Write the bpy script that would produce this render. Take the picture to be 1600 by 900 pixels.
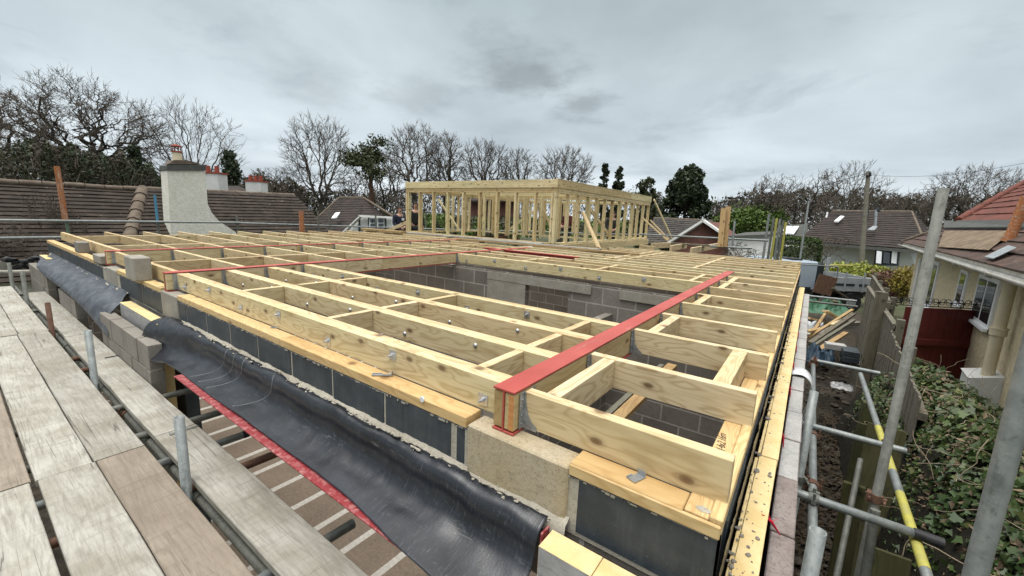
import bpy, bmesh, math, random
from mathutils import Vector, Matrix, noise
R = math.radians
rnd = random.Random(7)

# ------------------------------------------------------------------ clear
for o in list(bpy.data.objects):
    bpy.data.objects.remove(o)
scene = bpy.context.scene
col = scene.collection

# ------------------------------------------------------------------ camera
H = 0.67                      # eye height above the joist tops (z = 0); 1.52 m above the scaffold boards
F, YAW, PIT, ROL = 643.15, -0.6204227, 0.1745206, -0.0418950
_fw = Vector((math.sin(YAW)*math.cos(PIT), math.cos(YAW)*math.cos(PIT), -math.sin(PIT)))
_r = Vector((math.cos(YAW), -math.sin(YAW), 0))
_d = _fw.cross(_r)
_c, _s = math.cos(ROL), math.sin(ROL)
RT = _c*_r + _s*_d
DN = -_s*_r + _c*_d
cam = bpy.data.objects.new('camera', bpy.data.cameras.new('camera'))
col.objects.link(cam)
cam.matrix_world = Matrix(((RT.x, -DN.x, -_fw.x, 0), (RT.y, -DN.y, -_fw.y, 0), (RT.z, -DN.z, -_fw.z, H), (0, 0, 0, 1)))
cam.data.sensor_width = 36
cam.data.lens = F/1600*36
cam.data.clip_start = 0.05
cam.data.clip_end = 3000
scene.camera = cam

def at(px, py, d):            # world point seen at a photo pixel, d metres along the view axis
    return Vector((0, 0, H)) + ((px-800)/F*RT + (py-450)/F*DN + _fw)*d
def onp(px, py, ax, v):       # world point seen at a photo pixel on an axis-aligned plane
    r = (px-800)/F*RT + (py-450)/F*DN + _fw
    c = Vector((0, 0, H))
    return c + r*((v-c[ax])/r[ax])

# ------------------------------------------------------------------ world, sun, exposure
SUN_EL, SUN_AZ = R(76), R(200)
world = bpy.data.worlds.new('World')
scene.world = world
world.use_nodes = True
wt = world.node_tree
wt.nodes.clear()
def N(t, typ, **k):
    n = t.nodes.new(typ)
    for a, b in k.items():
        if a == 'ins':
            for i, v in b.items(): n.inputs[i].default_value = v
        else: setattr(n, a, b)
    return n
def ramp(t, stops, interp='LINEAR'):
    n = t.nodes.new('ShaderNodeValToRGB'); e = n.color_ramp; e.interpolation = interp
    while len(e.elements) < len(stops): e.elements.new(0.5)
    for el, (p, c) in zip(e.elements, stops):
        el.position = p; el.color = (*c, 1) if len(c) == 3 else c
    return n
L = wt.links.new
sky = N(wt, 'ShaderNodeTexSky', sky_type='NISHITA', sun_disc=False)
sky.sun_elevation = SUN_EL; sky.sun_rotation = SUN_AZ
bg1 = N(wt, 'ShaderNodeBackground', ins={1: 0.05}); L(sky.outputs[0], bg1.inputs[0])
# overcast cloud layer: brighter towards the zenith, soft rolls flattened towards the horizon
tc = N(wt, 'ShaderNodeTexCoord')
sep = N(wt, 'ShaderNodeSeparateXYZ'); L(tc.outputs['Generated'], sep.inputs[0])
zc = N(wt, 'ShaderNodeMath', operation='MAXIMUM', ins={1: 0.0}); L(sep.outputs[2], zc.inputs[0])
za = N(wt, 'ShaderNodeMath', operation='ADD', ins={1: 0.16}); L(zc.outputs[0], za.inputs[0])
dx = N(wt, 'ShaderNodeMath', operation='DIVIDE'); L(sep.outputs[0], dx.inputs[0]); L(za.outputs[0], dx.inputs[1])
dy = N(wt, 'ShaderNodeMath', operation='DIVIDE'); L(sep.outputs[1], dy.inputs[0]); L(za.outputs[0], dy.inputs[1])
cb = N(wt, 'ShaderNodeCombineXYZ'); L(dx.outputs[0], cb.inputs[0]); L(dy.outputs[0], cb.inputs[1])
n1 = N(wt, 'ShaderNodeTexNoise', ins={'Scale': 0.62, 'Detail': 7.0, 'Roughness': 0.52, 'Distortion': 0.35}); L(cb.outputs[0], n1.inputs['Vector'])
n2 = N(wt, 'ShaderNodeTexNoise', ins={'Scale': 1.25, 'Detail': 8.0, 'Roughness': 0.6, 'Distortion': 0.35})
mp2 = N(wt, 'ShaderNodeMapping', ins={'Location': (3.35, 6.3, 0)}); L(cb.outputs[0], mp2.inputs[0]); L(mp2.outputs[0], n2.inputs['Vector'])
base = ramp(wt, [(0.0, (0.80, 0.88, 0.94)), (0.10, (0.72, 0.81, 0.87)), (0.24, (0.61, 0.70, 0.75)), (0.42, (0.52, 0.615, 0.645)), (0.60, (0.90, 0.95, 0.97)), (0.80, (2.3, 2.3, 2.3)), (1.0, (4.0, 3.95, 3.85))])
L(zc.outputs[0], base.inputs[0])
cr = ramp(wt, [(0.30, (0.70, 0.71, 0.725)), (0.50, (0.96, 0.96, 0.955)), (0.68, (1.24, 1.22, 1.20))]); L(n1.outputs[0], cr.inputs[0])
cd = ramp(wt, [(0.30, (1, 1, 1)), (0.56, (1, 1, 1)), (0.72, (0.78, 0.79, 0.81))]); L(n2.outputs[0], cd.inputs[0])
m1 = N(wt, 'ShaderNodeMix', data_type='RGBA', blend_type='MULTIPLY', ins={0: 1.0}); L(base.outputs[0], m1.inputs[6]); L(cr.outputs[0], m1.inputs[7])
m2 = N(wt, 'ShaderNodeMix', data_type='RGBA', blend_type='MULTIPLY', ins={0: 1.0}); L(m1.outputs[2], m2.inputs[6]); L(cd.outputs[0], m2.inputs[7])
# a few darker torn clouds
prev = m2.outputs[2]
ns = N(wt, 'ShaderNodeTexNoise', ins={'Scale': 3.2, 'Detail': 6.0, 'Roughness': 0.6}); L(cb.outputs[0], ns.inputs['Vector'])
for (ux, uy, rad_, sq_, dk) in ((-1.20, 1.66, 0.40, 1.0, 0.64), (-2.10, 1.20, 0.40, 1.0, 0.82), (-1.12, 2.13, 0.28, 1.0, 0.70), (-1.80, 1.58, 0.36, 1.0, 0.80), (-0.9, 2.75, 0.2, 1, 0.86)):
    sb_ = N(wt, 'ShaderNodeVectorMath', operation='SUBTRACT', ins={1: (ux, uy, 0)}); L(cb.outputs[0], sb_.inputs[0])
    le = N(wt, 'ShaderNodeVectorMath', operation='LENGTH'); L(sb_.outputs[0], le.inputs[0])
    wv = N(wt, 'ShaderNodeMath', operation='MULTIPLY_ADD', ins={1: 0.75, 2: -0.37}); L(ns.outputs[0], wv.inputs[0])
    ad = N(wt, 'ShaderNodeMath', operation='ADD'); L(le.outputs['Value'], ad.inputs[0]); L(wv.outputs[0], ad.inputs[1])
    mr = N(wt, 'ShaderNodeMapRange', interpolation_type='SMOOTHSTEP', ins={1: 0.0, 2: rad_, 3: dk, 4: 1.0}); L(ad.outputs[0], mr.inputs[0])
    mm = N(wt, 'ShaderNodeMix', data_type='RGBA', blend_type='MULTIPLY', ins={0: 1.0}); L(prev, mm.inputs[6]); L(mr.outputs[0], mm.inputs[7]); prev = mm.outputs[2]
bg2 = N(wt, 'ShaderNodeBackground', ins={1: 0.86}); L(prev, bg2.inputs[0])
mxs = N(wt, 'ShaderNodeMixShader', ins={0: 0.93}); L(bg1.outputs[0], mxs.inputs[1]); L(bg2.outputs[0], mxs.inputs[2])
wo = N(wt, 'ShaderNodeOutputWorld'); L(mxs.outputs[0], wo.inputs[0])

sun = bpy.data.objects.new('sun', bpy.data.lights.new('sun', 'SUN'))
col.objects.link(sun)
sun.data.energy = 1.5; sun.data.angle = R(28); sun.data.color = (1, 0.97, 0.92)
sun.rotation_euler = (R(90)-SUN_EL, 0, R(-20))
scene.view_settings.view_transform = 'Standard'
scene.view_settings.look = 'None'
scene.view_settings.exposure = 0.28
scene.view_settings.gamma = 1.0
scene.view_settings.use_curve_mapping = False
scene.render.engine = 'CYCLES'
scene.cycles.max_bounces = 6
scene.cycles.diffuse_bounces = 3

# ------------------------------------------------------------------ object helpers
def wmat(o):
    if o.parent is None: return o.matrix_basis.copy()
    return wmat(o.parent) @ o.matrix_parent_inverse @ o.matrix_basis
def link(o, parent=None):
    col.objects.link(o)
    if parent is not None:
        o.parent = parent
        o.matrix_parent_inverse = wmat(parent).inverted()
    return o
def tag(o, label=None, cat=None, group=None, kind=None):
    if label: o['label'] = label
    if cat: o['category'] = cat
    if group: o['group'] = group
    if kind: o['kind'] = kind
    return o
def thing(name, label, cat, loc=(0, 0, 0), group=None):
    o = bpy.data.objects.new(name, None); o.empty_display_size = 0.1
    o.matrix_basis = Matrix.Translation(Vector(loc))
    link(o)
    return tag(o, label, cat, group)
class MB:
    """collects faces; build() links them as ONE mesh object"""
    def __init__(s): s.v = []; s.f = []; s.m = []; s.sm = []
    def add(s, vs, fs, mi=0, smooth=False):
        b = len(s.v); s.v += [tuple(v) for v in vs]
        for f in fs: s.f.append([b+i for i in f]); s.m.append(mi); s.sm.append(smooth)
    def box(s, lo, hi, mi=0, M=None):
        x0, y0, z0 = lo; x1, y1, z1 = hi
        vs = [Vector(p) for p in ((x0,y0,z0),(x1,y0,z0),(x1,y1,z0),(x0,y1,z0),(x0,y0,z1),(x1,y0,z1),(x1,y1,z1),(x0,y1,z1))]
        if M is not None: vs = [M @ v for v in vs]
        s.add(vs, ((0,3,2,1),(4,5,6,7),(0,1,5,4),(1,2,6,5),(2,3,7,6),(3,0,4,7)), mi)
    def tube(s, pts, rad, n=8, mi=0, caps=True, smooth=True):
        pts = [Vector(p) for p in pts]
        if not isinstance(rad, (list, tuple)): rad = [rad]*len(pts)
        t0 = (pts[1]-pts[0]).normalized()
        a = t0.orthogonal().normalized(); rings = []
        for i, p in enumerate(pts):
            if i == 0: t = pts[1]-pts[0]
            elif i == len(pts)-1: t = pts[-1]-pts[-2]
            else: t = (pts[i+1]-pts[i-1])
            t.normalize()
            a = (a - t*a.dot(t))
            a = a.normalized() if a.length > 1e-6 else t.orthogonal().normalized()
            b = t.cross(a)
            rings.append([p + (a*math.cos(2*math.pi*k/n)+b*math.sin(2*math.pi*k/n))*rad[i] for k in range(n)])
        vs = [v for r_ in rings for v in r_]
        fs = []
        for i in range(len(pts)-1):
            for k in range(n):
                k2 = (k+1) % n
                fs.append((i*n+k, i*n+k2, (i+1)*n+k2, (i+1)*n+k))
        s.add(vs, fs, mi, smooth)
        if caps:
            s.add(rings[0], [tuple(reversed(range(n)))], mi); s.add(rings[-1], [tuple(range(n))], mi)
    def build(s, name, mats, parent=None, basis=None, bevel=0):
        me = bpy.data.meshes.new(name)
        me.from_pydata(s.v, [], s.f)
        mats = mats if isinstance(mats, (list, tuple)) else [mats]
        for m in mats: me.materials.append(m)
        me.polygons.foreach_set('material_index', s.m)
        me.polygons.foreach_set('use_smooth', s.sm)
        if bevel:
            bm = bmesh.new(); bm.from_mesh(me)
            bmesh.ops.bevel(bm, geom=bm.edges[:], offset=bevel, segments=1, affect='EDGES', profile=0.6)
            bm.to_mesh(me); bm.free()
        me.update()
        o = bpy.data.objects.new(name, me)
        if parent is None:
            if basis is not None: o.matrix_basis = basis
            link(o)
        else:
            # geometry is given in the frame 'basis' (world when None)
            link(o, parent)
            o.matrix_basis = basis if basis is not None else Matrix.Identity(4)
        return o
def frame(p0, p1, up=(0, 0, 1)):
    p0 = Vector(p0); x = (Vector(p1)-p0).normalized(); up = Vector(up)
    y = up.cross(x)
    if y.length < 1e-4: y = Vector((0, 1, 0)).cross(x)
    y.normalize(); z = x.cross(y)
    return Matrix(((x.x, y.x, z.x, p0.x), (x.y, y.y, z.y, p0.y), (x.z, y.z, z.z, p0.z), (0, 0, 0, 1)))
def wood(name, p0, p1, w, h, mat, parent=None, up=(0, 0, 1), bevel=0.002, bow=0.0):
    """timber p0->p1 along its centre line; w across, h along up; grain runs down its own X axis"""
    p0 = Vector(p0); p1 = Vector(p1); ln = (p1-p0).length
    b = MB(); b.box((0, -w/2, -h/2), (ln, w/2, h/2))
    return b.build(name, mat, parent, frame(p0, p1, up), bevel)

# ------------------------------------------------------------------ materials
MATS = {}
def material(name, fn, rough=0.8, bump=0.0, bdist=0.01, metal=0.0, spec=0.3):
    m = bpy.data.materials.new(name); m.use_nodes = True; t = m.node_tree; t.nodes.clear()
    out = N(t, 'ShaderNodeOutputMaterial'); p = N(t, 'ShaderNodeBsdfPrincipled')
    p.inputs['Roughness'].default_value = rough; p.inputs['Metallic'].default_value = metal
    p.inputs['Specular IOR Level'].default_value = spec
    t.links.new(p.outputs[0], out.inputs[0])
    c, hgt = fn(t)
    if hasattr(c, 'is_output') or hasattr(c, 'links'): t.links.new(c, p.inputs[0])
    else: p.inputs[0].default_value = (*c, 1)
    if hgt is not None and bump:
        b = N(t, 'ShaderNodeBump', ins={'Strength': bump, 'Distance': bdist}); t.links.new(hgt, b.inputs['Height']); t.links.new(b.outputs[0], p.inputs['Normal'])
    MATS[name] = m
    return m
def coords(t, scale=(1, 1, 1), rand=True, loc=(0, 0, 0), kind='Object'):
    tc = N(t, 'ShaderNodeTexCoord'); v = tc.outputs[kind]
    if rand:
        oi = N(t, 'ShaderNodeObjectInfo'); ml = N(t, 'ShaderNodeMath', operation='MULTIPLY', ins={1: 57.0}); t.links.new(oi.outputs['Random'], ml.inputs[0])
        va = N(t, 'ShaderNodeVectorMath', operation='ADD'); t.links.new(v, va.inputs[0]); t.links.new(ml.outputs[0], va.inputs[1]); v = va.outputs[0]
    mp = N(t, 'ShaderNodeMapping', ins={'Scale': scale, 'Location': loc}); t.links.new(v, mp.inputs[0])
    return mp.outputs[0]
def nz(t, v, scale=5, detail=4, rough=0.55, dist=0.0):
    n = N(t, 'ShaderNodeTexNoise', ins={'Scale': scale, 'Detail': detail, 'Roughness': rough, 'Distortion': dist}); t.links.new(v, n.inputs['Vector'])
    return n.outputs[0]
def mix(t, f, a, b, blend='MIX'):
    m = N(t, 'ShaderNodeMix', data_type='RGBA', blend_type=blend)
    for s, i in ((f, 0), (a, 6), (b, 7)):
        if hasattr(s, 'links'): t.links.new(s, m.inputs[i])
        elif isinstance(s, (int, float)): m.inputs[i].default_value = s
        else: m.inputs[i].default_value = (*s, 1)
    return m.outputs[2]
def mth(t, op, a, b=None, c=None, clamp=False):
    m = N(t, 'ShaderNodeMath', operation=op, use_clamp=clamp)
    for i, s in enumerate((a, b, c)):
        if s is None: continue
        if hasattr(s, 'links'): t.links.new(s, m.inputs[i])
        else: m.inputs[i].default_value = s
    return m.outputs[0]
def rmp(t, f, stops, interp='LINEAR'):
    r_ = ramp(t, stops, interp); t.links.new(f, r_.inputs[0]); return r_.outputs[0]

def woodfn(light, dark, knot, green=None, band=26, knots=True, var=0.25):
    def fn(t):
        v = coords(t, (1, 1, 1))
        vw = N(t, 'ShaderNodeMapping', ins={'Scale': (0.9, 6.0, 6.0)}); t.links.new(v, vw.inputs[0])
        w1 = nz(t, vw.outputs[0], 1.5, 2, 0.5, 0.4)
        if knots:
            ks = N(t, 'ShaderNodeSeparateXYZ'); t.links.new(v, ks.inputs[0])
            kv = N(t, 'ShaderNodeCombineXYZ'); t.links.new(mth(t, 'MULTIPLY', ks.outputs[0], 3.6), kv.inputs[0])
            t.links.new(mth(t, 'MULTIPLY', mth(t, 'MULTIPLY_ADD', ks.outputs[1], 0.6, ks.outputs[2]), 6.6), kv.inputs[1])
            vo = N(t, 'ShaderNodeTexVoronoi', voronoi_dimensions='2D', ins={'Scale': 1.0, 'Randomness': 1.0}); t.links.new(kv.outputs[0], vo.inputs['Vector'])
            kd = vo.outputs['Distance']
            kd2 = N(t, 'ShaderNodeVectorMath', operation='SUBTRACT')
            infl = mth(t, 'POWER', mth(t, 'SUBTRACT', 1.0, mth(t, 'MULTIPLY', kd, 1.9), clamp=True), 2.0)
        ph = mth(t, 'MULTIPLY', w1, band)
        if knots: ph = mth(t, 'ADD', ph, mth(t, 'MULTIPLY', infl, 7.0))
        rings = mth(t, 'MULTIPLY_ADD', mth(t, 'SINE', ph), 0.5, 0.5)
        fine = nz(t, (lambda m: (t.links.new(v, m.inputs[0]), m.outputs[0])[1])(N(t, 'ShaderNodeMapping', ins={'Scale': (3, 120, 120)})), 1.0, 3, 0.6)
        g = mth(t, 'ADD', mth(t, 'MULTIPLY', mth(t, 'POWER', rings, 3.0), 0.46), mth(t, 'MULTIPLY', fine, 0.44))
        c = mix(t, mth(t, 'MULTIPLY', g, 0.9, clamp=True), light, dark)
        if green:
            gn = rmp(t, nz(t, vw.outputs[0], 0.8, 3), [(0.42, (0, 0, 0)), (0.7, (1, 1, 1))])
            c = mix(t, mth(t, 'MULTIPLY', gn, 0.55), c, green)
        oi = N(t, 'ShaderNodeObjectInfo')
        wn = N(t, 'ShaderNodeTexWhiteNoise', noise_dimensions='1D'); t.links.new(oi.outputs['Random'], wn.inputs['W'])
        c = mix(t, 1.0, c, rmp(t, wn.outputs['Value'], [(0, (1-var*.8, 1-var*1.0, 1-var*1.35)), (.35, (1-var*.1, 1-var*.25, 1-var*.5)), (.6, (1, 1, 1)), (.8, (1-var*.25, 1-var*.1, 1-var*.35)), (1, (1+var*0.3, 1+var*0.3, 1+var*0.3))]), 'MULTIPLY')
        st = N(t, 'ShaderNodeMapping', ins={'Scale': (1.1, 5, 5)}); t.links.new(v, st.inputs[0])
        c = mix(t, rmp(t, nz(t, st.outputs[0], 1.7, 5, .62, .4), [(0.52, (0, 0, 0)), (0.74, (.55, .55, .55))]), c, (dark[0]*.85, dark[1]*.8, dark[2]*.75))
        if knots:
            kc = rmp(t, kd, [(0.03, (1, 1, 1)), (0.075, (0.8, 0.8, 0.8)), (0.095, (0.35, 0.35, 0.35)), (0.17, (0.0, 0.0, 0.0))])
            # only some of the cells carry a knot
            sel = mth(t, 'GREATER_THAN', (lambda s_: (t.links.new(vo.outputs['Color'], s_.inputs[0]), s_.outputs[0])[1])(N(t, 'ShaderNodeSeparateColor')), 0.45)
            c = mix(t, mth(t, 'MULTIPLY', kc, mth(t, 'MULTIPLY', sel, 0.85)), c, knot)
        return c, g
    return fn
M_PINE = material('treated_pine', woodfn((0.73, 0.61, 0.40), (0.34, 0.215, 0.09), (0.11, 0.055, 0.022), green=(0.49, 0.41, 0.215), band=70), rough=0.62, bump=0.15, bdist=0.004)
M_PLATE = material('plate_pine', woodfn((0.66, 0.49, 0.26), (0.42, 0.26, 0.10), (0.16, 0.08, 0.03), band=80), rough=0.6, bump=0.12, bdist=0.004)
M_BROWNTIMBER = material('brown_timber', woodfn((0.42, 0.29, 0.14), (0.26, 0.16, 0.07), (0.08, 0.05, 0.02)), rough=0.7, bump=0.15, bdist=0.004)
M_OLDGREY = material('old_grey_wood', woodfn((0.19, 0.175, 0.145), (0.095, 0.085, 0.068), (0.04, 0.036, 0.03), green=(0.13, 0.13, 0.085), band=20), rough=0.9, bump=0.5, bdist=0.006)
M_GREENPOST = material('mossy_wood', woodfn((0.085, 0.085, 0.040), (0.045, 0.043, 0.022), (0.02, 0.02, 0.014), green=(0.075, 0.085, 0.022)), rough=0.9, bump=0.5, bdist=0.006)
M_GRAIN = material('fresh_end_grain', woodfn((0.60, 0.30, 0.12), (0.42, 0.18, 0.06), (0.2, 0.08, 0.03), knots=False), rough=0.6)

def boardfn(base, dark, warm):
    def fn(t):
        v = coords(t)
        m = N(t, 'ShaderNodeMapping', ins={'Scale': (3.0, 34, 34)}); t.links.new(v, m.inputs[0])
        m2 = N(t, 'ShaderNodeMapping', ins={'Scale': (0.8, 9, 9)}); t.links.new(v, m2.inputs[0])
        ring = mth(t, 'MULTIPLY_ADD', mth(t, 'SINE', mth(t, 'MULTIPLY', nz(t, m2.outputs[0], 0.9, 3, 0.5, 0.6), 60.0)), 0.5, 0.5)
        fine = nz(t, m.outputs[0], 2.0, 5, 0.7, 0.4)
        saw = N(t, 'ShaderNodeMapping', ins={'Scale': (26, 2.4, 2)}); t.links.new(v, saw.inputs[0])
        sn = nz(t, saw.outputs[0], 1.6, 4, 0.6, 0.8)
        blot = nz(t, v, 3.2, 5, 0.62, 0.3)
        c = mix(t, rmp(t, blot, [(0.34, (0, 0, 0)), (0.62, (1, 1, 1))]), warm, base)
        c = mix(t, rmp(t, fine, [(0.46, (0, 0, 0)), (0.72, (0.55, 0.55, 0.55))]), c, dark)
        c = mix(t, mth(t, 'MULTIPLY', mth(t, 'POWER', ring, 4.0), 0.30), c, dark)
        c = mix(t, rmp(t, sn, [(0.55, (0, 0, 0)), (0.75, (0.5, 0.5, 0.5))]), c, dark)
        # long drying cracks
        ck = N(t, 'ShaderNodeMapping', ins={'Scale': (0.30, 22, 22)}); t.links.new(v, ck.inputs[0])
        cn = nz(t, ck.outputs[0], 1.0, 2, 0.4, 0.15)
        crack = rmp(t, mth(t, 'ABSOLUTE', mth(t, 'SUBTRACT', cn, 0.5)), [(0.0, (0.9, 0.9, 0.9)), (0.004, (0.5, 0.5, 0.5)), (0.009, (0, 0, 0))])
        gate = rmp(t, nz(t, v, 1.7, 2), [(0.52, (0, 0, 0)), (0.58, (1, 1, 1))])
        crack = mth(t, 'MULTIPLY', mth(t, 'MULTIPLY', crack, gate), .8)
        c = mix(t, crack, c, (0.07, 0.062, 0.05))
        mic = N(t, 'ShaderNodeMapping', ins={'Scale': (14, 150, 20)}); t.links.new(v, mic.inputs[0])
        c = mix(t, rmp(t, nz(t, mic.outputs[0], 1.0, 4, .7, .3), [(0.52, (0, 0, 0)), (0.72, (.30, .30, .30))]), c, dark)
        spk_ = nz(t, v, 48, 3, .7)
        c = mix(t, rmp(t, spk_, [(0.70, (0, 0, 0)), (0.76, (.7, .7, .7))]), c, (0.10, 0.09, 0.075))
        oi = N(t, 'ShaderNodeObjectInfo')
        wn = N(t, 'ShaderNodeTexWhiteNoise', noise_dimensions='1D'); t.links.new(oi.outputs['Random'], wn.inputs['W'])
        c = mix(t, 1.0, c, rmp(t, wn.outputs['Value'], [(0, (0.84, 0.83, 0.82)), (1, (1.08, 1.08, 1.08))]), 'MULTIPLY')
        h = mth(t, 'SUBTRACT', mth(t, 'ADD', fine, mth(t, 'MULTIPLY', sn, 0.8)), mth(t, 'MULTIPLY', crack, 3.0))
        return c, h
    return fn
M_BOARD = material('pale_scaffold_board', boardfn((0.40, 0.39, 0.345), (0.16, 0.145, 0.12), (0.27, 0.25, 0.205)), rough=0.9, bump=0.55, bdist=0.004)
M_BOARDB = material('brown_scaffold_board', boardfn((0.28, 0.24, 0.19), (0.14, 0.115, 0.09), (0.225, 0.185, 0.145)), rough=0.9, bump=0.55, bdist=0.004)

def plain(c1, c2, scale=6, detail=5, lo=0.35, hi=0.65, sc=(1, 1, 1)):
    def fn(t):
        v = coords(t, sc); n = nz(t, v, scale, detail, 0.6)
        return mix(t, rmp(t, n, [(lo, (0, 0, 0)), (hi, (1, 1, 1))]), c1, c2), n
    return fn
def steelfn(c1, c2, c3):
    def fn(t):
        v = coords(t)
        a = nz(t, v, 14, 6, 0.7); b = nz(t, v, 55, 4, 0.7)
        m = N(t, 'ShaderNodeMapping', ins={'Scale': (2, 30, 30)}); t.links.new(v, m.inputs[0]); s_ = nz(t, m.outputs[0], 1.4, 3)
        c = mix(t, rmp(t, a, [(0.4, (0, 0, 0)), (0.62, (1, 1, 1))]), c1, c2)
        c = mix(t, rmp(t, mth(t, 'ADD', mth(t, 'MULTIPLY', s_, 0.5), mth(t, 'MULTIPLY', b, 0.5)), [(0.52, (0, 0, 0)), (0.64, (0.8, 0.8, 0.8))]), c, c3)
        return c, b
    return fn
M_TUBE = material('galvanised_tube', steelfn((0.19, 0.21, 0.21), (0.27, 0.29, 0.28), (0.11, 0.12, 0.11)), rough=0.5, metal=0.35, bump=0.15, bdist=0.002, spec=0.5)
M_TUBED = material('dull_tube', steelfn((0.12, 0.125, 0.11), (0.18, 0.185, 0.165), (0.07, 0.068, 0.055)), rough=0.65, metal=0.25, bump=0.2, bdist=0.002)
M_YELLOW = material('worn_yellow_paint', steelfn((0.44, 0.41, 0.075), (0.36, 0.34, 0.10), (0.30, 0.28, 0.12)), rough=0.55, bump=0.15, bdist=0.002)
M_RUST = material('rusty_tube', steelfn((0.10, 0.050, 0.032), (0.15, 0.085, 0.055), (0.06, 0.042, 0.035)), rough=0.85, bump=0.3, bdist=0.002)
M_ORANGE = material('rust_orange_paint', steelfn((0.36, 0.13, 0.04), (0.24, 0.10, 0.045), (0.48, 0.42, 0.36)), rough=0.7, bump=0.3, bdist=0.002)
M_BLUETUBE = material('blue_paint', steelfn((0.06, 0.20, 0.33), (0.08, 0.25, 0.36), (0.05, 0.12, 0.2)), rough=0.6)
M_GREENTUBE = material('green_tube', steelfn((0.10, 0.16, 0.12), (0.14, 0.2, 0.15), (0.07, 0.1, 0.08)), rough=0.6)
M_GALV = material('zinc_hanger', steelfn((0.28, 0.295, 0.30), (0.42, 0.44, 0.45), (0.16, 0.17, 0.175)), rough=0.42, metal=0.55, spec=0.5)
M_BOLT = material('zinc_bolt', steelfn((0.55, 0.56, 0.57), (0.7, 0.71, 0.72), (0.35, 0.36, 0.36)), rough=0.3, metal=0.8, spec=0.5)
def redfn(t):
    v = coords(t); a = nz(t, v, 3.0, 5, 0.6); b = nz(t, v, 40, 5, 0.7)
    m = N(t, 'ShaderNodeMapping', ins={'Scale': (3, 22, 22)}); t.links.new(v, m.inputs[0]); s_ = nz(t, m.outputs[0], 1.5, 5, 0.7, 0.6)
    c = mix(t, rmp(t, a, [(0.35, (0, 0, 0)), (0.65, (1, 1, 1))]), (0.36, 0.058, 0.045), (0.42, 0.085, 0.068))
    c = mix(t, rmp(t, s_, [(0.58, (0, 0, 0)), (0.74, (0.6, 0.6, 0.6))]), c, (0.46, 0.24, 0.20))
    c = mix(t, rmp(t, b, [(0.60, (0, 0, 0)), (0.72, (0.5, 0.5, 0.5))]), c, (0.20, 0.04, 0.03))
    c = mix(t, rmp(t, nz(t, v, 1.3, 7, .7, .5), [(0.50, (0, 0, 0)), (0.75, (0.5, 0.5, 0.5))]), c, (0.26, 0.045, 0.035))
    return c, mth(t, 'ADD', b, s_)
M_RED = material('red_oxide_steel', redfn, rough=0.5, bump=0.1, bdist=0.002, spec=0.4)
def redtape(t):
    v = coords(t); b = nz(t, v, 26, 6, 0.75, 0.5)
    return mix(t, rmp(t, b, [(0.48, (0, 0, 0)), (0.68, (1, 1, 1))]), (0.22, 0.026, 0.030), (0.42, 0.20, 0.19)), b
M_REDD = material('scuffed_red_lintel', redtape, rough=0.6, bump=0.2, bdist=0.002)

def concretefn(c1, c2, spk, sc=1.0):
    def fn(t):
        v = coords(t, (sc, sc, sc)); a = nz(t, v, 4.5, 5, 0.6); b = nz(t, v, 90, 4, 0.8); e = nz(t, v, 26, 5, 0.7)
        c = mix(t, rmp(t, a, [(0.38, (0, 0, 0)), (0.62, (1, 1, 1))]), c1, c2)
        c = mix(t, rmp(t, e, [(0.5, (0, 0, 0)), (0.7, (0.4, 0.4, 0.4))]), c, spk)
        c = mix(t, rmp(t, b, [(0.52, (0, 0, 0)), (0.66, (0.75, 0.75, 0.75))]), c, spk)
        return c, mth(t, 'ADD', b, mth(t, 'MULTIPLY', e, 0.6))
    return fn
M_PAD = material('padstone_concrete', concretefn((0.40, 0.325, 0.205), (0.42, 0.36, 0.26), (0.22, 0.17, 0.105)), rough=0.92, bump=0.5, bdist=0.004)
M_CONC = material('grey_concrete', concretefn((0.27, 0.25, 0.21), (0.33, 0.31, 0.27), (0.17, 0.155, 0.13)), rough=0.92, bump=0.5, bdist=0.004)
M_MORTAR = material('lime_mortar', concretefn((0.33, 0.30, 0.245), (0.42, 0.39, 0.32), (0.24, 0.21, 0.17)), rough=0.95, bump=0.7, bdist=0.004)
M_BLOCK = material('grey_block', concretefn((0.20, 0.18, 0.155), (0.25, 0.23, 0.20), (0.13, 0.115, 0.10)), rough=0.95, bump=0.6, bdist=0.005)
M_PINKBLOCK = material('coarse_brown_block', concretefn((0.22, 0.18, 0.165), (0.30, 0.26, 0.24), (0.10, 0.08, 0.075), 0.8), rough=0.95, bump=0.9, bdist=0.006)
M_PALEBLOCK = material('pale_coping_block', concretefn((0.33, 0.325, 0.31), (0.42, 0.41, 0.39), (0.20, 0.195, 0.19), 0.8), rough=0.95, bump=0.7, bdist=0.005)
def blackfn(t):
    v = coords(t); m = N(t, 'ShaderNodeMapping', ins={'Scale': (38, 38, 2.6)}); t.links.new(v, m.inputs[0])
    s_ = nz(t, m.outputs[0], 1.0, 5, 0.65, 0.3); a = nz(t, v, 7, 5, 0.65); b = nz(t, v, 60, 4, 0.75)
    c = mix(t, rmp(t, a, [(0.4, (0, 0, 0)), (0.65, (1, 1, 1))]), (0.030, 0.038, 0.046), (0.052, 0.061, 0.070))
    c = mix(t, rmp(t, s_, [(0.52, (0, 0, 0)), (0.76, (0.30, 0.30, 0.30))]), c, (0.10, 0.11, 0.115))
    c = mix(t, rmp(t, b, [(0.66, (0, 0, 0)), (0.74, (0.7, 0.7, 0.7))]), c, (0.22, 0.22, 0.21))
    return c, mth(t, 'ADD', b, s_)
M_BLACK = material('bitumen_painted_block', blackfn, rough=0.5, bump=0.35, bdist=0.003, spec=0.4)
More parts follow.
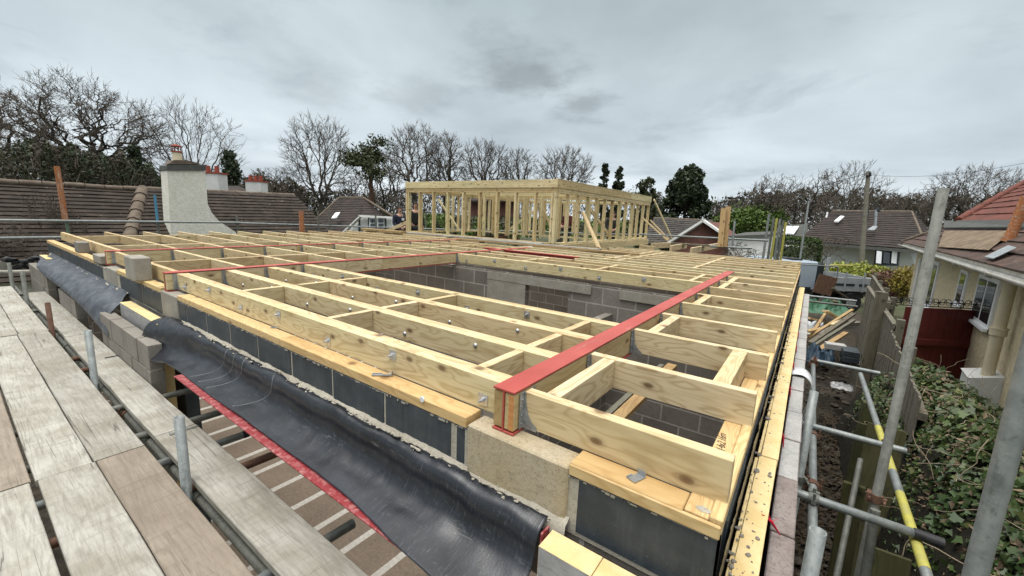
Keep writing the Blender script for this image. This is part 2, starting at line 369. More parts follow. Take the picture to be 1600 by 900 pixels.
def membranefn(t):
    v = coords(t, rand=False)
    a = nz(t, v, 5, 5, 0.6)
    m = N(t, 'ShaderNodeMapping', ins={'Scale': (110, 14, 14)}); t.links.new(v, m.inputs[0]); s_ = nz(t, m.outputs[0], 1.3, 6, 0.78, 0.5)
    m3 = N(t, 'ShaderNodeMapping', ins={'Scale': (5, 30, 30), 'Rotation': (0, 0, 0.35)}); t.links.new(v, m3.inputs[0]); s3 = nz(t, m3.outputs[0], 1.5, 6, 0.75, 1.0)
    c = mix(t, rmp(t, a, [(0.38, (0, 0, 0)), (0.66, (1, 1, 1))]), (0.006, 0.007, 0.010), (0.016, 0.019, 0.026))
    c = mix(t, rmp(t, s_, [(0.56, (0, 0, 0)), (0.70, (0.6, 0.6, 0.6))]), c, (0.12, 0.13, 0.15))
    c = mix(t, rmp(t, s3, [(0.60, (0, 0, 0)), (0.72, (0.6, 0.6, 0.6))]), c, (0.16, 0.165, 0.17))
    return c, mth(t, 'ADD', mth(t, 'MULTIPLY', s_, 0.6), a)
M_DPC = material('black_polythene', membranefn, rough=0.30, bump=0.35, bdist=0.004, spec=0.55)
def dpc2fn(t):
    v = coords(t, rand=False)
    a = nz(t, v, 6, 6, 0.65, 0.6); m9 = N(t, 'ShaderNodeMapping', ins={'Scale': (2.2, .6, .6), 'Rotation': (0, 0, .5)}); t.links.new(v, m9.inputs[0]); s3 = nz(t, m9.outputs[0], 16, 7, 0.75, 1.0)
    c = mix(t, rmp(t, a, [(0.36, (0, 0, 0)), (0.66, (1, 1, 1))]), (0.030, 0.037, 0.048), (0.085, 0.095, 0.11))
    c = mix(t, rmp(t, s3, [(0.54, (0, 0, 0)), (0.68, (0.7, 0.7, 0.7))]), c, (0.22, 0.235, 0.25))  # pale streaks are reflected highlights painted into the sheet colour
    return c, mth(t, 'ADD', a, s3)
M_DPC2 = material('dusty_polythene_painted_sheen', dpc2fn, rough=0.45, bump=0.4, bdist=0.006, spec=0.5)
def pirfn(t):
    v = coords(t); a = nz(t, v, 9, 5, 0.65); b = nz(t, v, 34, 5, 0.75, 0.5)
    c = mix(t, rmp(t, a, [(0.35, (0, 0, 0)), (0.65, (1, 1, 1))]), (0.62, 0.46, 0.21), (0.72, 0.58, 0.32))
    c = mix(t, rmp(t, b, [(0.60, (0, 0, 0)), (0.70, (0.6, 0.6, 0.6))]), c, (0.46, 0.35, 0.18))
    return c, b
M_PIR = material('yellow_foam', pirfn, rough=0.85, bump=0.35, bdist=0.004)
M_FOIL = material('grey_foil_face', steelfn((0.30, 0.30, 0.30), (0.42, 0.42, 0.42), (0.22, 0.22, 0.22)), rough=0.5, metal=0.3)
M_DIRT = material('dirt', plain((0.030, 0.025, 0.018), (0.075, 0.062, 0.046), 9, 8), rough=0.95, bump=0.8, bdist=0.03)
M_WHITEPL = material('white_plastic', plain((0.72, 0.73, 0.74), (0.66, 0.67, 0.68), 5), rough=0.35)
M_BLACKPL = material('black_plastic', plain((0.012, 0.012, 0.014), (0.03, 0.03, 0.032), 12), rough=0.5)
M_UPVC = material('white_window_frame', plain((0.80, 0.81, 0.82), (0.84, 0.85, 0.86), 4), rough=0.35)
M_GLASS = material('window_glass', lambda t: ((0.02, 0.025, 0.03), None), rough=0.06, spec=0.8)
M_WIRE = material('black_wire', lambda t: ((0.02, 0.02, 0.02), None), rough=0.6)
M_PINKTAG = material('red_tie', lambda t: ((0.60, 0.02, 0.05), None), rough=0.5)
M_INK = material('pencil_marks', lambda t: ((0.10, 0.07, 0.04), None), rough=0.9)

def blockwall(c1, c2, mort, bw=0.45, bh=0.225, ax='x', ms=0.011, dirt=None):
    def fn(t):
        tc = N(t, 'ShaderNodeTexCoord'); sp = N(t, 'ShaderNodeSeparateXYZ'); t.links.new(tc.outputs['Object'], sp.inputs[0])
        cb_ = N(t, 'ShaderNodeCombineXYZ')
        # follow whichever horizontal axis the face runs along
        sxy = mth(t, 'ADD', sp.outputs[0], sp.outputs[1])
        t.links.new(sxy, cb_.inputs[0]); t.links.new(sp.outputs[2], cb_.inputs[1])
        br = N(t, 'ShaderNodeTexBrick', offset=0.5)
        br.inputs['Scale'].default_value = 1.0; br.inputs['Mortar Size'].default_value = ms; br.inputs['Mortar Smooth'].default_value = 0.2
        br.inputs['Brick Width'].default_value = bw; br.inputs['Row Height'].default_value = bh; br.inputs['Bias'].default_value = 0
        br.inputs['Color1'].default_value = (*c1, 1); br.inputs['Color2'].default_value = (*c2, 1); br.inputs['Mortar'].default_value = (*mort, 1)
        t.links.new(cb_.outputs[0], br.inputs['Vector'])
        v = tc.outputs['Object']
        a = nz(t, v, 40, 5, 0.75); b = nz(t, v, 3, 5, 0.6)
        c = mix(t, 1.0, br.outputs[0], rmp(t, mth(t, 'ADD', mth(t, 'MULTIPLY', a, 0.5), mth(t, 'MULTIPLY', b, 0.5)), [(0.35, (0.72, 0.72, 0.72)), (0.65, (1.2, 1.2, 1.2))]), 'MULTIPLY')
        return c, mth(t, 'SUBTRACT', mth(t, 'MULTIPLY', a, 0.3), br.outputs['Fac'])
    return fn
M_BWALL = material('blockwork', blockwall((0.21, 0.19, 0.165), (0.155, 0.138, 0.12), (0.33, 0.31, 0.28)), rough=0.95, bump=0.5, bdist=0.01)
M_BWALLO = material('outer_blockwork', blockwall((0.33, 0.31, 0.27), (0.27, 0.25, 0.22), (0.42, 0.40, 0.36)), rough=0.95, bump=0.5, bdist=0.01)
M_BRICK = material('red_brick', blockwall((0.16, 0.055, 0.04), (0.12, 0.04, 0.03), (0.2, 0.15, 0.13), 0.225, 0.075, ms=0.008), rough=0.9)
def floorfn(t):
    tc = N(t, 'ShaderNodeTexCoord'); sp = N(t, 'ShaderNodeSeparateXYZ'); t.links.new(tc.outputs['Object'], sp.inputs[0])
    fr = mth(t, 'FRACT', mth(t, 'DIVIDE', mth(t, 'ADD', sp.outputs[0], 20.8+3.082-2.6*5+0.52*15), 0.52))
    beam = mth(t, 'LESS_THAN', fr, 0.155)
    fy = mth(t, 'LESS_THAN', mth(t, 'FRACT', mth(t, 'DIVIDE', sp.outputs[1], 0.225)), 0.035)
    v = tc.outputs['Object']; a = nz(t, v, 2.2, 6, 0.6); b = nz(t, v, 30, 6, 0.75)
    blk = mix(t, rmp(t, a, [(0.35, (0, 0, 0)), (0.65, (1, 1, 1))]), (0.20, 0.155, 0.115), (0.155, 0.12, 0.09))
    blk = mix(t, mth(t, 'MULTIPLY', fy, 0.4), blk, (0.12, 0.10, 0.08))
    c = mix(t, beam, blk, (0.46, 0.43, 0.38))
    c = mix(t, 1.0, c, rmp(t, b, [(0.35, (0.78, 0.78, 0.78)), (0.65, (1.15, 1.15, 1.15))]), 'MULTIPLY')
    return c, b
M_FLOOR = material('beam_and_block_floor', floorfn, rough=0.9, bump=0.3, bdist=0.01)

# ================================================================== GROUND AND FLOOR
b = MB()
gs = 600
b.add([(-gs, -gs, -3.1), (gs, -gs, -3.1), (gs, gs, -3.1), (-gs, gs, -3.1)], [(0, 1, 2, 3)])
M_GRASS = material('rough_grass_ground', plain((0.045, 0.06, 0.022), (0.09, 0.085, 0.045), 0.6, 8), rough=0.95, bump=0.5, bdist=0.05)
tag(b.build('ground', M_GRASS), kind='structure')
b = MB(); b.box((0.105, -1.5, -3.09), (2.6, 24, -3.02))
tag(b.build('path', M_DIRT), kind='structure')
b = MB(); b.box((-11.7, 1.0, -3.05), (0.0, 8.6, -2.9))
tag(b.build('floor', M_FLOOR), kind='structure')
b = MB(); b.box((-14, -2.0, -3.095), (0.1, 1.0, -2.93))
tag(b.build('pavement', M_DIRT), kind='structure')

# ================================================================== WALLS OF THE NEW BUILDING
# black painted top course of the inner leaf, front: individual blocks over mortar
b = MB()
b.box((-11.6, 1.1705, -0.415), (-0.098, 1.262, -0.1945), 1)       # mortar core
for i in range(520):
    x = rnd.uniform(-11.5, -0.1)
    if -1.05 < x < -.55 and False: continue
    w_ = rnd.uniform(.004, .03); b.box((x, 1.163+rnd.uniform(0, .004), -0.196-rnd.uniform(.002, .012)), (x+w_, 1.175, -0.1925), 1)
ends = [-11.59]
x = -10.98
while x < -7.1: ends.append(x); x += 0.45
front = []
def runblocks(xs):
    for a, c in zip(xs[:-1], xs[1:]): front.append((a+0.006, c-0.006))
runblocks([-11.59] + [-11.3+0.45*i for i in range(10)])
runblocks([-6.42, -6.02, -5.57, -5.12, -4.93])
runblocks([-4.46, -4.262, -3.812, -3.362, -2.912, -2.463, -2.013, -1.563, -1.113][0:9])
front.append((-1.09, -1.04))
front.append((-0.525, -0.098))
for (a, c) in front:
    j = rnd.uniform(-0.0025, 0.0025)
    b.box((a, 1.168+j, -0.400+rnd.uniform(-.003, .003)), (c, 1.266, -0.196+rnd.uniform(-.004, .001)), 0)
w = b.build('block_course', [M_BLACK, M_MORTAR], bevel=0.0025)
tag(w, 'top course of black painted blocks under the front timber plate', 'wall')
# grey walling below it
b = MB()
for (a, c, lo) in ((-11.6, -9.1, -2.9), (-7.4, -6.45, -2.9), (-5.55, -4.62, -2.9), (-0.6, -0.09, -2.9)):
    b.box((a, 1.175, lo), (c, 1.262, -0.418), 0)
b.box((-9.1, 1.175, -0.66), (-7.4, 1.262, -0.418), 0); b.box((-6.45, 1.175, -0.66), (-5.55, 1.262, -0.418), 0)
b.box((-4.62, 1.175, -0.66), (-0.6, 1.262, -0.418), 0)
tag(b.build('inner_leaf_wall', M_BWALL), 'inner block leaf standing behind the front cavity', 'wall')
# right hand inner leaf (black outer face)
b = MB(); b.box((-0.186, 1.27, -2.9), (-0.094, 9.85, -0.20), 1)
y = 1.268
while y < 9.8:
    b.box((-0.188, y+0.004, -0.415), (-0.088+rnd.uniform(-.002, .002), min(y+0.444, 9.85), -0.195), 0); 
    b.box((-0.188, y+0.004, -0.64), (-0.088+rnd.uniform(-.002, .002), min(y+0.444, 9.85), -0.425), 0); y += 0.45
tag(b.build('side_wall', [M_BLACK, M_BWALL], bevel=0.002), 'black painted inner leaf along the right edge of the roof', 'wall')
# outer leaf, right side: coping row of separate blocks
b = MB(); y = 0.9; k = 0
b.box((0.028, 0.905, -2.9), (0.098, 9.05, -0.53), 2)
PB = [2.02, 1.66]
while y < 9.0:
    y2 = min(y+0.44, 9.03)
    mi = 0 if y < 2.0 else 1
    b.box((0.022+rnd.uniform(-.002, .002), y+0.005, -0.72), (0.104+rnd.uniform(-.002, .002), y2-0.005, -0.50+rnd.uniform(-.003, .003)), mi); y = y2
b2 = 0
tag(b.build('outer_leaf_wall', [M_PINKBLOCK, M_PALEBLOCK, M_BWALLO], bevel=0.004), 'outer block wall along the right side with bare grey tops', 'wall')
# outer leaf front pieces
def frontpiece(a, c, top, label, extra=None):
    b = MB(); b.box((a+0.008, 0.912, -2.9), (c-0.008, 0.99, top-0.012), 1)
    z = top; row = 0
    while z > -2.9:
        z2 = z-0.215; x = a-(0.225 if row % 2 else 0)
        while x < c-0.02:
            xa, xb = max(x, a), min(x+0.44, c)
            if xb-xa > 0.03: b.box((xa+0.004, 0.900+rnd.uniform(-.003, .003), z2), (xb-0.004, 1.0, z-0.001), 0)
            x += 0.45
        z = z2-0.012; row += 1
    return tag(b.build('block_pier', [M_BLOCK, M_MORTAR], bevel=0.003), label, 'wall')
frontpiece(-6.0, -4.33, -0.52, 'low grey block pier in the gap between the two black membranes')
frontpiece(-8.6, -7.4, -0.62, 'grey block pier under the middle of the dusty membrane')
frontpiece(-11.6, -9.6, -0.56, 'grey block pier below the far end of the dusty membrane')
frontpiece(-0.60, 0.02, -0.58, 'grey block pier below the foam board at the near corner')
# bits of jamb: vertical insulation in the openings
for (xx, y0, y1, mt, nm, lb) in ((-4.60, 1.02, 1.10, M_PIR, 'foam_strip', 'upright yellow foam strip closing the cavity beside the patio opening'),
                         (-5.62-0.55, 1.02, 1.10, M_PIR, 'foam_strip', 'upright yellow foam strip in the window opening below the dusty membrane')):
    b = MB(); b.box((xx-0.02, y0, -2.6), (xx+0.10, y1, -0.60)); tag(b.build(nm, mt, bevel=0.002), lb, 'insulation')
b = MB(); b.box((-4.62, 1.168, -2.9), (-4.52, 1.275, -0.66)); tag(b.build('door_jamb', M_BLACK, bevel=0.003), 'black painted jamb beside the patio opening', 'jamb')

# mortar fillet at the foot of the black course
def lump(bm_, c, r, seed, sq=(1, 1, 1), mi=0):
    ico = [(0, 0, 1), (.894, 0, .447), (.276, .851, .447), (-.724, .526, .447), (-.724, -.526, .447), (.276, -.851, .447),
           (.724, .526, -.447), (-.276, .851, -.447), (-.894, 0, -.447), (-.276, -.851, -.447), (.724, -.526, -.447), (0, 0, -1)]
    fs = [(0,1,2),(0,2,3),(0,3,4),(0,4,5),(0,5,1),(1,6,2),(2,7,3),(3,8,4),(4,9,5),(5,10,1),(6,7,2),(7,8,3),(8,9,4),(9,10,5),(10,6,1),(11,7,6),(11,8,7),(11,9,8),(11,10,9),(11,6,10)]
    q = random.Random(seed)
    bm_.add([Vector(c)+Vector((p[0]*sq[0], p[1]*sq[1], p[2]*sq[2]))*r*q.uniform(0.65, 1.25) for p in ico], fs, mi)
b = MB()
n = 420
for side in ((-4.45, -0.55), (-11.3, -6.1)):
    a, c = side; pr_ = []; nn = int((c-a)/0.02)
    vs = []; fs = []
    for i in range(nn+1):
        x = a+(c-a)*i/nn
        j = noise.noise(Vector((x*7, 1.3, 0)))*0.012+noise.noise(Vector((x*31, 4.3, 0)))*0.008
        k2 = noise.noise(Vector((x*11, 7.3, 2)))*0.010
        vs += [(x, 1.169, -0.354+j*0.7), (x, 1.158+k2*0.4, -0.366+j), (x, 1.143+k2*.8, -0.373+j*0.5), (x, 1.136, -0.42)]
    for i in range(nn):
        for q in range(3): fs.append((i*4+q, (i+1)*4+q, (i+1)*4+q+1, i*4+q+1))
    b.add(vs, fs, 0, True)
for i in range(230):
    x = rnd.uniform(-4.4, -0.6); lump(b, (x, 1.150+rnd.gauss(-.006, .010), -0.367+rnd.uniform(-.010, .006)), rnd.choice((.003, .004, .005, .007, .010)), i, (rnd.uniform(1, 2.6), .8, .5))
for p_, r_ in (((-1.45, 1.10, -0.375), .035), ((-1.30, 1.09, -0.38), .022), ((-0.60, 1.14, -0.37), .03), ((-0.56, 1.15, -0.33), .028), ((-0.555, 1.16, -0.28), .02), ((-2.6, 1.11, -0.365), .03)):
    for j in range(3): lump(b, (p_[0]+rnd.uniform(-.03, .03), p_[1]+.035, p_[2]+.02), r_*rnd.uniform(.35, .6), j+int(p_[0]*100), (1.6, .6, .5))
tag(b.build('mortar_fillet', M_MORTAR), 'rough pale mortar squeezed out along the foot of the black blocks', 'mortar')
# mortar smears in the perpends of the black course
# padstones
def slab(name, lo, hi, mat, label, cat, bev=0.006, group=None):
    c = Vector(((lo[0]+hi[0])/2, (lo[1]+hi[1])/2, lo[2])); b = MB()
    b.box(Vector(lo)-c, Vector(hi)-c); o = b.build(name, mat, None, Matrix.Translation(c), bev)
    return tag(o, label, cat, group)
slab('padstone', (-1.022, 1.160, -0.378), (-0.562, 1.268, -0.166), M_PAD, 'large tan concrete padstone under the near end of the wide red beam', 'padstone')
slab('padstone', (-4.92, 1.164, -0.40), (-4.47, 1.268, -0.166), M_CONC, 'pale concrete padstone under the middle red beam', 'padstone')
slab('padstone', (-7.06, 1.164, -0.40), (-6.55, 1.268, -0.166), M_CONC, 'pale concrete padstone under the farthest left red beam', 'padstone')
slab('concrete_block', (-5.78, 1.10, -0.143), (-5.45, 1.245, 0.095), M_CONC, 'upright concrete block standing on the plate between two red beams', 'block', 0.01)
slab('concrete_block', (-9.0, 1.175, -0.143), (-8.72, 1.30, 0.015), M_BLOCK, 'small grey block on the plate at the far left corner', 'block', 0.008)
slab('concrete_block', (-7.72, 1.165, -0.165), (-7.30, 1.285, -0.06), M_CONC, 'flat grey block lying beside the end of the farthest left red beam', 'block', 0.008)

# ================================================================== TIMBER PLATES
def plate(x0, x1, y0, y1, label, z1=-0.145, th=0.047, along='x'):
    if along == 'x': o = wood('timber_plate', (x0, (y0+y1)/2, z1-th/2), (x1, (y0+y1)/2, z1-th/2), y1-y0, th, M_PLATE, bevel=0.003)
    else: o = wood('timber_plate', ((x0+x1)/2, y0, z1-th/2), ((x0+x1)/2, y1, z1-th/2), x1-x0, th, M_PLATE, bevel=0.003)
    return tag(o, label, 'timber plate')
plate(-4.46, -2.6, 1.168, 1.262, 'far length of the front timber plate on the black blocks')
plate(-2.597, -1.035, 1.166, 1.262, 'near length of the front timber plate, ending split beside the tan padstone')
plate(-0.560, -0.196, 1.166, 1.262, 'short piece of front timber plate right of the tan padstone')
plate(-6.54, -4.93, 1.168, 1.262, 'front timber plate under the upright concrete block')
plate(-11.6, -7.74, 1.168, 1.262, 'long front timber plate at the far left end')
plate(-0.560, -0.094, 1.160, 1.172, 'thin timber edge strip at the near right corner', z1=-0.150, th=0.04)
pl = plate(-0.194, -0.128, 1.175, 5.0, 'near side timber plate with pencilled writing, under the right joist ends', along='y')
plate(-0.194, -0.128, 5.003, 9.8, 'far side timber plate under the right joist ends', along='y')
plate(-0.127, -0.092, 1.178, 3.4, 'narrow near packing strip beside the side timber plate', z1=-0.138, along='y')
plate(-0.127, -0.092, 3.403, 9.8, 'narrow far packing strip beside the side timber plate', z1=-0.138, along='y')
# pencilled marks on the side plate
cu = bpy.data.curves.new('pencil_writing', 'FONT'); cu.body = '(24 4x2 16m'; cu.size = 0.042; cu.extrude = 0.0004; cu.shear = 0.3; cu.space_character = 0.82
tmp = bpy.data.objects.new('tmp', cu); col.objects.link(tmp)
dg = bpy.context.evaluated_depsgraph_get(); me = bpy.data.meshes.new_from_object(tmp.evaluated_get(dg)); bpy.data.objects.remove(tmp)
me.materials.clear(); me.materials.append(M_INK)
o = bpy.data.objects.new('pencil_writing', me); link(o, pl)
o.matrix_basis = Matrix.Translation((-0.146, 1.55, -0.1442)) @ Matrix.Rotation(R(97), 4, 'Z')
# white splash of filler near the corner
b = MB(); vs = [(0, 0, 0)]+[(math.cos(a*0.524)*0.022*rnd.uniform(.6, 1.2), math.sin(a*0.524)*0.016*rnd.uniform(.6, 1.2), -0.0005) for a in range(12)]
b.add([Vector(v)+Vector((-0.145, 1.205, -0.1435)) for v in vs], [(0, i+1, (i+1) % 12+1) for i in range(12)])
o = b.build('filler_splash', M_MORTAR, pl)

# ================================================================== STEEL BEAMS
def ibeam(name, p0, p1, label, w=0.102, h=0.178, tf=0.009, tw=0.007, top=0.013, packers=True, pend=0.0):
    p0 = Vector(p0); p1 = Vector(p1); ln = (p1-p0).length
    root = thing(name, label, 'steel beam', p0)
    fr = frame((p0.x, p0.y, top), (p1.x, p1.y, top))
    b = MB(); b.box((0, -w/2, -tf), (ln, w/2, 0)); o = b.build('top_flange', M_RED, root, fr, 0.0012)
    b = MB(); b.box((0, -tw/2, -h+tf), (ln, tw/2, -tf)); b.build('web', M_RED, root, fr)
    b = MB(); b.box((0, -w/2, -h), (ln, w/2, -h+tf)); b.build('bottom_flange', M_RED, root, fr, 0.0012)
    if packers:
        for s, mt in ((1, M_BROWNTIMBER), (-1, M_PINE)):
            y0 = s*(tw/2+0.001); y1 = s*(tw/2+0.045)
            cuts = [0.004+pend] + [x for x in (2.4, 4.8) if x < ln-0.3] + [ln-0.01]
            for i, (a, c) in enumerate(zip(cuts[:-1], cuts[1:])):
                b = MB(); b.box((0, min(y0, y1), -0.074), (c-a-0.003, max(y0, y1), 0.074))
                o = b.build('web_packer', M_PINE if (i or s < 0) else M_BROWNTIMBER, root, fr @ Matrix.Translation((a, 0, -tf-0.079)), 0.002)
    return root
ibeam('steel_beam', (-0.876, 1.200, 0), (-0.876, 6.585, 0), 'wide red steel beam running back from the tan padstone, nearest the right edge')
ibeam('steel_beam', (-4.842, 1.187, 0), (-4.842, 7.35, 0), 'red steel beam bounding the left side of the roof opening')
ibeam('steel_beam', (-7.25, 1.21, 0), (-7.25, 7.9, 0), 'farthest left red steel beam among the joists')
ibeam('steel_beam', (-5.30, 6.42, 0), (-3.20, 6.42, 0), 'short dark red steel beam crossing the middle of the roof', packers=False)
b = MB(); b.box((-0.852, 1.203, -0.148), (-0.829, 1.2055, -0.005)); o = b.build('end_grain_plate', M_GRAIN, bpy.data.objects['steel_beam'])

# ================================================================== JOISTS
ORD = ['first', 'second', 'third', 'fourth', 'fifth', 'sixth', 'seventh', 'eighth', 'ninth', 'tenth', 'eleventh', 'twelfth', 'thirteenth', 'fourteenth', 'fifteenth', 'sixteenth', 'seventeenth', 'eighteenth']
JH, JT = 0.145, 0.047
def hanger(parent, x, y, d, th=JT, back=0.03):
    """zinc joist hanger: d = +1 when the joist runs off towards +x from the beam face at x"""
    b = MB(); t_ = 0.0016; hw = th/2+0.001
    for s in (-1, 1):
        # tapered side cheek
        y0 = y+s*hw; y1 = y+s*(hw+t_)
        pts = [(0, -0.152), (0.062, -0.152), (0.064, -0.132), (0.040, -0.118), (0.020, -0.085), (0.009, -0.03), (0.008, 0.0), (0, 0.0)]
        vs = [(x+d*px_, y0, pz) for px_, pz in pts]+[(x+d*px_, y1, pz) for px_, pz in pts]
        k = len(pts)
        b.add(vs, [tuple(range(k)), tuple(reversed(range(k, 2*k)))]+[(i, (i+1) % k, (i+1) % k+k, i+k) for i in range(k)])
        # back flange with strap going up over the packer
        b.box((min(x, x+d*t_), min(y0, y0+s*back), -0.150), (max(x, x+d*t_), max(y0, y0+s*back), -0.002))
        for zz in (-0.03, -0.06, -0.095, -0.13):
            b.tube([(x+d*t_, y0+s*back*.5, zz), (x+d*(t_+0.004), y0+s*back*.5, zz)], 0.004, 6)
    b.box((min(x, x+d*0.075), y-hw, -0.1485), (max(x, x+d*0.075), y+hw, -0.1467))
    return b.build('joist_hanger', M_GALV, parent)
def bolt(parent, x, y, z, d=-1, sq=True):
    b = MB()
    if sq: b.box((x-0.025, min(y, y+d*0.003), z-0.025), (x+0.025, max(y, y+d*0.003), z+0.025))
    b.tube([(x, y, z), (x, y+d*0.030, z)], 0.006, 8)
    b.tube([(x, y+d*0.003, z), (x, y+d*0.013, z)], 0.0115, 6, smooth=False)
    return b.build('bolt', M_BOLT, parent)
def roundhead(parent, x, y, z, d=-1):
    b = MB(); b.tube([(x, y, z), (x, y+d*0.004, z), (x, y+d*0.008, z), (x, y+d*0.010, z)], [0.015, 0.014, 0.009, 0.002], 10)
    return b.build('bolt_head', M_BOLT, parent)
def joist(x0, x1, y, label, group, dbl=False, hang=(), mat=None, bolts=False, side=-1, skew=0.0):
    mat = mat or M_PINE
    if not dbl:
        dz = rnd.uniform(-0.002, 0.002)
        o = wood('roof_joist', (x0, y, -JH/2+dz), (x1, y+skew, -JH/2+dz), JT, JH, mat)
        tag(o, label, 'joist', group); th = JT; root = o
    else:
        root = thing('double_joist', label, 'joist', (x0, y, -JH), group); th = 2*JT
        wood('ply', (x0, y-JT/2, -JH/2), (x1, y-JT/2, -JH/2), JT-0.001, JH, mat, root)
        wood('ply', (x0+0.004, y+JT/2, -JH/2-0.001), (x1-0.003, y+JT/2, -JH/2-0.001), JT-0.001, JH, mat, root)
    for (hx, d) in hang: hanger(root, hx, y, d, th)
    if bolts:
        i = 0; x = -1.03
        while x > x0+0.1:
            if x < x1-0.05:
                zz = -0.045 if i % 2 else -0.10
                if bolts == 'sq': bolt(root, x, y-th/2, zz)
                else: roundhead(root, x+0.2, y-th/2, zz) if x+0.2 < x1 else None
                if y < 4: roundhead(root, x, y+th/2, zz, 1)
            x -= 0.592; i += 1
    return root
GA = 'joists left of the farthest red beam'
for k in range(13):
    y = 1.385+0.6*k
    joist(-11.62+rnd.uniform(-.03, .03), -7.305, y, ORD[k]+' joist from the front in the far left bay', GA, hang=((-7.302, -1),) if k < 9 else ())
GB = 'joists between the two left red beams'
for k in range(11):
    y = 1.312+0.605*k
    joist(-7.195, -4.897, y, ORD[k]+' joist from the front between the two left red beams', GB, hang=((-7.196, 1),)+(((-4.896, -1),) if k < 9 else ()))
GC = 'doubled joists in front of the roof opening'
names = ['doubled front joist with square washers, along the front plate', 'second doubled joist from the front, left of the wide red beam', 'third doubled joist from the front, left of the wide red beam', 'doubled joist along the near edge of the roof opening']
for k, y in enumerate((1.313, 1.712, 2.116, 2.52)):
    joist(-4.787, -0.931, y, names[k], GC, True, hang=((-4.788, 1),), bolts='sq' if k in (0, 3) else 'rd')
joist(-4.787, -0.931, 5.13, 'doubled joist along the far edge of the roof opening', 'doubled joists beyond the roof opening', True, hang=((-4.788, 1),), bolts='sq')
for k, y in enumerate((5.60, 5.98, 6.28)):
    joist(-4.787 if k < 2 else -3.2, -0.931, y, ORD[k]+' single joist behind the far edge of the roof opening', 'single joists behind the roof opening', hang=((-4.788, 1),) if k < 2 else ())
GD = 'short joists between the wide red beam and the right wall'
for k, y in enumerate((1.289, 1.877, 2.498, 3.095, 3.661, 4.24, 4.818, 5.433, 6.004)):
    joist(-0.822, -0.094+rnd.uniform(-.006, .004), y, ORD[k]+' short joist from the near end, right of the wide red beam', GD, hang=((-0.823, 1),))
tag(wood('roof_joist', (-0.9, 6.10, -JH/2), (-0.1, 6.10, -JH/2), JT, JH, M_PINE), 'extra short joist doubled up at the far end of the wide red beam', 'joist', GD)
GE = 'long joists across the back right of the roof'
k = 0; y = 6.66
while y < 9.95:
    joist(-5.2 if y < 8.3 else -3.9, -0.10, y, ORD[k]+' long joist behind the wide red beam, counted from the near side', GE); y += 0.46; k += 1
# noggins
def noggin(x, y0, y1, label, group, w=JT, mat=None):
    o = wood('noggin', (x, y0, -JH/2-0.001), (x, y1, -JH/2-0.001), w, JH-0.004, mat or M_PINE)
    return tag(o, label, 'noggin', group)
G = 'noggins between the doubled joists'
rows = (1.313, 1.712, 2.116, 2.52); bays = ['front bay', 'second bay', 'third bay']
for k in range(3):
    for x, wh in ((-3.59, 'far left'), (-2.36, 'middle'), (-1.13, 'nearest the wide red beam')):
        noggin(x+rnd.uniform(-.01, .01), rows[k]+JT+.001, rows[k+1]-JT-.001, 'noggin in the %s of doubled joists, %s' % (bays[k], wh), G)
G = 'noggins in the short right bays'
ys = [1.289, 1.877, 2.498, 3.095, 3.661, 4.24, 4.818, 5.433, 6.004]
for k in range(8):
    a, c = ys[k]+JT/2+.001, ys[k+1]-JT/2-.001
    if k in (0, 2, 4, 6, 7): noggin(-0.722, a, c, 'noggin near the red beam between the %s and %s short joists' % (ORD[k], ORD[k+1]), G, 0.06)
    if k == 1: noggin(-0.232, a, c, 'wide pale noggin near the wall between the second and third short joists', G, 0.07)
G = 'noggins behind the roof opening'
yy = [5.13+JT/2, 5.60, 5.98]
for k in range(2):
    for x, wh in ((-3.53, 'left'), (-2.32, 'middle'), (-1.10, 'right')):
        noggin(x, yy[k]+JT/2+.001, yy[k+1]-JT/2-.001, '%s noggin in the %s row behind the roof opening' % (wh, ORD[k]), G)
G = 'noggins across the back right of the roof'
k = 0; y = 6.66
while y < 9.4:
    for x, wh in ((-2.87, 'far left'), (-2.62, 'left'), (-1.40, 'right')):
        noggin(x, y+JT/2+.001, y+0.46-JT/2-.001, '%s noggin behind the %s long back joist' % (wh, ORD[k]), G)
    y += 0.46; k += 1
G = 'noggins between the two left red beams'
for k in range(10):
    y = 1.312+0.605*k
    noggin(-5.88-0.015*k, y+JT/2+.001, y+0.605-JT/2-.001, 'noggin behind the %s joist between the two left red beams' % ORD[k], G)
G = 'noggins left of the farthest red beam'
for k in range(12):
    y = 1.385+0.6*k
    noggin(-8.20, y+JT/2+.001, y+0.6-JT/2-.001, 'right noggin behind the %s far left joist' % ORD[k], G)
    noggin(-10.45, y+JT/2+.001, y+0.6-JT/2-.001, 'left noggin behind the %s far left joist' % ORD[k], G)
# stray metal clips and little things on the plate
def clip(name, c, rot, label, sx=0.03, sy=0.05, mat=M_GALV):
    M = Matrix.Translation(Vector(c)) @ Matrix.Rotation(R(rot), 4, 'Z'); b = MB()
    b.box((-sx/2, -sy/2, 0), (sx/2, sy/2, 0.002)); b.box((-sx/2, sy/2, 0), (sx/2, sy/2+0.002, 0.02)); b.box((-sx/2-0.004, -sy/2, 0.002), (-sx/2, 0, 0.006))
    return tag(b.build(name, mat, None, M), label, 'metal clip')
clip('metal_clip', onp(994, 747, 2, -0.143), -20, 'bent zinc clip lying on the short plate near the corner')
clip('metal_clip', onp(597, 586, 2, -0.141), -50, 'small grey nail clip on the front plate with a red tip', 0.02, 0.10)
clip('metal_clip', onp(430, 512, 2, -0.141), -50, 'small dark clip farther along the front plate', 0.012, 0.06)
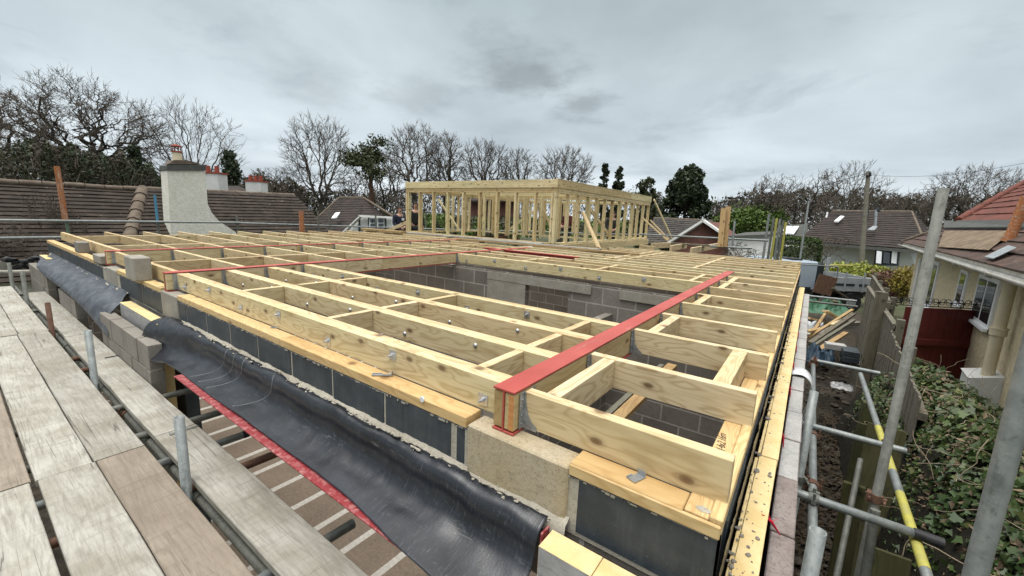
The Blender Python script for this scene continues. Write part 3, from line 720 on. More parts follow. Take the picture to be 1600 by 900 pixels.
# timber stub on near corner
b = MB(); b.tube([onp(660, 624, 1, 1.166)+Vector((0, -0.004, 0)), onp(660, 624, 1, 1.166)+Vector((0, 0.002, 0))], 0.013, 14)
tag(b.build('white_washer', M_WHITEPL), 'round white plastic washer fixed on the front plate edge', 'washer')

# ================================================================== INTERIOR SEEN THROUGH THE OPENINGS
b = MB()
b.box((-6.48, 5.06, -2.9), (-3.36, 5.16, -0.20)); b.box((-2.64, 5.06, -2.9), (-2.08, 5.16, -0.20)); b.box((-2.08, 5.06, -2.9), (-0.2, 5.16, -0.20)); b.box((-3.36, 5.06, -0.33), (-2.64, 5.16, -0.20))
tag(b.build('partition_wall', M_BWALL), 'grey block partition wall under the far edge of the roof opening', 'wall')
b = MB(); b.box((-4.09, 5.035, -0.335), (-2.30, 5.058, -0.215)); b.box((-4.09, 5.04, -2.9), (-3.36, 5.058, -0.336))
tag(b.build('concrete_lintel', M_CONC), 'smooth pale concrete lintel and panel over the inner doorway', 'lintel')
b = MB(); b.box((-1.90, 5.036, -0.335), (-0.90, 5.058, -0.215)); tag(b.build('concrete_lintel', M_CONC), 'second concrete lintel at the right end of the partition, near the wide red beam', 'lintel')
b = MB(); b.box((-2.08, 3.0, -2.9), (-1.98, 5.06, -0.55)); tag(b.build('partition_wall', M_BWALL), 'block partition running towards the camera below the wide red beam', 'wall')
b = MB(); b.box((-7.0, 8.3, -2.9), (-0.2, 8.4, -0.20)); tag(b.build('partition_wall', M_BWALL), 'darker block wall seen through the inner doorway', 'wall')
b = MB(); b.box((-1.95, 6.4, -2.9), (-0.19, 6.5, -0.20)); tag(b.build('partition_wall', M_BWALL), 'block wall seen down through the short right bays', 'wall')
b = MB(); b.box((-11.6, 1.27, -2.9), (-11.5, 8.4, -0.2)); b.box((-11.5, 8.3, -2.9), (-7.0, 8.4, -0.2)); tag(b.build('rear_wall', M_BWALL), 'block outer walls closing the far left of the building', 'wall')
o = wood('floor_batten', (-1.06, 2.6, -0.9), (-1.06, 4.6, -0.9), 0.10, 0.05, M_BROWNTIMBER); tag(o, 'brown timber board lying below the first short bay', 'board')
o = wood('floor_batten', (-1.17, 2.6, -0.93), (-1.17, 4.6, -0.93), 0.05, 0.05, M_OLDGREY); tag(o, 'grey timber beside the brown board below the first short bay', 'board')

# ================================================================== FOAM BOARDS, CAVITY, TIES
def foam(lo, hi, label, rot=0.0, foil=True, group=None):
    c = Vector(((lo[0]+hi[0])/2, (lo[1]+hi[1])/2, lo[2])); l_ = Vector(lo)-c; h_ = Vector(hi)-c
    b = MB(); b.box(l_, h_)
    if foil:
        b.m[:] = [0, 0, 1, 0, 1, 0] if (hi[0]-lo[0]) > (hi[1]-lo[1]) else [0, 0, 0, 1, 0, 1]
    return tag(b.build('foam_board', [M_PIR, M_FOIL], None, Matrix.Translation(c) @ Matrix.Rotation(rot, 4, 'Z'), 0.0015), label, 'insulation board', group)
foam((-0.585, 1.028, -0.95), (-0.40, 1.118, -0.386), 'foil faced foam board end at the near corner, left piece')
foam((-0.398, 1.030, -0.95), (-0.10, 1.119, -0.388), 'foil faced foam board at the near corner, right piece')
foam((-5.80, 1.03, -0.9), (-4.55, 1.12, -0.40), 'foil faced foam board standing in the gap between the two membranes')
foam((-11.4, 1.03, -0.9), (-10.6, 1.12, -0.40), 'foam board poking out at the far end of the dusty membrane')
G = 'yellow foam boards along the right cavity'
ysn = [(1.02, 2.16, 0.0), (2.165, 3.36, 0.006), (3.365, 5.05, 0.010), (5.055, 7.1, 0.012), (7.105, 9.1, 0.014)]
dd = ['nearest', 'second', 'third', 'fourth', 'farthest']
for k, (a, c, s_) in enumerate(ysn):
    foam((-0.062+s_, a, -0.95), (0.009+s_*.6, c, -0.40+0.003*(k % 2)), dd[k]+' yellow foam board in the right wall cavity', rot=R(rnd.uniform(-.12, .12)), group=G)
    foam((-0.0765+s_, a+0.03, -0.95), (-0.0635+s_, c-0.02, -0.405), dd[k]+' thin foam strip beside the black wall face', rot=R(rnd.uniform(-.1, .1)), foil=False, group='thin foam strips in the right cavity')
b = MB()
for i in range(300):
    y = 1.25+rnd.random()**1.7*7; x = -0.068+rnd.gauss(0, 0.007) if i % 2 else rnd.uniform(-0.06, 0.0)
    if i > 330: x = rnd.uniform(-0.07, -0.03)
    lump(b, (x, y, -0.398), rnd.choice((.002, .003, .004, .006, .009))*(1.15 if i % 2 else .8), i, (rnd.uniform(.8, 1.4), rnd.uniform(.8, 1.8), .6))
tag(b.build('mortar_crumbs', M_BLOCK), 'grey mortar crumbs dropped on the foam boards', 'mortar crumbs', kind='stuff')
tp = [((1190, 803), (1219, 836)), ((1228, 673), (1230, 694)), ((1230, 598), (1231, 618)), ((1238, 562), (1240, 580)), ((1243, 535), (1244, 545)), ((1246, 515), (1248, 524)), ((1250, 497), (1251, 504)), ((1253, 484), (1254, 490))]
G = 'red marks along the right outer wall'
for k, (a, c) in enumerate(tp):
    pa, pc = onp(*a, 2, -0.392), onp(*c, 2, -0.46); b = MB()
    if k == 0: pc = onp(*c, 2, -0.49)
    if k > 0: pa = Vector((0.012, pa.y, -0.40)); pc = Vector((0.028, pa.y+0.01, -0.492))
    mid = (pa+pc)/2+Vector((0, 0, 0.012))
    b.tube([pa, mid, pc], [0.001, 0.006, 0.002], 6)
    b.tube([mid, mid+Vector((0.02, 0.02, 0.012))], [0.0012, 0.0006], 5); b.tube([mid, mid+Vector((-0.015, 0.02, 0.02))], [0.0012, 0.0006], 5)
    tag(b.build('plastic_tie', M_PINKTAG), ('large red plastic wall tie across the nearest blocks' if k == 0 else '%s small red wall tie along the right cavity, counting away' % ORD[k]), 'wall tie', G)
# black strip filling the gap between foam and outer leaf
b = MB(); vs = []; fs = []
for i in range(161):
    y = 0.95+i*0.05; x = 0.016+noise.noise(Vector((y*2, 0, 0)))*0.003
    vs += [(x, y, -0.9), (x+0.001, y, -0.425+noise.noise(Vector((y*5, 3, 0)))*0.012)]
fs = [(2*i, 2*i+2, 2*i+3, 2*i+1) for i in range(160)]; b.add(vs, fs, 0, True)
tag(b.build('cavity_black_strip', M_DPC), 'black strip standing in the right cavity', 'membrane')
# ragged edge of membrane on the inner leaf face
b = MB(); vs = []
for i in range(441):
    y = 1.18+i*0.0195; q = noise.noise(Vector((y*9, 1, 0)))*0.006+noise.noise(Vector((y*40, 1, 0)))*0.004
    vs += [(-0.0865, y, -0.60), (-0.0845+abs(q), y, -0.30), (-0.0795+q, y, -0.24+q)]
b.add(vs, [(3*i+a, 3*i+3+a, 3*i+4+a, 3*i+1+a) for i in range(440) for a in (0, 1)], 0, True)
tag(b.build('slurry_edge', M_DPC), 'ragged black coating lapped down the side wall face', 'membrane')

# ================================================================== MEMBRANES
def bez(pts, n):
    # Catmull-Rom resample
    out = []; P = [Vector(p) for p in pts]; m_ = len(P)-1
    for i in range(n+1):
        u = i/n*m_; k = min(int(u), m_-1); f = u-k
        p0 = P[max(k-1, 0)]; p1 = P[k]; p2 = P[k+1]; p3 = P[min(k+2, m_)]
        out.append(0.5*((2*p1)+(p2-p0)*f+(2*p0-5*p1+4*p2-p3)*f*f+(3*p1-p0-3*p2+p3)*f*f*f))
    return out
def sheet(sections, nu, nv, wob, name, mat, label, thick=0.003):
    """sections: list of lists of control points (same count)"""
    secs = [bez(s_, nv) for s_ in sections]
    cols = [bez([s_[j] for s_ in secs], nu) for j in range(nv+1)]
    vs = []
    for i in range(nu+1):
        for j in range(nv+1):
            p = cols[j][i].copy(); w_ = wob*min(1, j/4)*(1-.75*max(0, (j/nv-.7)/.3))
            p += Vector((0, noise.noise(p*6)*w_*.6+noise.noise(Vector((p.x*16, p.y*6, 2)))*w_*.35, noise.noise(Vector((p.x*5, p.y*9, 5)))*w_+noise.noise(Vector((p.x*23, p.y*13, 9)))*w_*.35))
            vs.append(p)
    b = MB(); b.add(vs, [(i*(nv+1)+j, (i+1)*(nv+1)+j, (i+1)*(nv+1)+j+1, i*(nv+1)+j+1) for i in range(nu) for j in range(nv)], 0, True)
    o = b.build(name, mat); md = o.modifiers.new('thick', 'SOLIDIFY'); md.thickness = thick; md.offset = 0
    return tag(o, label, 'membrane')
prof = [(1.166, -.374), (1.134, -.372), (1.108, -.386), (1.096, -.420), (1.095, -.465), (1.076, -.512), (1.030, -.540), (.965, -.556), (.900, -.566)]
def sec(x, dy=0.0, dz=0.0, lip=0.0, skew=0.0):
    out = []
    for i, (y, z) in enumerate(prof):
        f = i/8
        out.append((x+skew*f, y+dy*f+lip*max(0, f-.7)*3.3, z+dz*f))
    return out
left_edge = [onp(282, 499, 1, 1.166), onp(268, 496, 1, 1.13), onp(252, 497, 1, 1.08), onp(236, 503, 1, 1.02), onp(225, 515, 1, 0.97), onp(219, 533, 1, 0.94), onp(221, 550, 1, 0.92), onp(233, 563, 1, 0.91), onp(262, 568, 1, 0.905)]
sections = [left_edge,
            [Vector((-4.22+0.0*i, 1.166, -0.374)) if i == 0 else Vector(p)*0.45+Vector(q)*0.55 for i, (p, q) in enumerate(zip(left_edge, sec(-3.95)))],
            sec(-3.7, 0, -.01, .03), sec(-3.2, 0, -.01, .02), sec(-2.6, 0, 0, .02), sec(-2.0, 0, -.005, .02), sec(-1.5, 0, -.005, .012), sec(-1.05, -.03, -.01, 0), sec(-0.62, -.05, -.02, 0)]
sheet(sections, 150, 40, 0.014, 'cavity_tray', M_DPC, 'glossy black membrane curving down from the black blocks over the red lintel')
prof2 = [(1.166, -.350), (1.14, -.375), (1.10, -.400), (1.05, -.42), (1.00, -.435), (.955, -.46), (.925, -.49), (.90, -.52), (.885, -.56)]
def sec2(x, dz=0.0, skew=0.0, dy=0.0):
    return [(x+skew*i/8, y+dy*i/8, z+dz*(i/8)**2) for i, (y, z) in enumerate(prof2)]
sheet([sec2(-11.25, .06, 0.9), sec2(-10.4, .02, .6), sec2(-9.4, 0, .4), sec2(-8.4, 0, .35), sec2(-7.6, -.01, .2), sec2(-6.9, -.06, .3), sec2(-6.15, -.16, .50)], 130, 26, 0.018, 'cavity_tray', M_DPC2, 'dusty crumpled black membrane with painted highlights draped over the far front cavity')
# lintel under the main membrane
b = MB(); b.box((-3.62, 0.880, -0.590), (-0.98, 1.0, -0.582)); b.box((-4.30, 0.992, -0.660), (-0.60, 1.0, -0.583))
b.box((-0.608, 1.075, -0.50), (-0.600, 1.125, -0.385))
tag(b.build('steel_lintel', M_REDD, None, None, 0.001), 'red steel lintel edge showing below the glossy black membrane', 'lintel')
# loops of binding wire on the membrane
for k, (xx, rr) in enumerate(((-3.30, .06), (-3.18, .09), (-3.02, .07), (-2.62, .10))):
    pts = []
    for i in range(15):
        f = i/14; yy_ = 1.12-0.19*f
        zz = -0.352-(0.19*min(1, f*1.15))**1.0+0.012
        # follow the sheet profile
        fi = f*7.5; k0 = int(fi); q = fi-k0; yA, zA = prof[min(k0, 8)]; yB, zB = prof[min(k0+1, 8)]
        pts.append((xx+rr*math.sin(f*2.6)-0.15*f*f, yA+(yB-yA)*q-0.006, zA+(zB-zA)*q+0.016))
    b = MB(); b.tube(pts, 0.0011, 5); tag(b.build('binding_wire', M_GALV), '%s thin bright wire curling over the glossy membrane, from the left' % ORD[k], 'wire', 'wires curling over the membrane')

# white plastic strip looped over the right wall
b = MB()
path = [(-0.0, -.494), (.06, -.478), (.11, -.488), (.150, -.54), (.166, -.63), (.160, -.74), (.140, -.86), (.125, -1.0), (.118, -1.25)]
pp = bez([(x, 0, z) for x, z in path], 40); vs = []
for p in pp:
    vs += [(p.x, 3.86+0.25*max(0, -p.z-.5), p.z), (p.x, 4.06+0.15*max(0, -p.z-.5), p.z)]
b.add(vs, [(2*i, 2*i+1, 2*i+3, 2*i+2) for i in range(40)], 0, True)
o = b.build('plastic_strip', M_WHITEPL); md = o.modifiers.new('t', 'SOLIDIFY'); md.thickness = 0.005
tag(o, 'white plastic strip bent over the outer wall on the right', 'plastic strip')

# ================================================================== SCAFFOLD, LEFT
def pipe(p0, p1, label, mat=None, name='scaffold_tube', cat='scaffold tube', r=0.0242, group=None, open_end=False, n=18, coupl=(), seg=None):
    mat = mat or M_TUBE
    p0 = Vector(p0); p1 = Vector(p1); ln = (p1-p0).length; fr = frame(p0, p1)
    b = MB(); b.tube([(0, 0, 0), (ln, 0, 0)], r, n, caps=False)
    b.add([(0, r*math.cos(2*math.pi*k/n), r*math.sin(2*math.pi*k/n)) for k in range(n)], [tuple(reversed(range(n)))])
    if open_end:
        ri = r*0.84
        ring = lambda x, q: [(x, q*math.cos(2*math.pi*k/n), q*math.sin(2*math.pi*k/n)) for k in range(n)]
        # the outer rim shares the direction convention of tube(): rebuild plainly
        b = MB(); V = ring(0, r)+ring(ln, r)+ring(ln, ri)+ring(ln-0.3, ri); fs = []
        for s_ in range(3):
            for k in range(n): k2 = (k+1) % n; fs.append((s_*n+k, s_*n+k2, (s_+1)*n+k2, (s_+1)*n+k))
        b.add(V, fs, 0, True); b.sm = [True]*n+[False]*n+[True]*n
        b.add(ring(ln-0.3, ri), [tuple(range(n))], 1)
        o = b.build(name, [mat, M_BLACKPL], None, fr)
    else:
        b.add([(ln, r*math.cos(2*math.pi*k/n), r*math.sin(2*math.pi*k/n)) for k in range(n)], [tuple(range(n))])
        o = b.build(name, mat, None, fr)
    for t_ in coupl:
        c = MB(); q = r*1.0
        c.tube([(t_-0.025, 0, 0), (t_+0.025, 0, 0)], r*1.33, 12, smooth=True)
        c.box((t_-0.028, r*0.9, -0.028), (t_+0.028, r*1.9, 0.028)); c.box((t_-0.012, -r*2.0, -0.014), (t_+0.012, -r*1.1, 0.014))
        c.tube([(t_-0.0, r*1.2, -0.05), (t_, r*1.2, 0.05)], 0.009, 6); c.tube([(t_, -r*1.7, 0.014), (t_, -r*1.7, 0.055)], 0.0075, 6)
        c.build('coupler', M_RUST if rnd.random() < .6 else M_TUBED, o, fr)
    return tag(o, label, cat, group)
G = 'scaffold boards of the walkway'
def board(x0, x1, y0, y1, label, mat, z=-0.85, th=0.038, rot=0.0, hoop=False):
    yc = (y0+y1)/2; dz = rnd.uniform(-.003, .003)
    b = MB(); nseg = max(2, int((x1-x0)/0.12)); ln = x1-x0; w = (y1-y0)
    # gently worn edges: outline wobble, bevelled
    vs = []; fs = []
    for i in range(nseg+1):
        x = ln*i/nseg; a = noise.noise(Vector((x*1.7, yc*9, 1)))*0.0035; c = noise.noise(Vector((x*1.7, yc*9, 7)))*0.0035; e = noise.noise(Vector((x*6, yc*5, 3)))*0.0012
        vs += [(x, -w/2+a, -th/2), (x, -w/2+a, th/2-.004), (x, -w/2+a+.004, th/2+e), (x, 0, th/2+e*1.5), (x, w/2+c-.004, th/2+e), (x, w/2+c, th/2-.004), (x, w/2+c, -th/2)]
    for i in range(nseg):
        for q in range(7):
            q2 = (q+1) % 7; fs.append((i*7+q, i*7+q2, (i+1)*7+q2, (i+1)*7+q))
    fs.append(tuple(reversed(range(7)))); fs.append(tuple(nseg*7+q for q in range(7)))
    b.add(vs, fs)
    M = Matrix.Translation((x0, yc, z-th/2+dz)) @ Matrix.Rotation(rot, 4, 'Z')
    o = b.build('scaffold_board', mat, None, M)
    o.data.flip_normals()
    if hoop:
        c = MB(); c.box((-0.0015, -w/2-0.001, -th/2), (0.012, w/2+0.001, th/2+0.0015)); c.build('end_band', M_GALV, o, M)
    return tag(o, label, 'scaffold board', G)
board(-3.213, 0.65, 0.386, 0.604, 'brown weathered board of the walkway, near length nearest the tube uprights', M_BOARDB)
board(-3.215, 0.65, 0.156, 0.380, 'grey cracked board of the walkway, near length in the middle row', M_BOARD)
board(-3.222, 0.65, -0.10, 0.128, 'palest near board of the walkway, at the bottom left', M_BOARD)
board(-3.22, 0.65, -0.34, -0.115, 'near board of the walkway farthest from the building', M_BOARDB)
board(-6.96, -3.222, 0.378, 0.604, 'pale board of the walkway beyond the brown one, beside the uprights', M_BOARD)
board(-6.93, -3.226, 0.150, 0.372, 'pale board in the middle row, beyond the first joint', M_BOARD)
board(-6.5, -3.228, -0.09, 0.135, 'brown board at the left edge beyond the first joint', M_BOARDB)
board(-6.5, -3.23, -0.33, -0.10, 'brown board at the far left edge of the photo', M_BOARDB)
board(-10.8, -6.97, 0.390, 0.612, 'far pale board in the row beside the uprights', M_BOARD)
board(-10.8, -6.94, 0.158, 0.384, 'far pale board in the middle row', M_BOARD)
board(-3.295, 0.55, 0.672, 0.896, 'single pale board between the uprights and the membrane, near length', M_BOARD)
board(-6.50, -3.305, 0.672, 0.893, 'single pale board between the uprights and the membrane, middle length', M_BOARD)
board(-9.9, -6.51, 0.680, 0.90, 'single pale board between the uprights and the membrane, far length', M_BOARD)
b = MB(); b.box((-3.26, 0.735, -0.849), (-3.235, 0.893, -0.8465)); tag(b.build('metal_strip', M_TUBED), 'thin metal strip lying across the outer board near its joint', 'metal strip')
b = MB(); b.box((-5.38, 0.80, -0.849), (-5.36, 0.893, -0.846)); tag(b.build('metal_strip', M_BLACKPL), 'small dark strip at the edge of the middle outer board', 'metal strip')
def stub(bx, by, tx, ty, label, mat, yy=0.637):
    base = onp(bx, by, 1, yy); top = onp(tx, ty, 1, yy)
    pipe((base.x, yy, -2.2), (base.x+(top.x-base.x)*0.3, yy, top.z), label, mat, name='scaffold_upright', cat='scaffold tube', open_end=True, group='scaffold uprights poking up through the walkway')
stub(292, 770, 280, 652, 'nearest grey tube upright poking through the walkway', M_TUBE)
stub(147, 592, 140, 519, 'second grey tube upright poking through the walkway', M_TUBE)
stub(80, 510, 74, 473, 'short rusty tube upright poking through the walkway', M_RUST)
stub(41, 466, 36, 425, 'fourth tube upright, dull grey, beyond the rusty one', M_TUBED)
stub(18, 437, 14, 411, 'farthest dull tube upright beside the walkway', M_TUBED)
G2 = 'cross tubes under the walkway'
for k, (x, y1, mt, lb) in enumerate(((-1.70, 1.07, M_TUBE, 'nearest cross tube end sticking out below the outer board'), (-2.62, 1.16, M_RUST, 'brownish cross tube end over the patio floor'), (-3.02, 1.11, M_TUBE, 'grey cross tube with black cap over the patio floor'),
                   (-3.50, 1.12, M_TUBED, 'dull cross tube end nearest the patio jamb'), (-4.12, 1.15, M_TUBED, 'long dark cross tube by the yellow jamb strip'), (-5.3, 0.99, M_RUST, 'rusty cross tube beside the low block pier'), (-5.75, 1.0, M_RUST, 'rusty cross tube under the drooping membrane corner'),
                   (-7.2, 0.90, M_TUBE, 'cross tube below the far membrane edge'), (-8.6, 0.90, M_TUBED, 'second cross tube below the far membrane edge'), (-10.2, 0.9, M_TUBED, 'farthest cross tube below the walkway'))):
    o = pipe((x-0.06, -0.6, -0.914), (x, y1, -0.914), lb, mt, group=G2, open_end=(k in (0, 2)))
    if k == 2:
        c = MB(); fr = frame((x-0.06, -0.6, -0.914), (x, y1, -0.914)); l_ = (Vector((x, y1, 0))-Vector((x-.06, -.6, 0))).length
        c.tube([(l_-0.03, 0, 0), (l_+0.004, 0, 0)], 0.0262, 16); c.build('end_cap', M_BLACKPL, o, fr)
pipe((-11.5, 0.637+0.052, -0.965), (0.5, 0.637+0.052, -0.965), 'long ledger tube running below the gap in the walkway', M_TUBED, coupl=(7.4, 8.9, 5.0))
pipe((-11.5, -0.3, -0.965), (0.5, -0.3, -0.965), 'inner ledger tube below the walkway boards', M_TUBED)
for k, x in enumerate((-2.2, -6.2)):
    o = wood('support_timber', (x, 0.2, -1.2), (x+0.5, 0.95, -1.25), 0.06, 0.09, M_BROWNTIMBER); tag(o, ('near' if k == 0 else 'far')+' brown timber piece seen below the walkway gap', 'timber')
# far left clutter beside the walkway end
b = MB(); P0 = Vector((-12.35, -1.2, -0.86)); b.box((0, 0, 0), (0.04, 2.15, 0.225)); o = b.build('toe_board', M_BOARD, None, Matrix.Translation((-12.35, -1.15, -0.80))); tag(o, 'pale toe board standing on edge at the far end of the walkway', 'scaffold board')
for k, (px_, py_, w_, h_) in enumerate(((28, 408, .28, .10), (57, 408, .42, .12), (36, 417, .22, .08))):
    p = onp(px_, py_, 0, -12.2); b = MB()
    for j in range(7): lump(b, p+Vector((0, rnd.uniform(-w_, w_)*.5, rnd.uniform(-.3, .5)*h_)), h_*.6, 50*k+j, (1, 1.5, .8))
    tag(b.build('tool_bag', M_BLACKPL), ('crumpled black strap hanging over the toe board', 'black tool bag against the toe board', 'small black bundle at the foot of the toe board')[k], 'bag')
o = wood('short_board', (-11.9, 0.42, -0.72), (-11.6, 1.0, -0.72), 0.2, 0.035, M_BOARD); tag(o, 'short pale board bridging to the far block pier', 'board')

# perimeter guard rails and posts on the left / back
G3 = 'guard rail tubes around the far scaffold'
pipe((-12, -3, .20), (-12, 4.6, .195), 'upper guard rail in front of the left neighbour roof, left length', M_TUBE, group=G3)
pipe((-12.05, 4.3, .19), (-12.05, 9.7, .06), 'upper guard rail in front of the left neighbour roof, right length', M_TUBE, group=G3)
pipe((-12, -3, -.12), (-12, 1.42, -.125), 'lower guard rail at the far left', M_TUBE, group=G3)
def post(x, y, z0, z1, label, mat, lean=0.0, r=0.0242, sp=None, cat='scaffold tube', group=None):
    return pipe((x, y, z0), (x+lean, y, z1), label, mat, name='scaffold_upright', cat=cat, group=group, r=r)
post(-12.05, 1.52, -3.0, 0.32, 'green tube upright at the far left corner', M_GREENTUBE)
b = wood('upright_board', (-12.02, 1.50, 0.20), (-12.02, 1.49, 1.24), 0.03, 0.085, M_ORANGE, up=(0, 1, 0)); tag(b, 'rusty orange upright strip against the left neighbour roof', 'upright')
post(-12.05, 2.94, -3.0, 0.15, 'grey lower half of the blue topped upright', M_TUBED); post(-12.05, 2.94, 0.15, 0.79, 'blue painted tube upright against the left neighbour roof', M_BLUETUBE, r=.026)
post(-12.05, 4.55, -3.0, 0.38, 'thin grey upright right of the white chimney', M_TUBED)
post(-12.05, 6.72, -3.0, 0.56, 'left of two grey uprights before the brown hipped roof', M_TUBED); post(-12.05, 7.08, -3.0, 0.57, 'right of two grey uprights before the brown hipped roof', M_TUBED)
post(-12.05, 8.75, -3.0, 0.53, 'grey upright before the half timbered gable', M_TUBED)
b = MB(); p = onp(472, 361, 0, -11.7); b.tube([p+Vector((0, 0, -.06)), p+Vector((0, 0, .56))], [.075, .062], 10); o = b.build('chimney_stub', M_ORANGE); tag(o, 'rusty red and white post stub at the end of the left roof', 'post')

# ================================================================== SCAFFOLD, RIGHT
G4 = 'cross tubes over the side alley'
pipe((0.13, 2.90, -0.93), (0.745, 2.90, -0.93), 'nearest cross tube over the alley, pale with black sleeve ends', M_TUBE, group=G4, coupl=(0.09,), open_end=True)
c = MB(); c.tube([(0.66, 2.9, -0.928), (0.775, 2.9, -0.93)], 0.028, 14); o = c.build('end_sleeve', M_BLACKPL, bpy.data.objects[[x.name for x in bpy.data.objects if x.get('label', '').startswith('nearest cross tube over')][0]])
pipe((0.11, 4.02, -0.93), (0.78, 4.02, -0.93), 'second cross tube over the alley', M_TUBE, group=G4, coupl=(0.08, 0.56))
pipe((0.20, 6.12, -0.93), (0.84, 6.14, -0.94), 'third cross tube over the alley, ending at the fence', M_TUBE, group=G4, coupl=(0.03,))
pipe((0.05, 12.0, -0.93), (1.02, 12.1, -0.93), 'far upper cross tube over the alley', M_TUBE, group=G4); pipe((0.05, 11.6, -1.0), (1.02, 11.7, -1.0), 'far lower cross tube over the alley', M_TUBED, group=G4)
pipe((0.222, 1.2, -0.978), (0.222, 6.35, -0.978), 'long ledger tube close to the outer wall', M_TUBE, coupl=(1.95, 2.75, 4.9))
def ycut(f): return Vector((0.68-0.0, 1.9, -0.98)).lerp(Vector((0.672, 6.1, -0.98)), f)
o = pipe(ycut(0), ycut(1), 'ledger tube with worn yellow paint beside the ivy', M_TUBE)
for (a, c_) in ((0.155, 0.36), (0.40, 0.62)):
    c = MB(); c.tube([ycut(a+.03), ycut(c_)], 0.0247, 18, caps=False); c.build('yellow_paint', M_YELLOW, o)
pipe((0.146, 1.577, -3.0), (0.146, 1.575, -0.305), 'nearest open topped upright beside the outer wall', M_TUBE, name='scaffold_upright', open_end=True, coupl=(2.0,))
pipe((0.150, 3.10, -3.0), (0.143, 3.126, -0.347), 'second upright beside the outer wall', M_TUBE, name='scaffold_upright', coupl=(2.05,), open_end=True)
pipe((0.505, 3.02, -3.0), (0.555, 3.30, 0.915), 'tall leaning upright crossing the neighbour house', M_TUBED, name='scaffold_upright', coupl=(2.07,), open_end=True)
pipe((0.455, 1.40, -2.6), (0.500, 1.62, 0.62), 'nearest tall upright at the right edge of the photo', M_TUBE, name='scaffold_upright')
pipe((0.30, 2.2, -2.9), (0.62, 4.6, -1.35), 'dark tube leaning low in the alley', M_TUBED, r=.022)
pipe((0.56, 2.75, -3.0), (0.52, 3.05, -0.95), 'dark lower upright in the shade of the ivy', M_TUBED)
# far right corner uprights
pipe(at(1250, 405, 10.5), at(1264, 314, 10.5), 'single grey upright behind the far right corner of the roof', M_TUBE, name='scaffold_upright', n=10)
for k, (px_, t_, mt) in enumerate(((1197, 334, M_TUBE), (1204, 340, M_TUBED), (1209, 341, M_YELLOW), (1214, 342, M_TUBE), (1219, 344, M_TUBED), (1223, 347, M_YELLOW))):
    a = at(px_-4.5+0.6*k, 404, 11.0+.1*k); c = at(px_+5, t_, 11.0+.1*k)
    pipe(a+Vector((0, 0, -2.5)), c, ('%s of the upright tubes bundled beside the hedge, from the left' % ORD[k]), mt, name='scaffold_upright', group='tubes bundled upright beside the hedge', n=10, r=0.03)
for k, (px_, t_) in enumerate(((1128, 326), (1135, 323))):
    o = wood('upright_board', at(px_-3, 386, 9.4), at(px_+3, t_, 9.4), 0.038, 0.115, M_OLDGREY if 0 else M_BROWNTIMBER, up=(1, 0, 0)); tag(o, ('left' if k == 0 else 'right')+' of two tall boards standing upright at the back of the roof', 'board')
pipe(at(1144, 388, 9.8), at(1148, 345, 9.8), 'thin upright right of the two standing boards', M_TUBE, n=8)
pipe(at(1000, 366, 12.5), at(1200, 376, 9.9), 'guard rail across the brick gable', M_TUBE, n=8, group=G3)
pipe(at(1110, 385, 9.6), at(1175, 388, 9.4), 'lower guard rail behind the standing boards', M_TUBE, n=8, group=G3)
pipe(at(650, 357, 15.5), at(1010, 367, 16.6), 'long guard rail seen through the timber frame', M_TUBE, n=8, group=G3)
for k, px_ in enumerate((665, 720, 795, 905, 975)):
    pipe(at(px_, 372, 16.2)-Vector((0, 0, 2)), at(px_, 335, 16.2), '%s thin scaffold upright seen through the timber frame' % ORD[k], M_TUBED, n=8, name='scaffold_upright', group='uprights behind the timber frame')

# ================================================================== TIMBER STUD FRAME
SX0, SX1, SY0, SY1 = -10.44, -5.036, 8.70, 15.7
fr_ = thing('roof_pavilion', 'tall open timber stud frame with board fascia standing at the back of the roof', 'timber frame', (SX1, SY0, 0))
M_STUD = material('stud_pine', woodfn((0.76, 0.65, 0.41), (0.46, 0.34, 0.17), (0.12, 0.07, 0.03), green=(0.40, 0.36, 0.19), var=.32, band=34), rough=0.65, bump=0.1, bdist=0.004)
ZT = 1.245; ZB = 0.047
def stud(x, y, ax, t=0.047, w=0.095, zt=ZT):
    wood('stud', (x, y, ZB), (x, y, zt), w if ax == 'x' else t, t if ax == 'x' else w, M_STUD, fr_, up=(1, 0, 0) if ax == 'x' else (1, 0, 0), bevel=0)
def seg(nm, p0, p1, w, h, m=None): return wood(nm, p0, p1, w, h, m or M_STUD, fr_, bevel=0.002)
xs = [SX0+0.03]+[SX0+0.6*i for i in range(1, 9)]+[SX1-0.035]
for i, x in enumerate(xs): stud(x, SY0+0.05, 'x', t=0.055 if 0 < i < 9 else 0.08)
stud(SX0+0.11, SY0+0.05, 'x'); stud(SX1-0.12, SY0+0.05, 'x', t=.06)
ny = 12
for i in range(1, ny+1):
    stud(SX1-0.05, SY0+0.1+(SY1-SY0-0.15)*i/ny, 'y')
stud(SX1-0.05, SY0+0.16+(SY1-SY0-0.15)*3/ny, 'y'); stud(SX1-0.05, SY0+0.16+(SY1-SY0-0.15)*7/ny, 'y')
for i in range(1, ny+1): stud(SX0+0.05, SY0+(SY1-SY0)*i/ny, 'y')
for i in range(1, 9): stud(SX0+0.6*i, SY1-0.05, 'x')
for i in range(1, 8): stud(SX0+0.7*i, 12.2, 'x')
for i in range(0, 9): stud(SX0+0.3+0.6*i, 10.5, 'x')
for i in range(1, 12): stud(-7.7, SY0+.55*i, 'y')
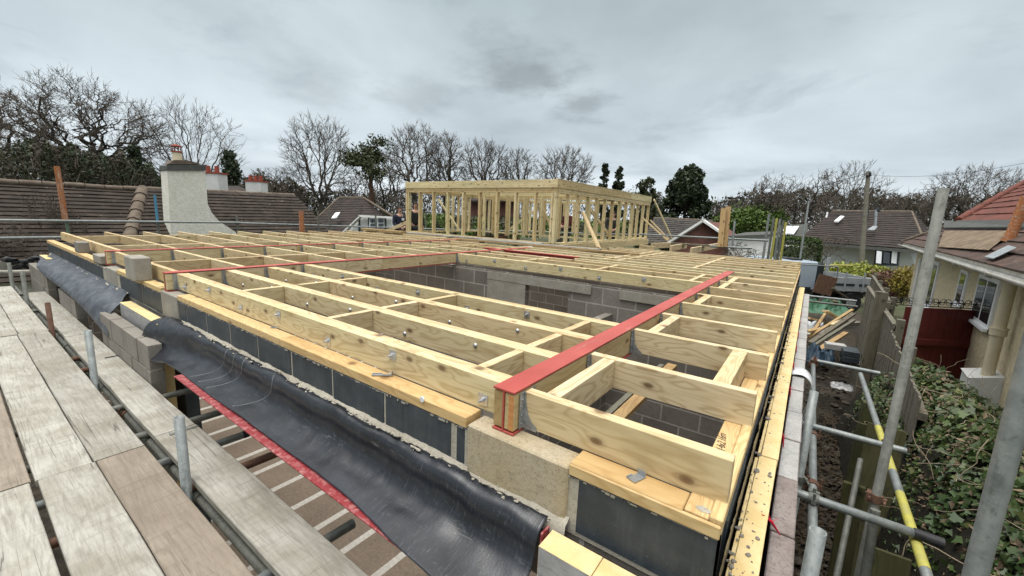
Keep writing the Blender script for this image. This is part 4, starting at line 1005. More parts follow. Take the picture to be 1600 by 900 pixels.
for (nm, z0, z1, w) in (('sole_plate', 0.0, 0.047, .095), ('top_plate', ZT, ZT+.047, .095), ('top_plate', ZT+.048, ZT+.118, .10)):
    zc_ = (z0+z1)/2; h_ = z1-z0
    seg(nm, (SX0, SY0+.05, zc_), (SX1, SY0+.05, zc_), w, h_); seg(nm, (SX1-.05, SY0+.10, zc_), (SX1-.05, SY1, zc_), w, h_)
    seg(nm, (SX0+.05, SY0+.10, zc_), (SX0+.05, SY1, zc_), w, h_); seg(nm, (SX0+.1, SY1-.05, zc_), (SX1-.1, SY1-.05, zc_), w, h_)
    seg(nm, (SX0+.1, 12.2, zc_), (SX1-.1, 12.2, zc_), w, h_)
zc_ = ZT+.118+.095
for a, c_ in ((SX0, -7.6), (-7.597, SX1+0.022)): seg('fascia_board', (a, SY0-.0105+.0, zc_), (c_, SY0-.0105, zc_), .022, .19)
for a, c_ in ((SY0+.001, 11.1), (11.103, 13.6), (13.603, SY1+.02)): seg('fascia_board', (SX1+.0105, a, zc_), (SX1+.0105, c_, zc_), .022, .19)
seg('fascia_board', (SX0-.011, SY0, zc_), (SX0-.011, SY1, zc_), .022, .19)
seg('coping_batten', (SX1-.01, SY0, zc_+.102), (SX1-.01, SY1, zc_+.102), .07, .012)
for i in range(1, 11): seg('roof_joist', (SX0+.1, SY0+.6*i, ZT+.118+.05), (SX1-.1, SY0+.6*i, ZT+.118+.05), .047, .10)
seg('rim_board', (SX1+.012, SY0+.3, -.10), (SX1+.012, SY1+.1, -.10), .035, .20)
wood('cross_brace', (SX1-.12, 12.5, .1), (SX1-.12, 10.6, 1.05), .038, .10, M_STUD, fr_); wood('cross_brace', (-8.9, 12.1, .15), (-7.6, 12.1, 1.0), .03, .08, M_STUD, fr_)
wood('cross_brace', (SX0+.2, 9.9, 1.1), (SX0+1.1, 10.0, 0.1), .03, .06, M_STUD, fr_)
wood('cross_brace', (-7.6, 12.1, 1.1), (-7.0, 12.1, 0.1), .03, .08, M_STUD, fr_)
for k, (a, c_, w_, lb) in enumerate(((onp(911, 332, 0, SX1+.08), onp(936, 388, 2, 0.02), .10, 'broad short brace leaning on the right side of the timber frame'),
                    (onp(1004, 341, 0, SX1+.08), Vector((-4.0, 14.7, 0.03)), .10, 'left of two braces near the back of the timber frame'),
                    (onp(1016, 344, 0, SX1+.08), Vector((-4.2, 15.6, 0.03)), .09, 'right of two braces near the back of the timber frame'),
                    (onp(1022, 312, 0, SX1+.06), Vector((-4.6, 17.5, 0.0)), .09, 'long brace from the back top corner of the timber frame'))):
    tag(wood('timber_brace', a, c_, .04, w_, M_PINE, up=(0, 1, 0)), lb, 'timber brace')
tag(wood('timber_brace', onp(598, 364, 1, 9.3), onp(637, 347, 1, 9.3), .04, .11, M_PINE, up=(0, 0, 1)), 'brace leaning on the left corner of the timber frame', 'timber brace')
# boards lying on the roof in front of the frame
tag(wood('loose_board', (-10.9, 8.25, .03), (-5.2, 8.42, .03), .20, .036, M_BOARD), 'long pale board lying in front of the timber frame, left part', 'board')
tag(wood('loose_board', (-6.8, 8.02, .03), (-3.6, 8.18, .03), .20, .036, M_BOARD), 'long pale board lying in front of the timber frame, right part', 'board')
tag(wood('loose_board', (-7.3, 7.72, .02), (-2.7, 8.05, .02), .06, .03, M_BROWNTIMBER), 'thin dark batten lying along the pale boards', 'board')
tag(wood('loose_board', (-11.5, 7.9, .05), (-9.7, 8.0, .05), .22, .06, M_BROWNTIMBER), 'reddish board stack left of the timber frame', 'board')
tag(wood('loose_board', at(1020, 378, 14), at(1110, 384, 11.6), .25, .04, M_OLDGREY), 'grey board lying behind the frame braces', 'board')
for k, (a, c_) in enumerate((((1018, 384), (1050, 383)), ((1048, 388), (1072, 384)), ((1080, 392), (1125, 383)), ((1000, 387), (1022, 390)))):
    p0 = onp(*a, 2, -.05); p1 = onp(*c_, 2, -.05); tag(wood('timber_offcut', p0, p1, .06, .16, M_PINE), '%s timber piece at the back right of the roof, from the left' % ['second', 'third', 'fourth', 'first'][k], 'timber')

# ================================================================== PEOPLE
M_SKIN = material('skin', plain((0.42, 0.24, 0.17), (0.50, 0.30, 0.22), 12), rough=0.55)
M_NAVY = material('navy_cloth', plain((0.012, 0.015, 0.030), (0.022, 0.026, 0.045), 10), rough=0.9)
M_DCLOTH = material('dark_cloth', plain((0.014, 0.014, 0.016), (0.028, 0.027, 0.028), 10), rough=0.9)
M_MAROON = material('maroon_cloth', plain((0.07, 0.012, 0.014), (0.10, 0.02, 0.02), 10), rough=0.9)
M_HAIR = material('dark_hair', plain((0.015, 0.011, 0.009), (0.03, 0.022, 0.016), 20), rough=0.8)
def skin_mesh(name, verts, edges, radii, mat, parent, sub=1):
    me = bpy.data.meshes.new(name); me.from_pydata(verts, edges, []); o = bpy.data.objects.new(name, me)
    link(o, parent); o.matrix_basis = Matrix.Identity(4); o.matrix_parent_inverse = Matrix.Identity(4)
    sk = o.modifiers.new('skin', 'SKIN'); 
    for i, r_ in enumerate(radii): me.skin_vertices[0].data[i].radius = (r_, r_) if not isinstance(r_, tuple) else r_
    me.skin_vertices[0].data[0].use_root = True
    sk.use_smooth_shade = True
    sb = o.modifiers.new('sub', 'SUBSURF'); sb.levels = sub; sb.render_levels = sub
    me.materials.append(mat); return o
def person(loc, rot, label, top, pose='arms', legs=None, logo=False):
    """standing figure 1.76 m tall facing local -Y"""
    root = thing('person', label, 'person', loc); root.rotation_euler = (0, 0, rot)
    s_ = 1.0
    V = [(0, 0, .96), (0, 0, 1.12), (0, .01, 1.30), (0, .015, 1.43), (0, .0, 1.50), (0, -.015, 1.57), (0, -.02, 1.66), (0, -.015, 1.73),
         (.10, 0, .92), (.11, -.01, .50), (.11, .03, .10), (.11, -.10, .04), (-.10, 0, .92), (-.12, .02, .50), (-.12, .05, .10), (-.12, -.08, .04)]
    Rr = [(.155, .115), (.135, .105), (.165, .12), (.12, .085), (.055, .055), (.062, .07), (.078, .092), (.055, .065), .085, .058, .042, .036, .085, .058, .042, .036]
    E_ = [(0, 1), (1, 2), (2, 3), (3, 4), (4, 5), (5, 6), (6, 7), (0, 8), (8, 9), (9, 10), (10, 11), (0, 12), (12, 13), (13, 14), (14, 15)]
    hands = []
    for sx in (1, -1):
        b0 = len(V)
        if pose == 'arms': pts = [(.19*sx, .015, 1.41), (.24*sx, -.02, 1.14), (.10*sx, -.20, 1.02), (.02*sx, -.24, 1.03)]
        else: pts = [(.19*sx, .015, 1.41), (.24*sx, .0, 1.13), (.24*sx, -.08, .90), (.235*sx, -.10, .84)]
        V += pts; Rr += [.062, .047, .034, .030]; E_ += [(3, b0), (b0, b0+1), (b0+1, b0+2), (b0+2, b0+3)]; hands.append(pts[-1]+(sx,))
        # fingers
        hx, hy, hz = pts[-1]
        for f in range(4):
            c = len(V); dx_ = (-.02+.013*f)
            V += [(hx+dx_*.6, hy-.02, hz-.045-.0), (hx+dx_, hy-.035, hz-.085+.006*abs(f-1.5))]; Rr += [.010, .008]; E_ += [(b0+3, c), (c, c+1)]
        c = len(V); V += [(hx-.03*sx, hy-.03, hz-.035)]; Rr += [.011]; E_ += [(b0+3, c)]
    skin_mesh('body', V, E_, Rr, M_SKIN, root, 1)
    # clothing
    jt = [(0, 0, .90), (0, 0, 1.12), (0, .01, 1.30), (0, .015, 1.43), (0, .005, 1.485)]; jr = [(.175, .135), (.158, .125), (.188, .138), (.14, .10), .068]; je = [(0, 1), (1, 2), (2, 3), (3, 4)]
    for sx in (1, -1):
        b0 = len(jt)
        if pose == 'arms': pts = [(.19*sx, .015, 1.41), (.24*sx, -.02, 1.14), (.125*sx, -.175, 1.035)]
        else: pts = [(.19*sx, .015, 1.41), (.24*sx, .0, 1.13), (.24*sx, -.07, .93)]
        jt += pts; jr += [.078, .060, .046]; je += [(3, b0), (b0, b0+1), (b0+1, b0+2)]
    skin_mesh('jacket', jt, je, jr, top, root, 1)
    lt = [(0, 0, .94), (.10, 0, .88), (.11, -.01, .50), (.11, .03, .09), (-.10, 0, .88), (-.12, .02, .50), (-.12, .05, .09)]
    skin_mesh('trousers', lt, [(0, 1), (1, 2), (2, 3), (0, 4), (4, 5), (5, 6)], [(.16, .125), .105, .078, .062, .105, .078, .062], legs or M_DCLOTH, root, 1)
    b = MB()
    vs = []; fs = []; n_ = 12; m_ = 5
    for i in range(m_+1):
        ph = i/m_*1.75
        for k in range(n_):
            th = 2*math.pi*k/n_; fz = 1.0 if math.sin(th) > -.2 else .62
            a_ = min(ph, 1.75*fz)
            vs.append((.090*math.sin(a_)*math.cos(th), -.012+.108*math.sin(a_)*math.sin(th), 1.668+.105*math.cos(a_)))
    for i in range(m_):
        for k in range(n_): fs.append((i*n_+k, i*n_+(k+1) % n_, (i+1)*n_+(k+1) % n_, (i+1)*n_+k))
    b.add(vs, fs, 0, True); o = b.build('hair', M_HAIR, root); o.matrix_parent_inverse = Matrix.Identity(4)
    b = MB()
    b.tube([(0, -.105, 1.665), (0, -.128, 1.640), (0, -.108, 1.632)], [.008, .014, .010], 6)
    for sx in (1, -1):
        b.tube([(sx*.088, -.005, 1.68), (sx*.096, .004, 1.65), (sx*.088, 0, 1.62)], [.008, .014, .008], 6)
    o = b.build('nose_and_ears', M_SKIN, root); o.matrix_parent_inverse = Matrix.Identity(4)
    b = MB()
    for sx in (1, -1): b.tube([(sx*.032, -.096, 1.668), (sx*.032, -.112, 1.668)], [.012, .008], 8)
    b.tube([(-.025, -.105, 1.598), (0, -.115, 1.596), (.025, -.105, 1.598)], .005, 5)
    o = b.build('eyes_and_mouth', M_HAIR, root); o.matrix_parent_inverse = Matrix.Identity(4)
    if logo:
        b = MB(); b.box((.02, -.150, 1.27), (.115, -.140, 1.36)); b.box((-.03, -.150, 1.16), (.06, -.142, 1.19))
        o = b.build('chest_print', M_WHITEPL, root); o.matrix_parent_inverse = Matrix.Identity(4)
    return root
person((-12.35, 10.0, -0.95), R(75), 'man in a dark navy top with a white print, standing left of the timber frame', M_NAVY, 'arms', logo=True)
person((-11.2, 9.75, -0.78), R(60), 'person in black behind the left corner studs of the timber frame', M_DCLOTH, 'down')
person(at(886, 345, 17.0)*1+Vector((0, 0, -1.25)), R(-20), 'person in a dark maroon top inside the timber frame', M_MAROON, 'arms')
person(at(957, 350, 17.5)+Vector((0, 0, -1.25)), R(30), 'person in black at the back right of the timber frame', M_DCLOTH, 'arms')
for k, (px_, y) in enumerate(((620, 361), (650, 361))):
    pass
b = MB(); b.box((-13.0, 8.2, -0.99), (-11.75, 11.5, -0.952)); tag(b.build('scaffold_platform', M_BOARD), 'boarded scaffold platform under the workers on the far left', 'platform')
b = MB(); b.box((-11.75, 9.3, -0.82), (-10.6, 10.4, -0.782)); tag(b.build('scaffold_platform', M_BOARD), 'small raised boarded platform behind the left frame corner', 'platform')
b = MB(); q1 = at(886, 345, 17.0); b.box((q1.x-2.5, q1.y-1.5, q1.z-1.31), (q1.x+4.5, q1.y+2, q1.z-1.262)); tag(b.build('scaffold_platform', M_BOARD), 'boarded platform behind the timber frame', 'platform')

# ================================================================== NEIGHBOURING HOUSES
def tilefn(c1, c2, spot, sc=1.0, spots=True):
    def fn(t):
        v = coords(t, rand=False); a = nz(t, v, 1.6*sc, 5, 0.6); b = nz(t, v, 9*sc, 5, 0.7); e = nz(t, v, 3.2*sc, 6, 0.75)
        # per tile variation
        c = mix(t, rmp(t, a, [(0.36, (0, 0, 0)), (0.64, (1, 1, 1))]), c1, c2)
        m = N(t, 'ShaderNodeMapping', ins={'Scale': (3.0, 3.0, 6.0)}); t.links.new(v, m.inputs[0])
        vo = N(t, 'ShaderNodeTexVoronoi', ins={'Scale': 1.6*sc}); t.links.new(m.outputs[0], vo.inputs['Vector'])
        se = N(t, 'ShaderNodeSeparateColor'); t.links.new(vo.outputs['Color'], se.inputs[0])
        c = mix(t, 1.0, c, rmp(t, se.outputs[0], [(0, (0.72, 0.72, 0.72)), (1, (1.25, 1.22, 1.2))]), 'MULTIPLY')
        if spots: c = mix(t, rmp(t, b, [(0.655, (0, 0, 0)), (0.70, (0.85, 0.85, 0.85))]), c, spot)
        c = mix(t, rmp(t, e, [(0.60, (0, 0, 0)), (0.75, (0.5, 0.5, 0.5))]), c, (0.055, 0.06, 0.035))
        return c, b
    return fn
M_TILEL = material('mossy_brown_tile', tilefn((0.048, 0.036, 0.028), (0.030, 0.024, 0.019), (0.42, 0.40, 0.36)), rough=0.9, bump=0.6, bdist=0.02)
M_TILER = material('brown_red_tile', tilefn((0.085, 0.050, 0.038), (0.060, 0.042, 0.035), (0.35, 0.33, 0.29), 1.6), rough=0.85, bump=0.5, bdist=0.02)
M_TILERED = material('red_tile', tilefn((0.15, 0.046, 0.030), (0.10, 0.033, 0.024), (0.45, 0.40, 0.36), 1.6), rough=0.85, bump=0.5, bdist=0.02)
M_TILETAN = material('tan_new_tile', tilefn((0.20, 0.155, 0.10), (0.13, 0.09, 0.06), (0.3, 0.27, 0.2), 2.4, False), rough=0.85, bump=0.4, bdist=0.02)
M_TILED = material('dark_far_tile', tilefn((0.042, 0.031, 0.026), (0.031, 0.025, 0.022), (0.2, 0.2, 0.17), .6), rough=0.9)
M_TILEG = material('grey_far_tile', tilefn((0.075, 0.070, 0.062), (0.055, 0.050, 0.046), (0.2, 0.2, 0.17), .6), rough=0.9)
M_ROLL = material('ridge_tile', plain((0.10, 0.075, 0.055), (0.16, 0.13, 0.10), 6, 6), rough=0.9, bump=0.5, bdist=0.01)
def roughcast(c1, c2):
    def fn(t):
        v = coords(t, rand=False); a = nz(t, v, 16, 6, 0.7); e = nz(t, v, 2, 4, 0.6); h = nz(t, v, 28, 4, 0.7)
        c = mix(t, rmp(t, a, [(0.40, (0, 0, 0)), (0.60, (1, 1, 1))]), c2, c1)
        return mix(t, rmp(t, e, [(0.5, (0, 0, 0)), (0.72, (0.4, 0.4, 0.4))]), c, c2), h
    return fn
M_WROUGH = material('white_roughcast', roughcast((0.90, 0.88, 0.79), (0.74, 0.72, 0.62)), rough=0.95, bump=1.0, bdist=0.04)
M_CREAM = material('cream_pebbledash', roughcast((0.74, 0.64, 0.44), (0.56, 0.47, 0.31)), rough=0.95, bump=0.9, bdist=0.02)
M_WPAINT = material('white_render', plain((0.66, 0.66, 0.64), (0.56, 0.56, 0.54), 2), rough=0.85)
M_CREAMP = material('cream_paint', plain((0.66, 0.58, 0.41), (0.58, 0.50, 0.35), 8), rough=0.55)
M_LEAD = material('dark_flashing', plain((0.06, 0.065, 0.06), (0.10, 0.10, 0.09), 8), rough=0.8)
M_POT = material('red_clay_pot', plain((0.30, 0.07, 0.045), (0.22, 0.06, 0.04), 8), rough=0.8)
M_GUTTER = material('weathered_gutter', plain((0.50, 0.49, 0.45), (0.34, 0.33, 0.29), 5, 6), rough=0.5)
M_DGREYF = material('dark_window_frame', lambda t: ((0.03, 0.035, 0.04), None), rough=0.4)
M_GATE = material('dark_red_gate_paint', plain((0.13, 0.022, 0.018), (0.095, 0.018, 0.015), 10), rough=0.6)

def tiled(name, e0, e1, r0, r1, mat, parent, rows, th=0.03, wav=0.0, cells=None):
    """roof slope from eave line e0-e1 up to ridge line r0-r1 built as overlapping stepped courses"""
    e0, e1, r0, r1 = map(Vector, (e0, e1, r0, r1)); b = MB()
    nrm = (e1-e0).cross(r0-e0 if (r0-e0).length > .01 else r1-e0).normalized()
    if nrm.z < 0: nrm.negate()
    for i in range(rows):
        f0, f1 = i/rows, (i+1)/rows
        a = e0.lerp(r0, f0); c = e1.lerp(r1, f0); d = e1.lerp(r1, min(1, f1+.12/rows)); g = e0.lerp(r0, min(1, f1+.12/rows))
        n_ = cells or 24; vs = []
        for k in range(n_+1):
            q = k/n_; lo = a.lerp(c, q); hi = g.lerp(d, q); j = rnd.uniform(-.3, .5)*th*.5
            vs += [lo+nrm*(0), lo+nrm*(th+j), hi+nrm*(0.1*th)]
        fs = []
        for k in range(n_): fs += [(3*k, 3*k+3, 3*k+4, 3*k+1), (3*k+1, 3*k+4, 3*k+5, 3*k+2)]
        b.add(vs, fs)
    return b.build(name, mat, parent)
def prism(name, pts, thick, mat, parent=None, bevel=0):
    """polygon (planar list of points) extruded by vector thick"""
    k = len(pts); vs = [Vector(p) for p in pts]+[Vector(p)+Vector(thick) for p in pts]
    b = MB(); b.add(vs, [tuple(range(k)), tuple(reversed(range(k, 2*k)))]+[(i, (i+1) % k+0, (i+1) % k+k, i+k) for i in range(k)])
    return b.build(name, mat, parent, None, bevel)

# --- left bungalow behind the guard rail
hl = thing('bungalow', 'long bungalow on the left with mossy brown tiled roof and lichen spots', 'house', (-18, 4, -3.1))
RX, RZ = -18.0, 0.97
tiled('roof', (-14.9, 3.0, -1.35), (-14.9, -8, -1.35), (RX, 4.10, RZ), (RX, -8, RZ-.06), M_TILEL, hl, 22, 0.035, cells=70)
rr = tiled('roof', (-14.9, 9.6, -1.35), (-14.9, 3.0, -1.35), (RX, 9.0, RZ+.12), (RX, 4.1, RZ+.02), M_TILEL, hl, 22, 0.035, cells=50)
rr.location += Vector((0.10, 0, 0.04))
tiled('roof', (-18.2, 11.6, -1.35), (-14.9, 9.6, -1.35), (RX-.3, 9.3, RZ+.1), (RX, 9.0, RZ+.12), M_TILEL, hl, 20, 0.035, cells=24)
prism('roof', [(-21.2, -8, -1.4), (-21.2, 10.6, -1.4), (RX-.02, 9.0, RZ-.05), (RX-.02, -8, RZ-.1)], (0, 0, -.05), M_TILEL, hl)
b = MB()
for (p0, p1, r_) in ((Vector((RX, -8, RZ-.02)), Vector((RX, 4.05, RZ+.04)), .085), (Vector((RX, 4.1, RZ+.06)), Vector((RX, 9.05, RZ+.14)), .085)):
    n_ = int((p1-p0).length/.42)
    for i in range(n_):
        a = p0.lerp(p1, i/n_); c = p0.lerp(p1, (i+.96)/n_); b.tube([a+Vector((0, 0, rnd.uniform(-.012, .012))), c+Vector((0, 0, rnd.uniform(-.012, .012)))], r_, 8)
b.build('ridge_tiles', M_ROLL, hl)
b = MB(); p0 = Vector((RX+.02, 4.10, RZ+.05)); p1 = Vector((-14.95, 2.75, -1.25))
for i in range(9):
    a = p0.lerp(p1, i/9); c = p0.lerp(p1, (i+1.02)/9); b.tube([a, c], [.15, .185], 9)
b.build('hip_tiles', M_ROLL, hl)
b = MB(); b.box((-21, -8, -3.1), (-15.2, 9.4, -1.38)); b.build('wall', M_WROUGH, hl)
# chimneys
XC = -15.9
outl = [onp(x, y, 0, XC) for x, y in ((268, 372), (262, 266), (320, 266), (324, 318), (330, 332), (342, 346), (368, 363), (372, 372))]
ch = thing('chimney_stack', 'white roughcast chimney with flared base and dark cap on the left bungalow', 'chimney', (XC, 3.4, -1))
prism('stack', [Vector(p) for p in outl], (-0.62, 0, 0), M_WROUGH, ch, 0.01)
cap = [onp(x, y, 0, XC) for x, y in ((260.5, 266), (260.5, 258), (320.5, 258), (320.5, 266))]
prism('cap', [p+Vector((.04, 0, 0)) for p in cap], (-.70, 0, 0), M_LEAD, ch, .01)
sh = [onp(x, y, 0, XC-.1) for x, y in ((262, 256.5), (272, 250), (292, 250), (317, 256.5))]
prism('flaunching', sh, (-.5, 0, 0), M_ROLL, ch)
pc = onp(277.5, 252, 0, XC-.3); b = MB(); b.tube([pc, pc+Vector((0, 0, .28))], [.13, .115], 14); b.build('pot', M_CREAMP, ch)
b = MB(); z_ = pc.z+.28; b.tube([pc+Vector((0, 0, .26)), pc+Vector((0, 0, .30))], .135, 14)
for k in range(8):
    a = k*math.pi/4; q = pc+Vector((.11*math.cos(a), .11*math.sin(a), .28)); b.tube([q, q+Vector((0, 0, .16))], .008, 5)
b.tube([pc+Vector((0, 0, .43)), pc+Vector((0, 0, .46)), pc+Vector((0, 0, .50))], [.14, .14, .04], 14); b.build('cowl', M_POT, ch)
def stack(px0, px1, pyt, pyb, d, pots, label, cmat, pot):
    a = at(px0, pyt, d); c = at(px1, pyt, d); bt = at((px0+px1)/2, pyb, d).z-.8
    w_ = (c-a).length; cx = (a+c)/2; root = thing('chimney_stack', label, 'chimney', (cx.x, cx.y, bt))
    M = Matrix.Translation((cx.x, cx.y, 0)) @ Matrix.Rotation(R(35), 4, 'Z')
    b = MB(); b.box((-w_/2, 0, bt), (w_/2, .6, cx.z), 0, M); b.build('stack', cmat, root)
    b = MB(); b.box((-w_/2-.03, -.03, cx.z), (w_/2+.03, .63, cx.z+.07), 0, M); b.build('cap', M_POT, root)
    for k in range(pots):
        q = M @ Vector((w_*((k+.5)/pots-.5), .25, cx.z+.07)); b = MB(); b.tube([q, q+Vector((0, 0, pot))], [.10, .085], 10); b.build('pot', M_POT, root)
    return root
stack(312, 340, 271, 302, 18, 2, 'white chimney with red pots just behind the big roughcast chimney', M_WPAINT, .28)
stack(383, 407, 284, 305, 21, 3, 'small whitewashed chimney with red brick top on the left roofs', M_WPAINT, .26)
hb = thing('bungalow_roof', 'plain brown roof slope showing behind the left bungalow ridge', 'house', (-24, 9, -3.1))
p = [at(318, 291, 21), at(372, 290, 23), at(402, 304, 22), at(330, 312, 19)]
prism('roof', p, (0, 0, -.2), M_TILED, hb)
p = [at(300, 305, 22), at(420, 312, 22)]; b = MB(); b.tube([p[0], p[1]], .05, 6); b.build('ridge_tiles', M_ROLL, hb)
b = MB(); c = at(360, 310, 24); b.box((c.x-3, c.y-2, -3.1), (c.x+3, c.y+2, c.z-.4)); b.build('wall', M_WPAINT, hb)

# --- brown hipped house with half timbered gable
D3 = 31
h3 = thing('house', 'brown hipped house with white half timbered gable, behind the workers', 'house', at(550, 360, D3)+Vector((0, 0, -3)))
pl_ = lambda x, y, d: at(x, y, d)
eL, eM, apL, apR, eR = pl_(462, 372, D3), pl_(545, 362, D3-3.5), pl_(530, 309, D3+2.5), pl_(568, 309, D3+2.5), pl_(622, 342, D3+1)
tiled('roof', eL, pl_(555, 372, D3-3.4), apL, apR, M_TILED, h3, 16, .03, cells=20)
tiled('roof', pl_(545, 370, D3-3.3), pl_(634, 368, D3), apR+Vector((-.01, 0, 0)), apR, M_TILED, h3, 16, .03, cells=20)
b = MB(); b.tube([apR, pl_(622, 343, D3)], .10, 6); b.tube([apL, apR], .10, 6); b.tube([apL, eL], .09, 6); b.build('ridge_tiles', M_ROLL, h3)
g0 = [pl_(535, 374, D3-4), pl_(562, 338, D3-4), pl_(611, 340, D3-4), pl_(613, 374, D3-4)]
prism('gable_wall', g0, (-.5, 1.0, 0), M_WPAINT, h3)
for a, c in (((531, 367), (562, 337.5)), ((560, 337.5), (613, 340))):
    q = [pl_(a[0], a[1]-1.5, D3-4.4), pl_(c[0], c[1]-1.2, D3-4.4), pl_(c[0], c[1]+1.2, D3-4.4), pl_(a[0], a[1]+1.5, D3-4.4)]
    prism('bargeboard', q, (-.1, .3, 0), M_WPAINT, h3)
for x0, x1, y0, y1 in ((560, 561.5, 340, 372), (575, 576.5, 340, 372), (601, 602.5, 341, 372), (562, 612, 357, 359)):
    prism('timber', [pl_(x0, y0, D3-4.15), pl_(x1, y0, D3-4.15), pl_(x1, y1, D3-4.15), pl_(x0, y1, D3-4.15)], (-.05, .1, 0), M_DGREYF, h3)
for x0 in (577, 589.5):
    o = prism('window', [pl_(x0, 340.5, D3-4.2), pl_(x0+10.5, 341, D3-4.2), pl_(x0+10.5, 357, D3-4.2), pl_(x0, 356.5, D3-4.2)], (-.05, .1, 0), M_UPVC, h3)
    for k in range(2):
        for j in range(2):
            xx = x0+1.4+k*4.3; yy_ = 342.2+j*7.4
            prism('pane', [pl_(xx, yy_, D3-4.3), pl_(xx+3.4, yy_, D3-4.3), pl_(xx+3.4, yy_+5.5, D3-4.3), pl_(xx, yy_+5.5, D3-4.3)], (-.02, .05, 0), M_GLASS, o)
prism('roof_window', [pl_(518, 342, D3-1.3), pl_(524, 334, D3-.6), pl_(531.5, 333, D3-.6), pl_(526, 341, D3-1.3)], (0, 0, .08), M_UPVC, h3)
b = MB(); c = at(560, 350, D3+2); b.box((c.x-4, c.y-2, -3.1), (c.x+3, c.y+3, c.z-.9)); b.build('wall', M_WPAINT, h3)

# --- maroon wall house seen through the frame
h5 = thing('house', 'dark red house wall with white windows seen through the timber frame', 'house', at(760, 370, 36)+Vector((0, 0, -3)))
q = [at(735, 352+20, 36), at(735, 312, 36), at(812, 312, 36), at(812, 375, 36)]; prism('wall', q, (-.6, .8, 0), M_BRICK, h5)
for x0, w_ in ((741, 8), (759, 11), (789, 9)):
    o = prism('window', [at(x0, 346, 35.8), at(x0+w_, 346, 35.8), at(x0+w_, 357, 35.8), at(x0, 357, 35.8)], (-.05, .1, 0), M_UPVC, h5)
    prism('pane', [at(x0+1, 347.5, 35.7), at(x0+w_-1, 347.5, 35.7), at(x0+w_-1, 356, 35.7), at(x0+1, 356, 35.7)], (-.03, .05, 0), M_GLASS, o)
q = [at(728, 316, 35.2), at(745, 300, 38), at(805, 300, 38), at(820, 316, 35.2)]; prism('roof', q, (0, 0, .15), M_TILED, h5)

# --- brick gable house
D4 = 27
h4 = thing('house', 'red brick house with white bargeboard gable and grey tiled roof', 'house', at(1098, 390, D4)+Vector((0, 0, -3)))
prism('gable_wall', [at(1046, 398, D4), at(1046, 379, D4), at(1098, 346, D4), at(1164, 390, D4), at(1164, 400, D4)], (.3, 4.0, 0), M_BRICK, h4)
for a, c in (((1040, 381), (1099.5, 343.5)), ((1096.5, 343.5), (1170, 394))):
    prism('bargeboard', [at(a[0], a[1]-1.8, D4-.5), at(c[0], c[1]-1.8, D4-.5), at(c[0], c[1]+2.2, D4-.5), at(a[0], a[1]+2.2, D4-.5)], (.05, .45, 0), M_WPAINT, h4)
tiled('roof', at(1046, 381, D4-.2), at(1000, 380, D4+1.5), at(1098, 345, D4-.3), at(1022, 341, D4+3.2), M_TILEG, h4, 13, .04, cells=24)
tiled('roof', at(1166, 392, D4-.3), at(1175, 388, D4+5), at(1098, 345, D4-.3), at(1110, 343, D4+5), M_TILEG, h4, 13, .04, cells=24)
b = MB(); b.tube([at(1099, 344.5, D4-.2), at(1022, 341, D4+3.3)], .09, 6); b.build('ridge_tiles', M_ROLL, h4)
# white garage side
hg = thing('garage', 'low white garage wall with dark roof edge, right of the brick gable', 'garage', at(1175, 395, 24)+Vector((0, 0, -2)))
prism('wall', [at(1138, 400, 24), at(1138, 371, 24), at(1202, 369, 24), at(1202, 402, 24)], (.5, 3, 0), M_WPAINT, hg)
prism('roof', [at(1136, 371, 23.8), at(1204, 369, 23.8), at(1204, 366, 23.8), at(1136, 368.5, 23.8)], (.5, 4, .2), M_LEAD, hg)

# --- white bungalow, right background
D6 = 30
h6 = thing('bungalow', 'white bungalow with long dark tiled roof and vents beyond the truck', 'house', at(1350, 420, D6)+Vector((0, 0, -2)))
prism('wall', [at(1262, 420, D6), at(1262, 378, D6), at(1340, 384, D6-1), at(1420, 390, D6-2), at(1436, 430, D6-2)], (1.0, 4, 0), M_WPAINT, h6)
tiled('roof', at(1246, 376, D6-.8), at(1450, 391, D6-3.2), at(1300, 330, D6+5), at(1425, 331, D6+3), M_TILED, h6, 18, .04, cells=40)
tiled('roof', at(1450, 391, D6-3.2), at(1475, 385, D6+4), at(1425, 331, D6+3), at(1426, 331, D6+3.1), M_TILED, h6, 16, .04, cells=12)
b = MB(); b.tube([at(1300, 330, D6+5), at(1425, 331, D6+3)], .10, 6); b.tube([at(1425, 331, D6+3), at(1450, 390, D6-3.2)], .08, 6); b.build('ridge_tiles', M_ROLL, h6)
prism('fascia_board', [at(1246, 377, D6-.9), at(1450, 392, D6-3.3), at(1450, 397, D6-3.3), at(1246, 381, D6-.9)], (.05, .1, 0), M_LEAD, h6)
o = prism('window', [at(1368, 389, D6-2.2), at(1406, 392, D6-2.4), at(1403, 416, D6-2.4), at(1365, 414, D6-2.2)], (.05, .15, 0), M_DGREYF, h6)
for k, (x0, x1) in enumerate(((1370, 1378), (1381, 1391), (1394, 1402))):
    prism('pane', [at(x0, 392, D6-2.45), at(x1, 393, D6-2.45), at(x1-1.5, 412, D6-2.45), at(x0-1.5, 411, D6-2.45)], (.02, .08, 0), M_UPVC if k != 1 else M_GLASS, o)
prism('roof_window', [at(1303, 347, D6+1.5), at(1313, 339, D6+2.5), at(1319, 339.5, D6+2.5), at(1310, 347.5, D6+1.5)], (0, 0, .1), M_UPVC, h6)
for x, y0, y1, r_, mt in ((1369, 358, 328, .09, M_GALV), (1372.5, 330, 324, .16, M_BLACKPL), (1356, 345, 324, .08, M_BLACKPL), (1293, 340, 332, .06, M_UPVC)):
    b = MB(); b.tube([at(x-2, y0, D6-.5), at(x, y1, D6-.5)], r_, 8); b.build('vent_pipe', mt, h6)
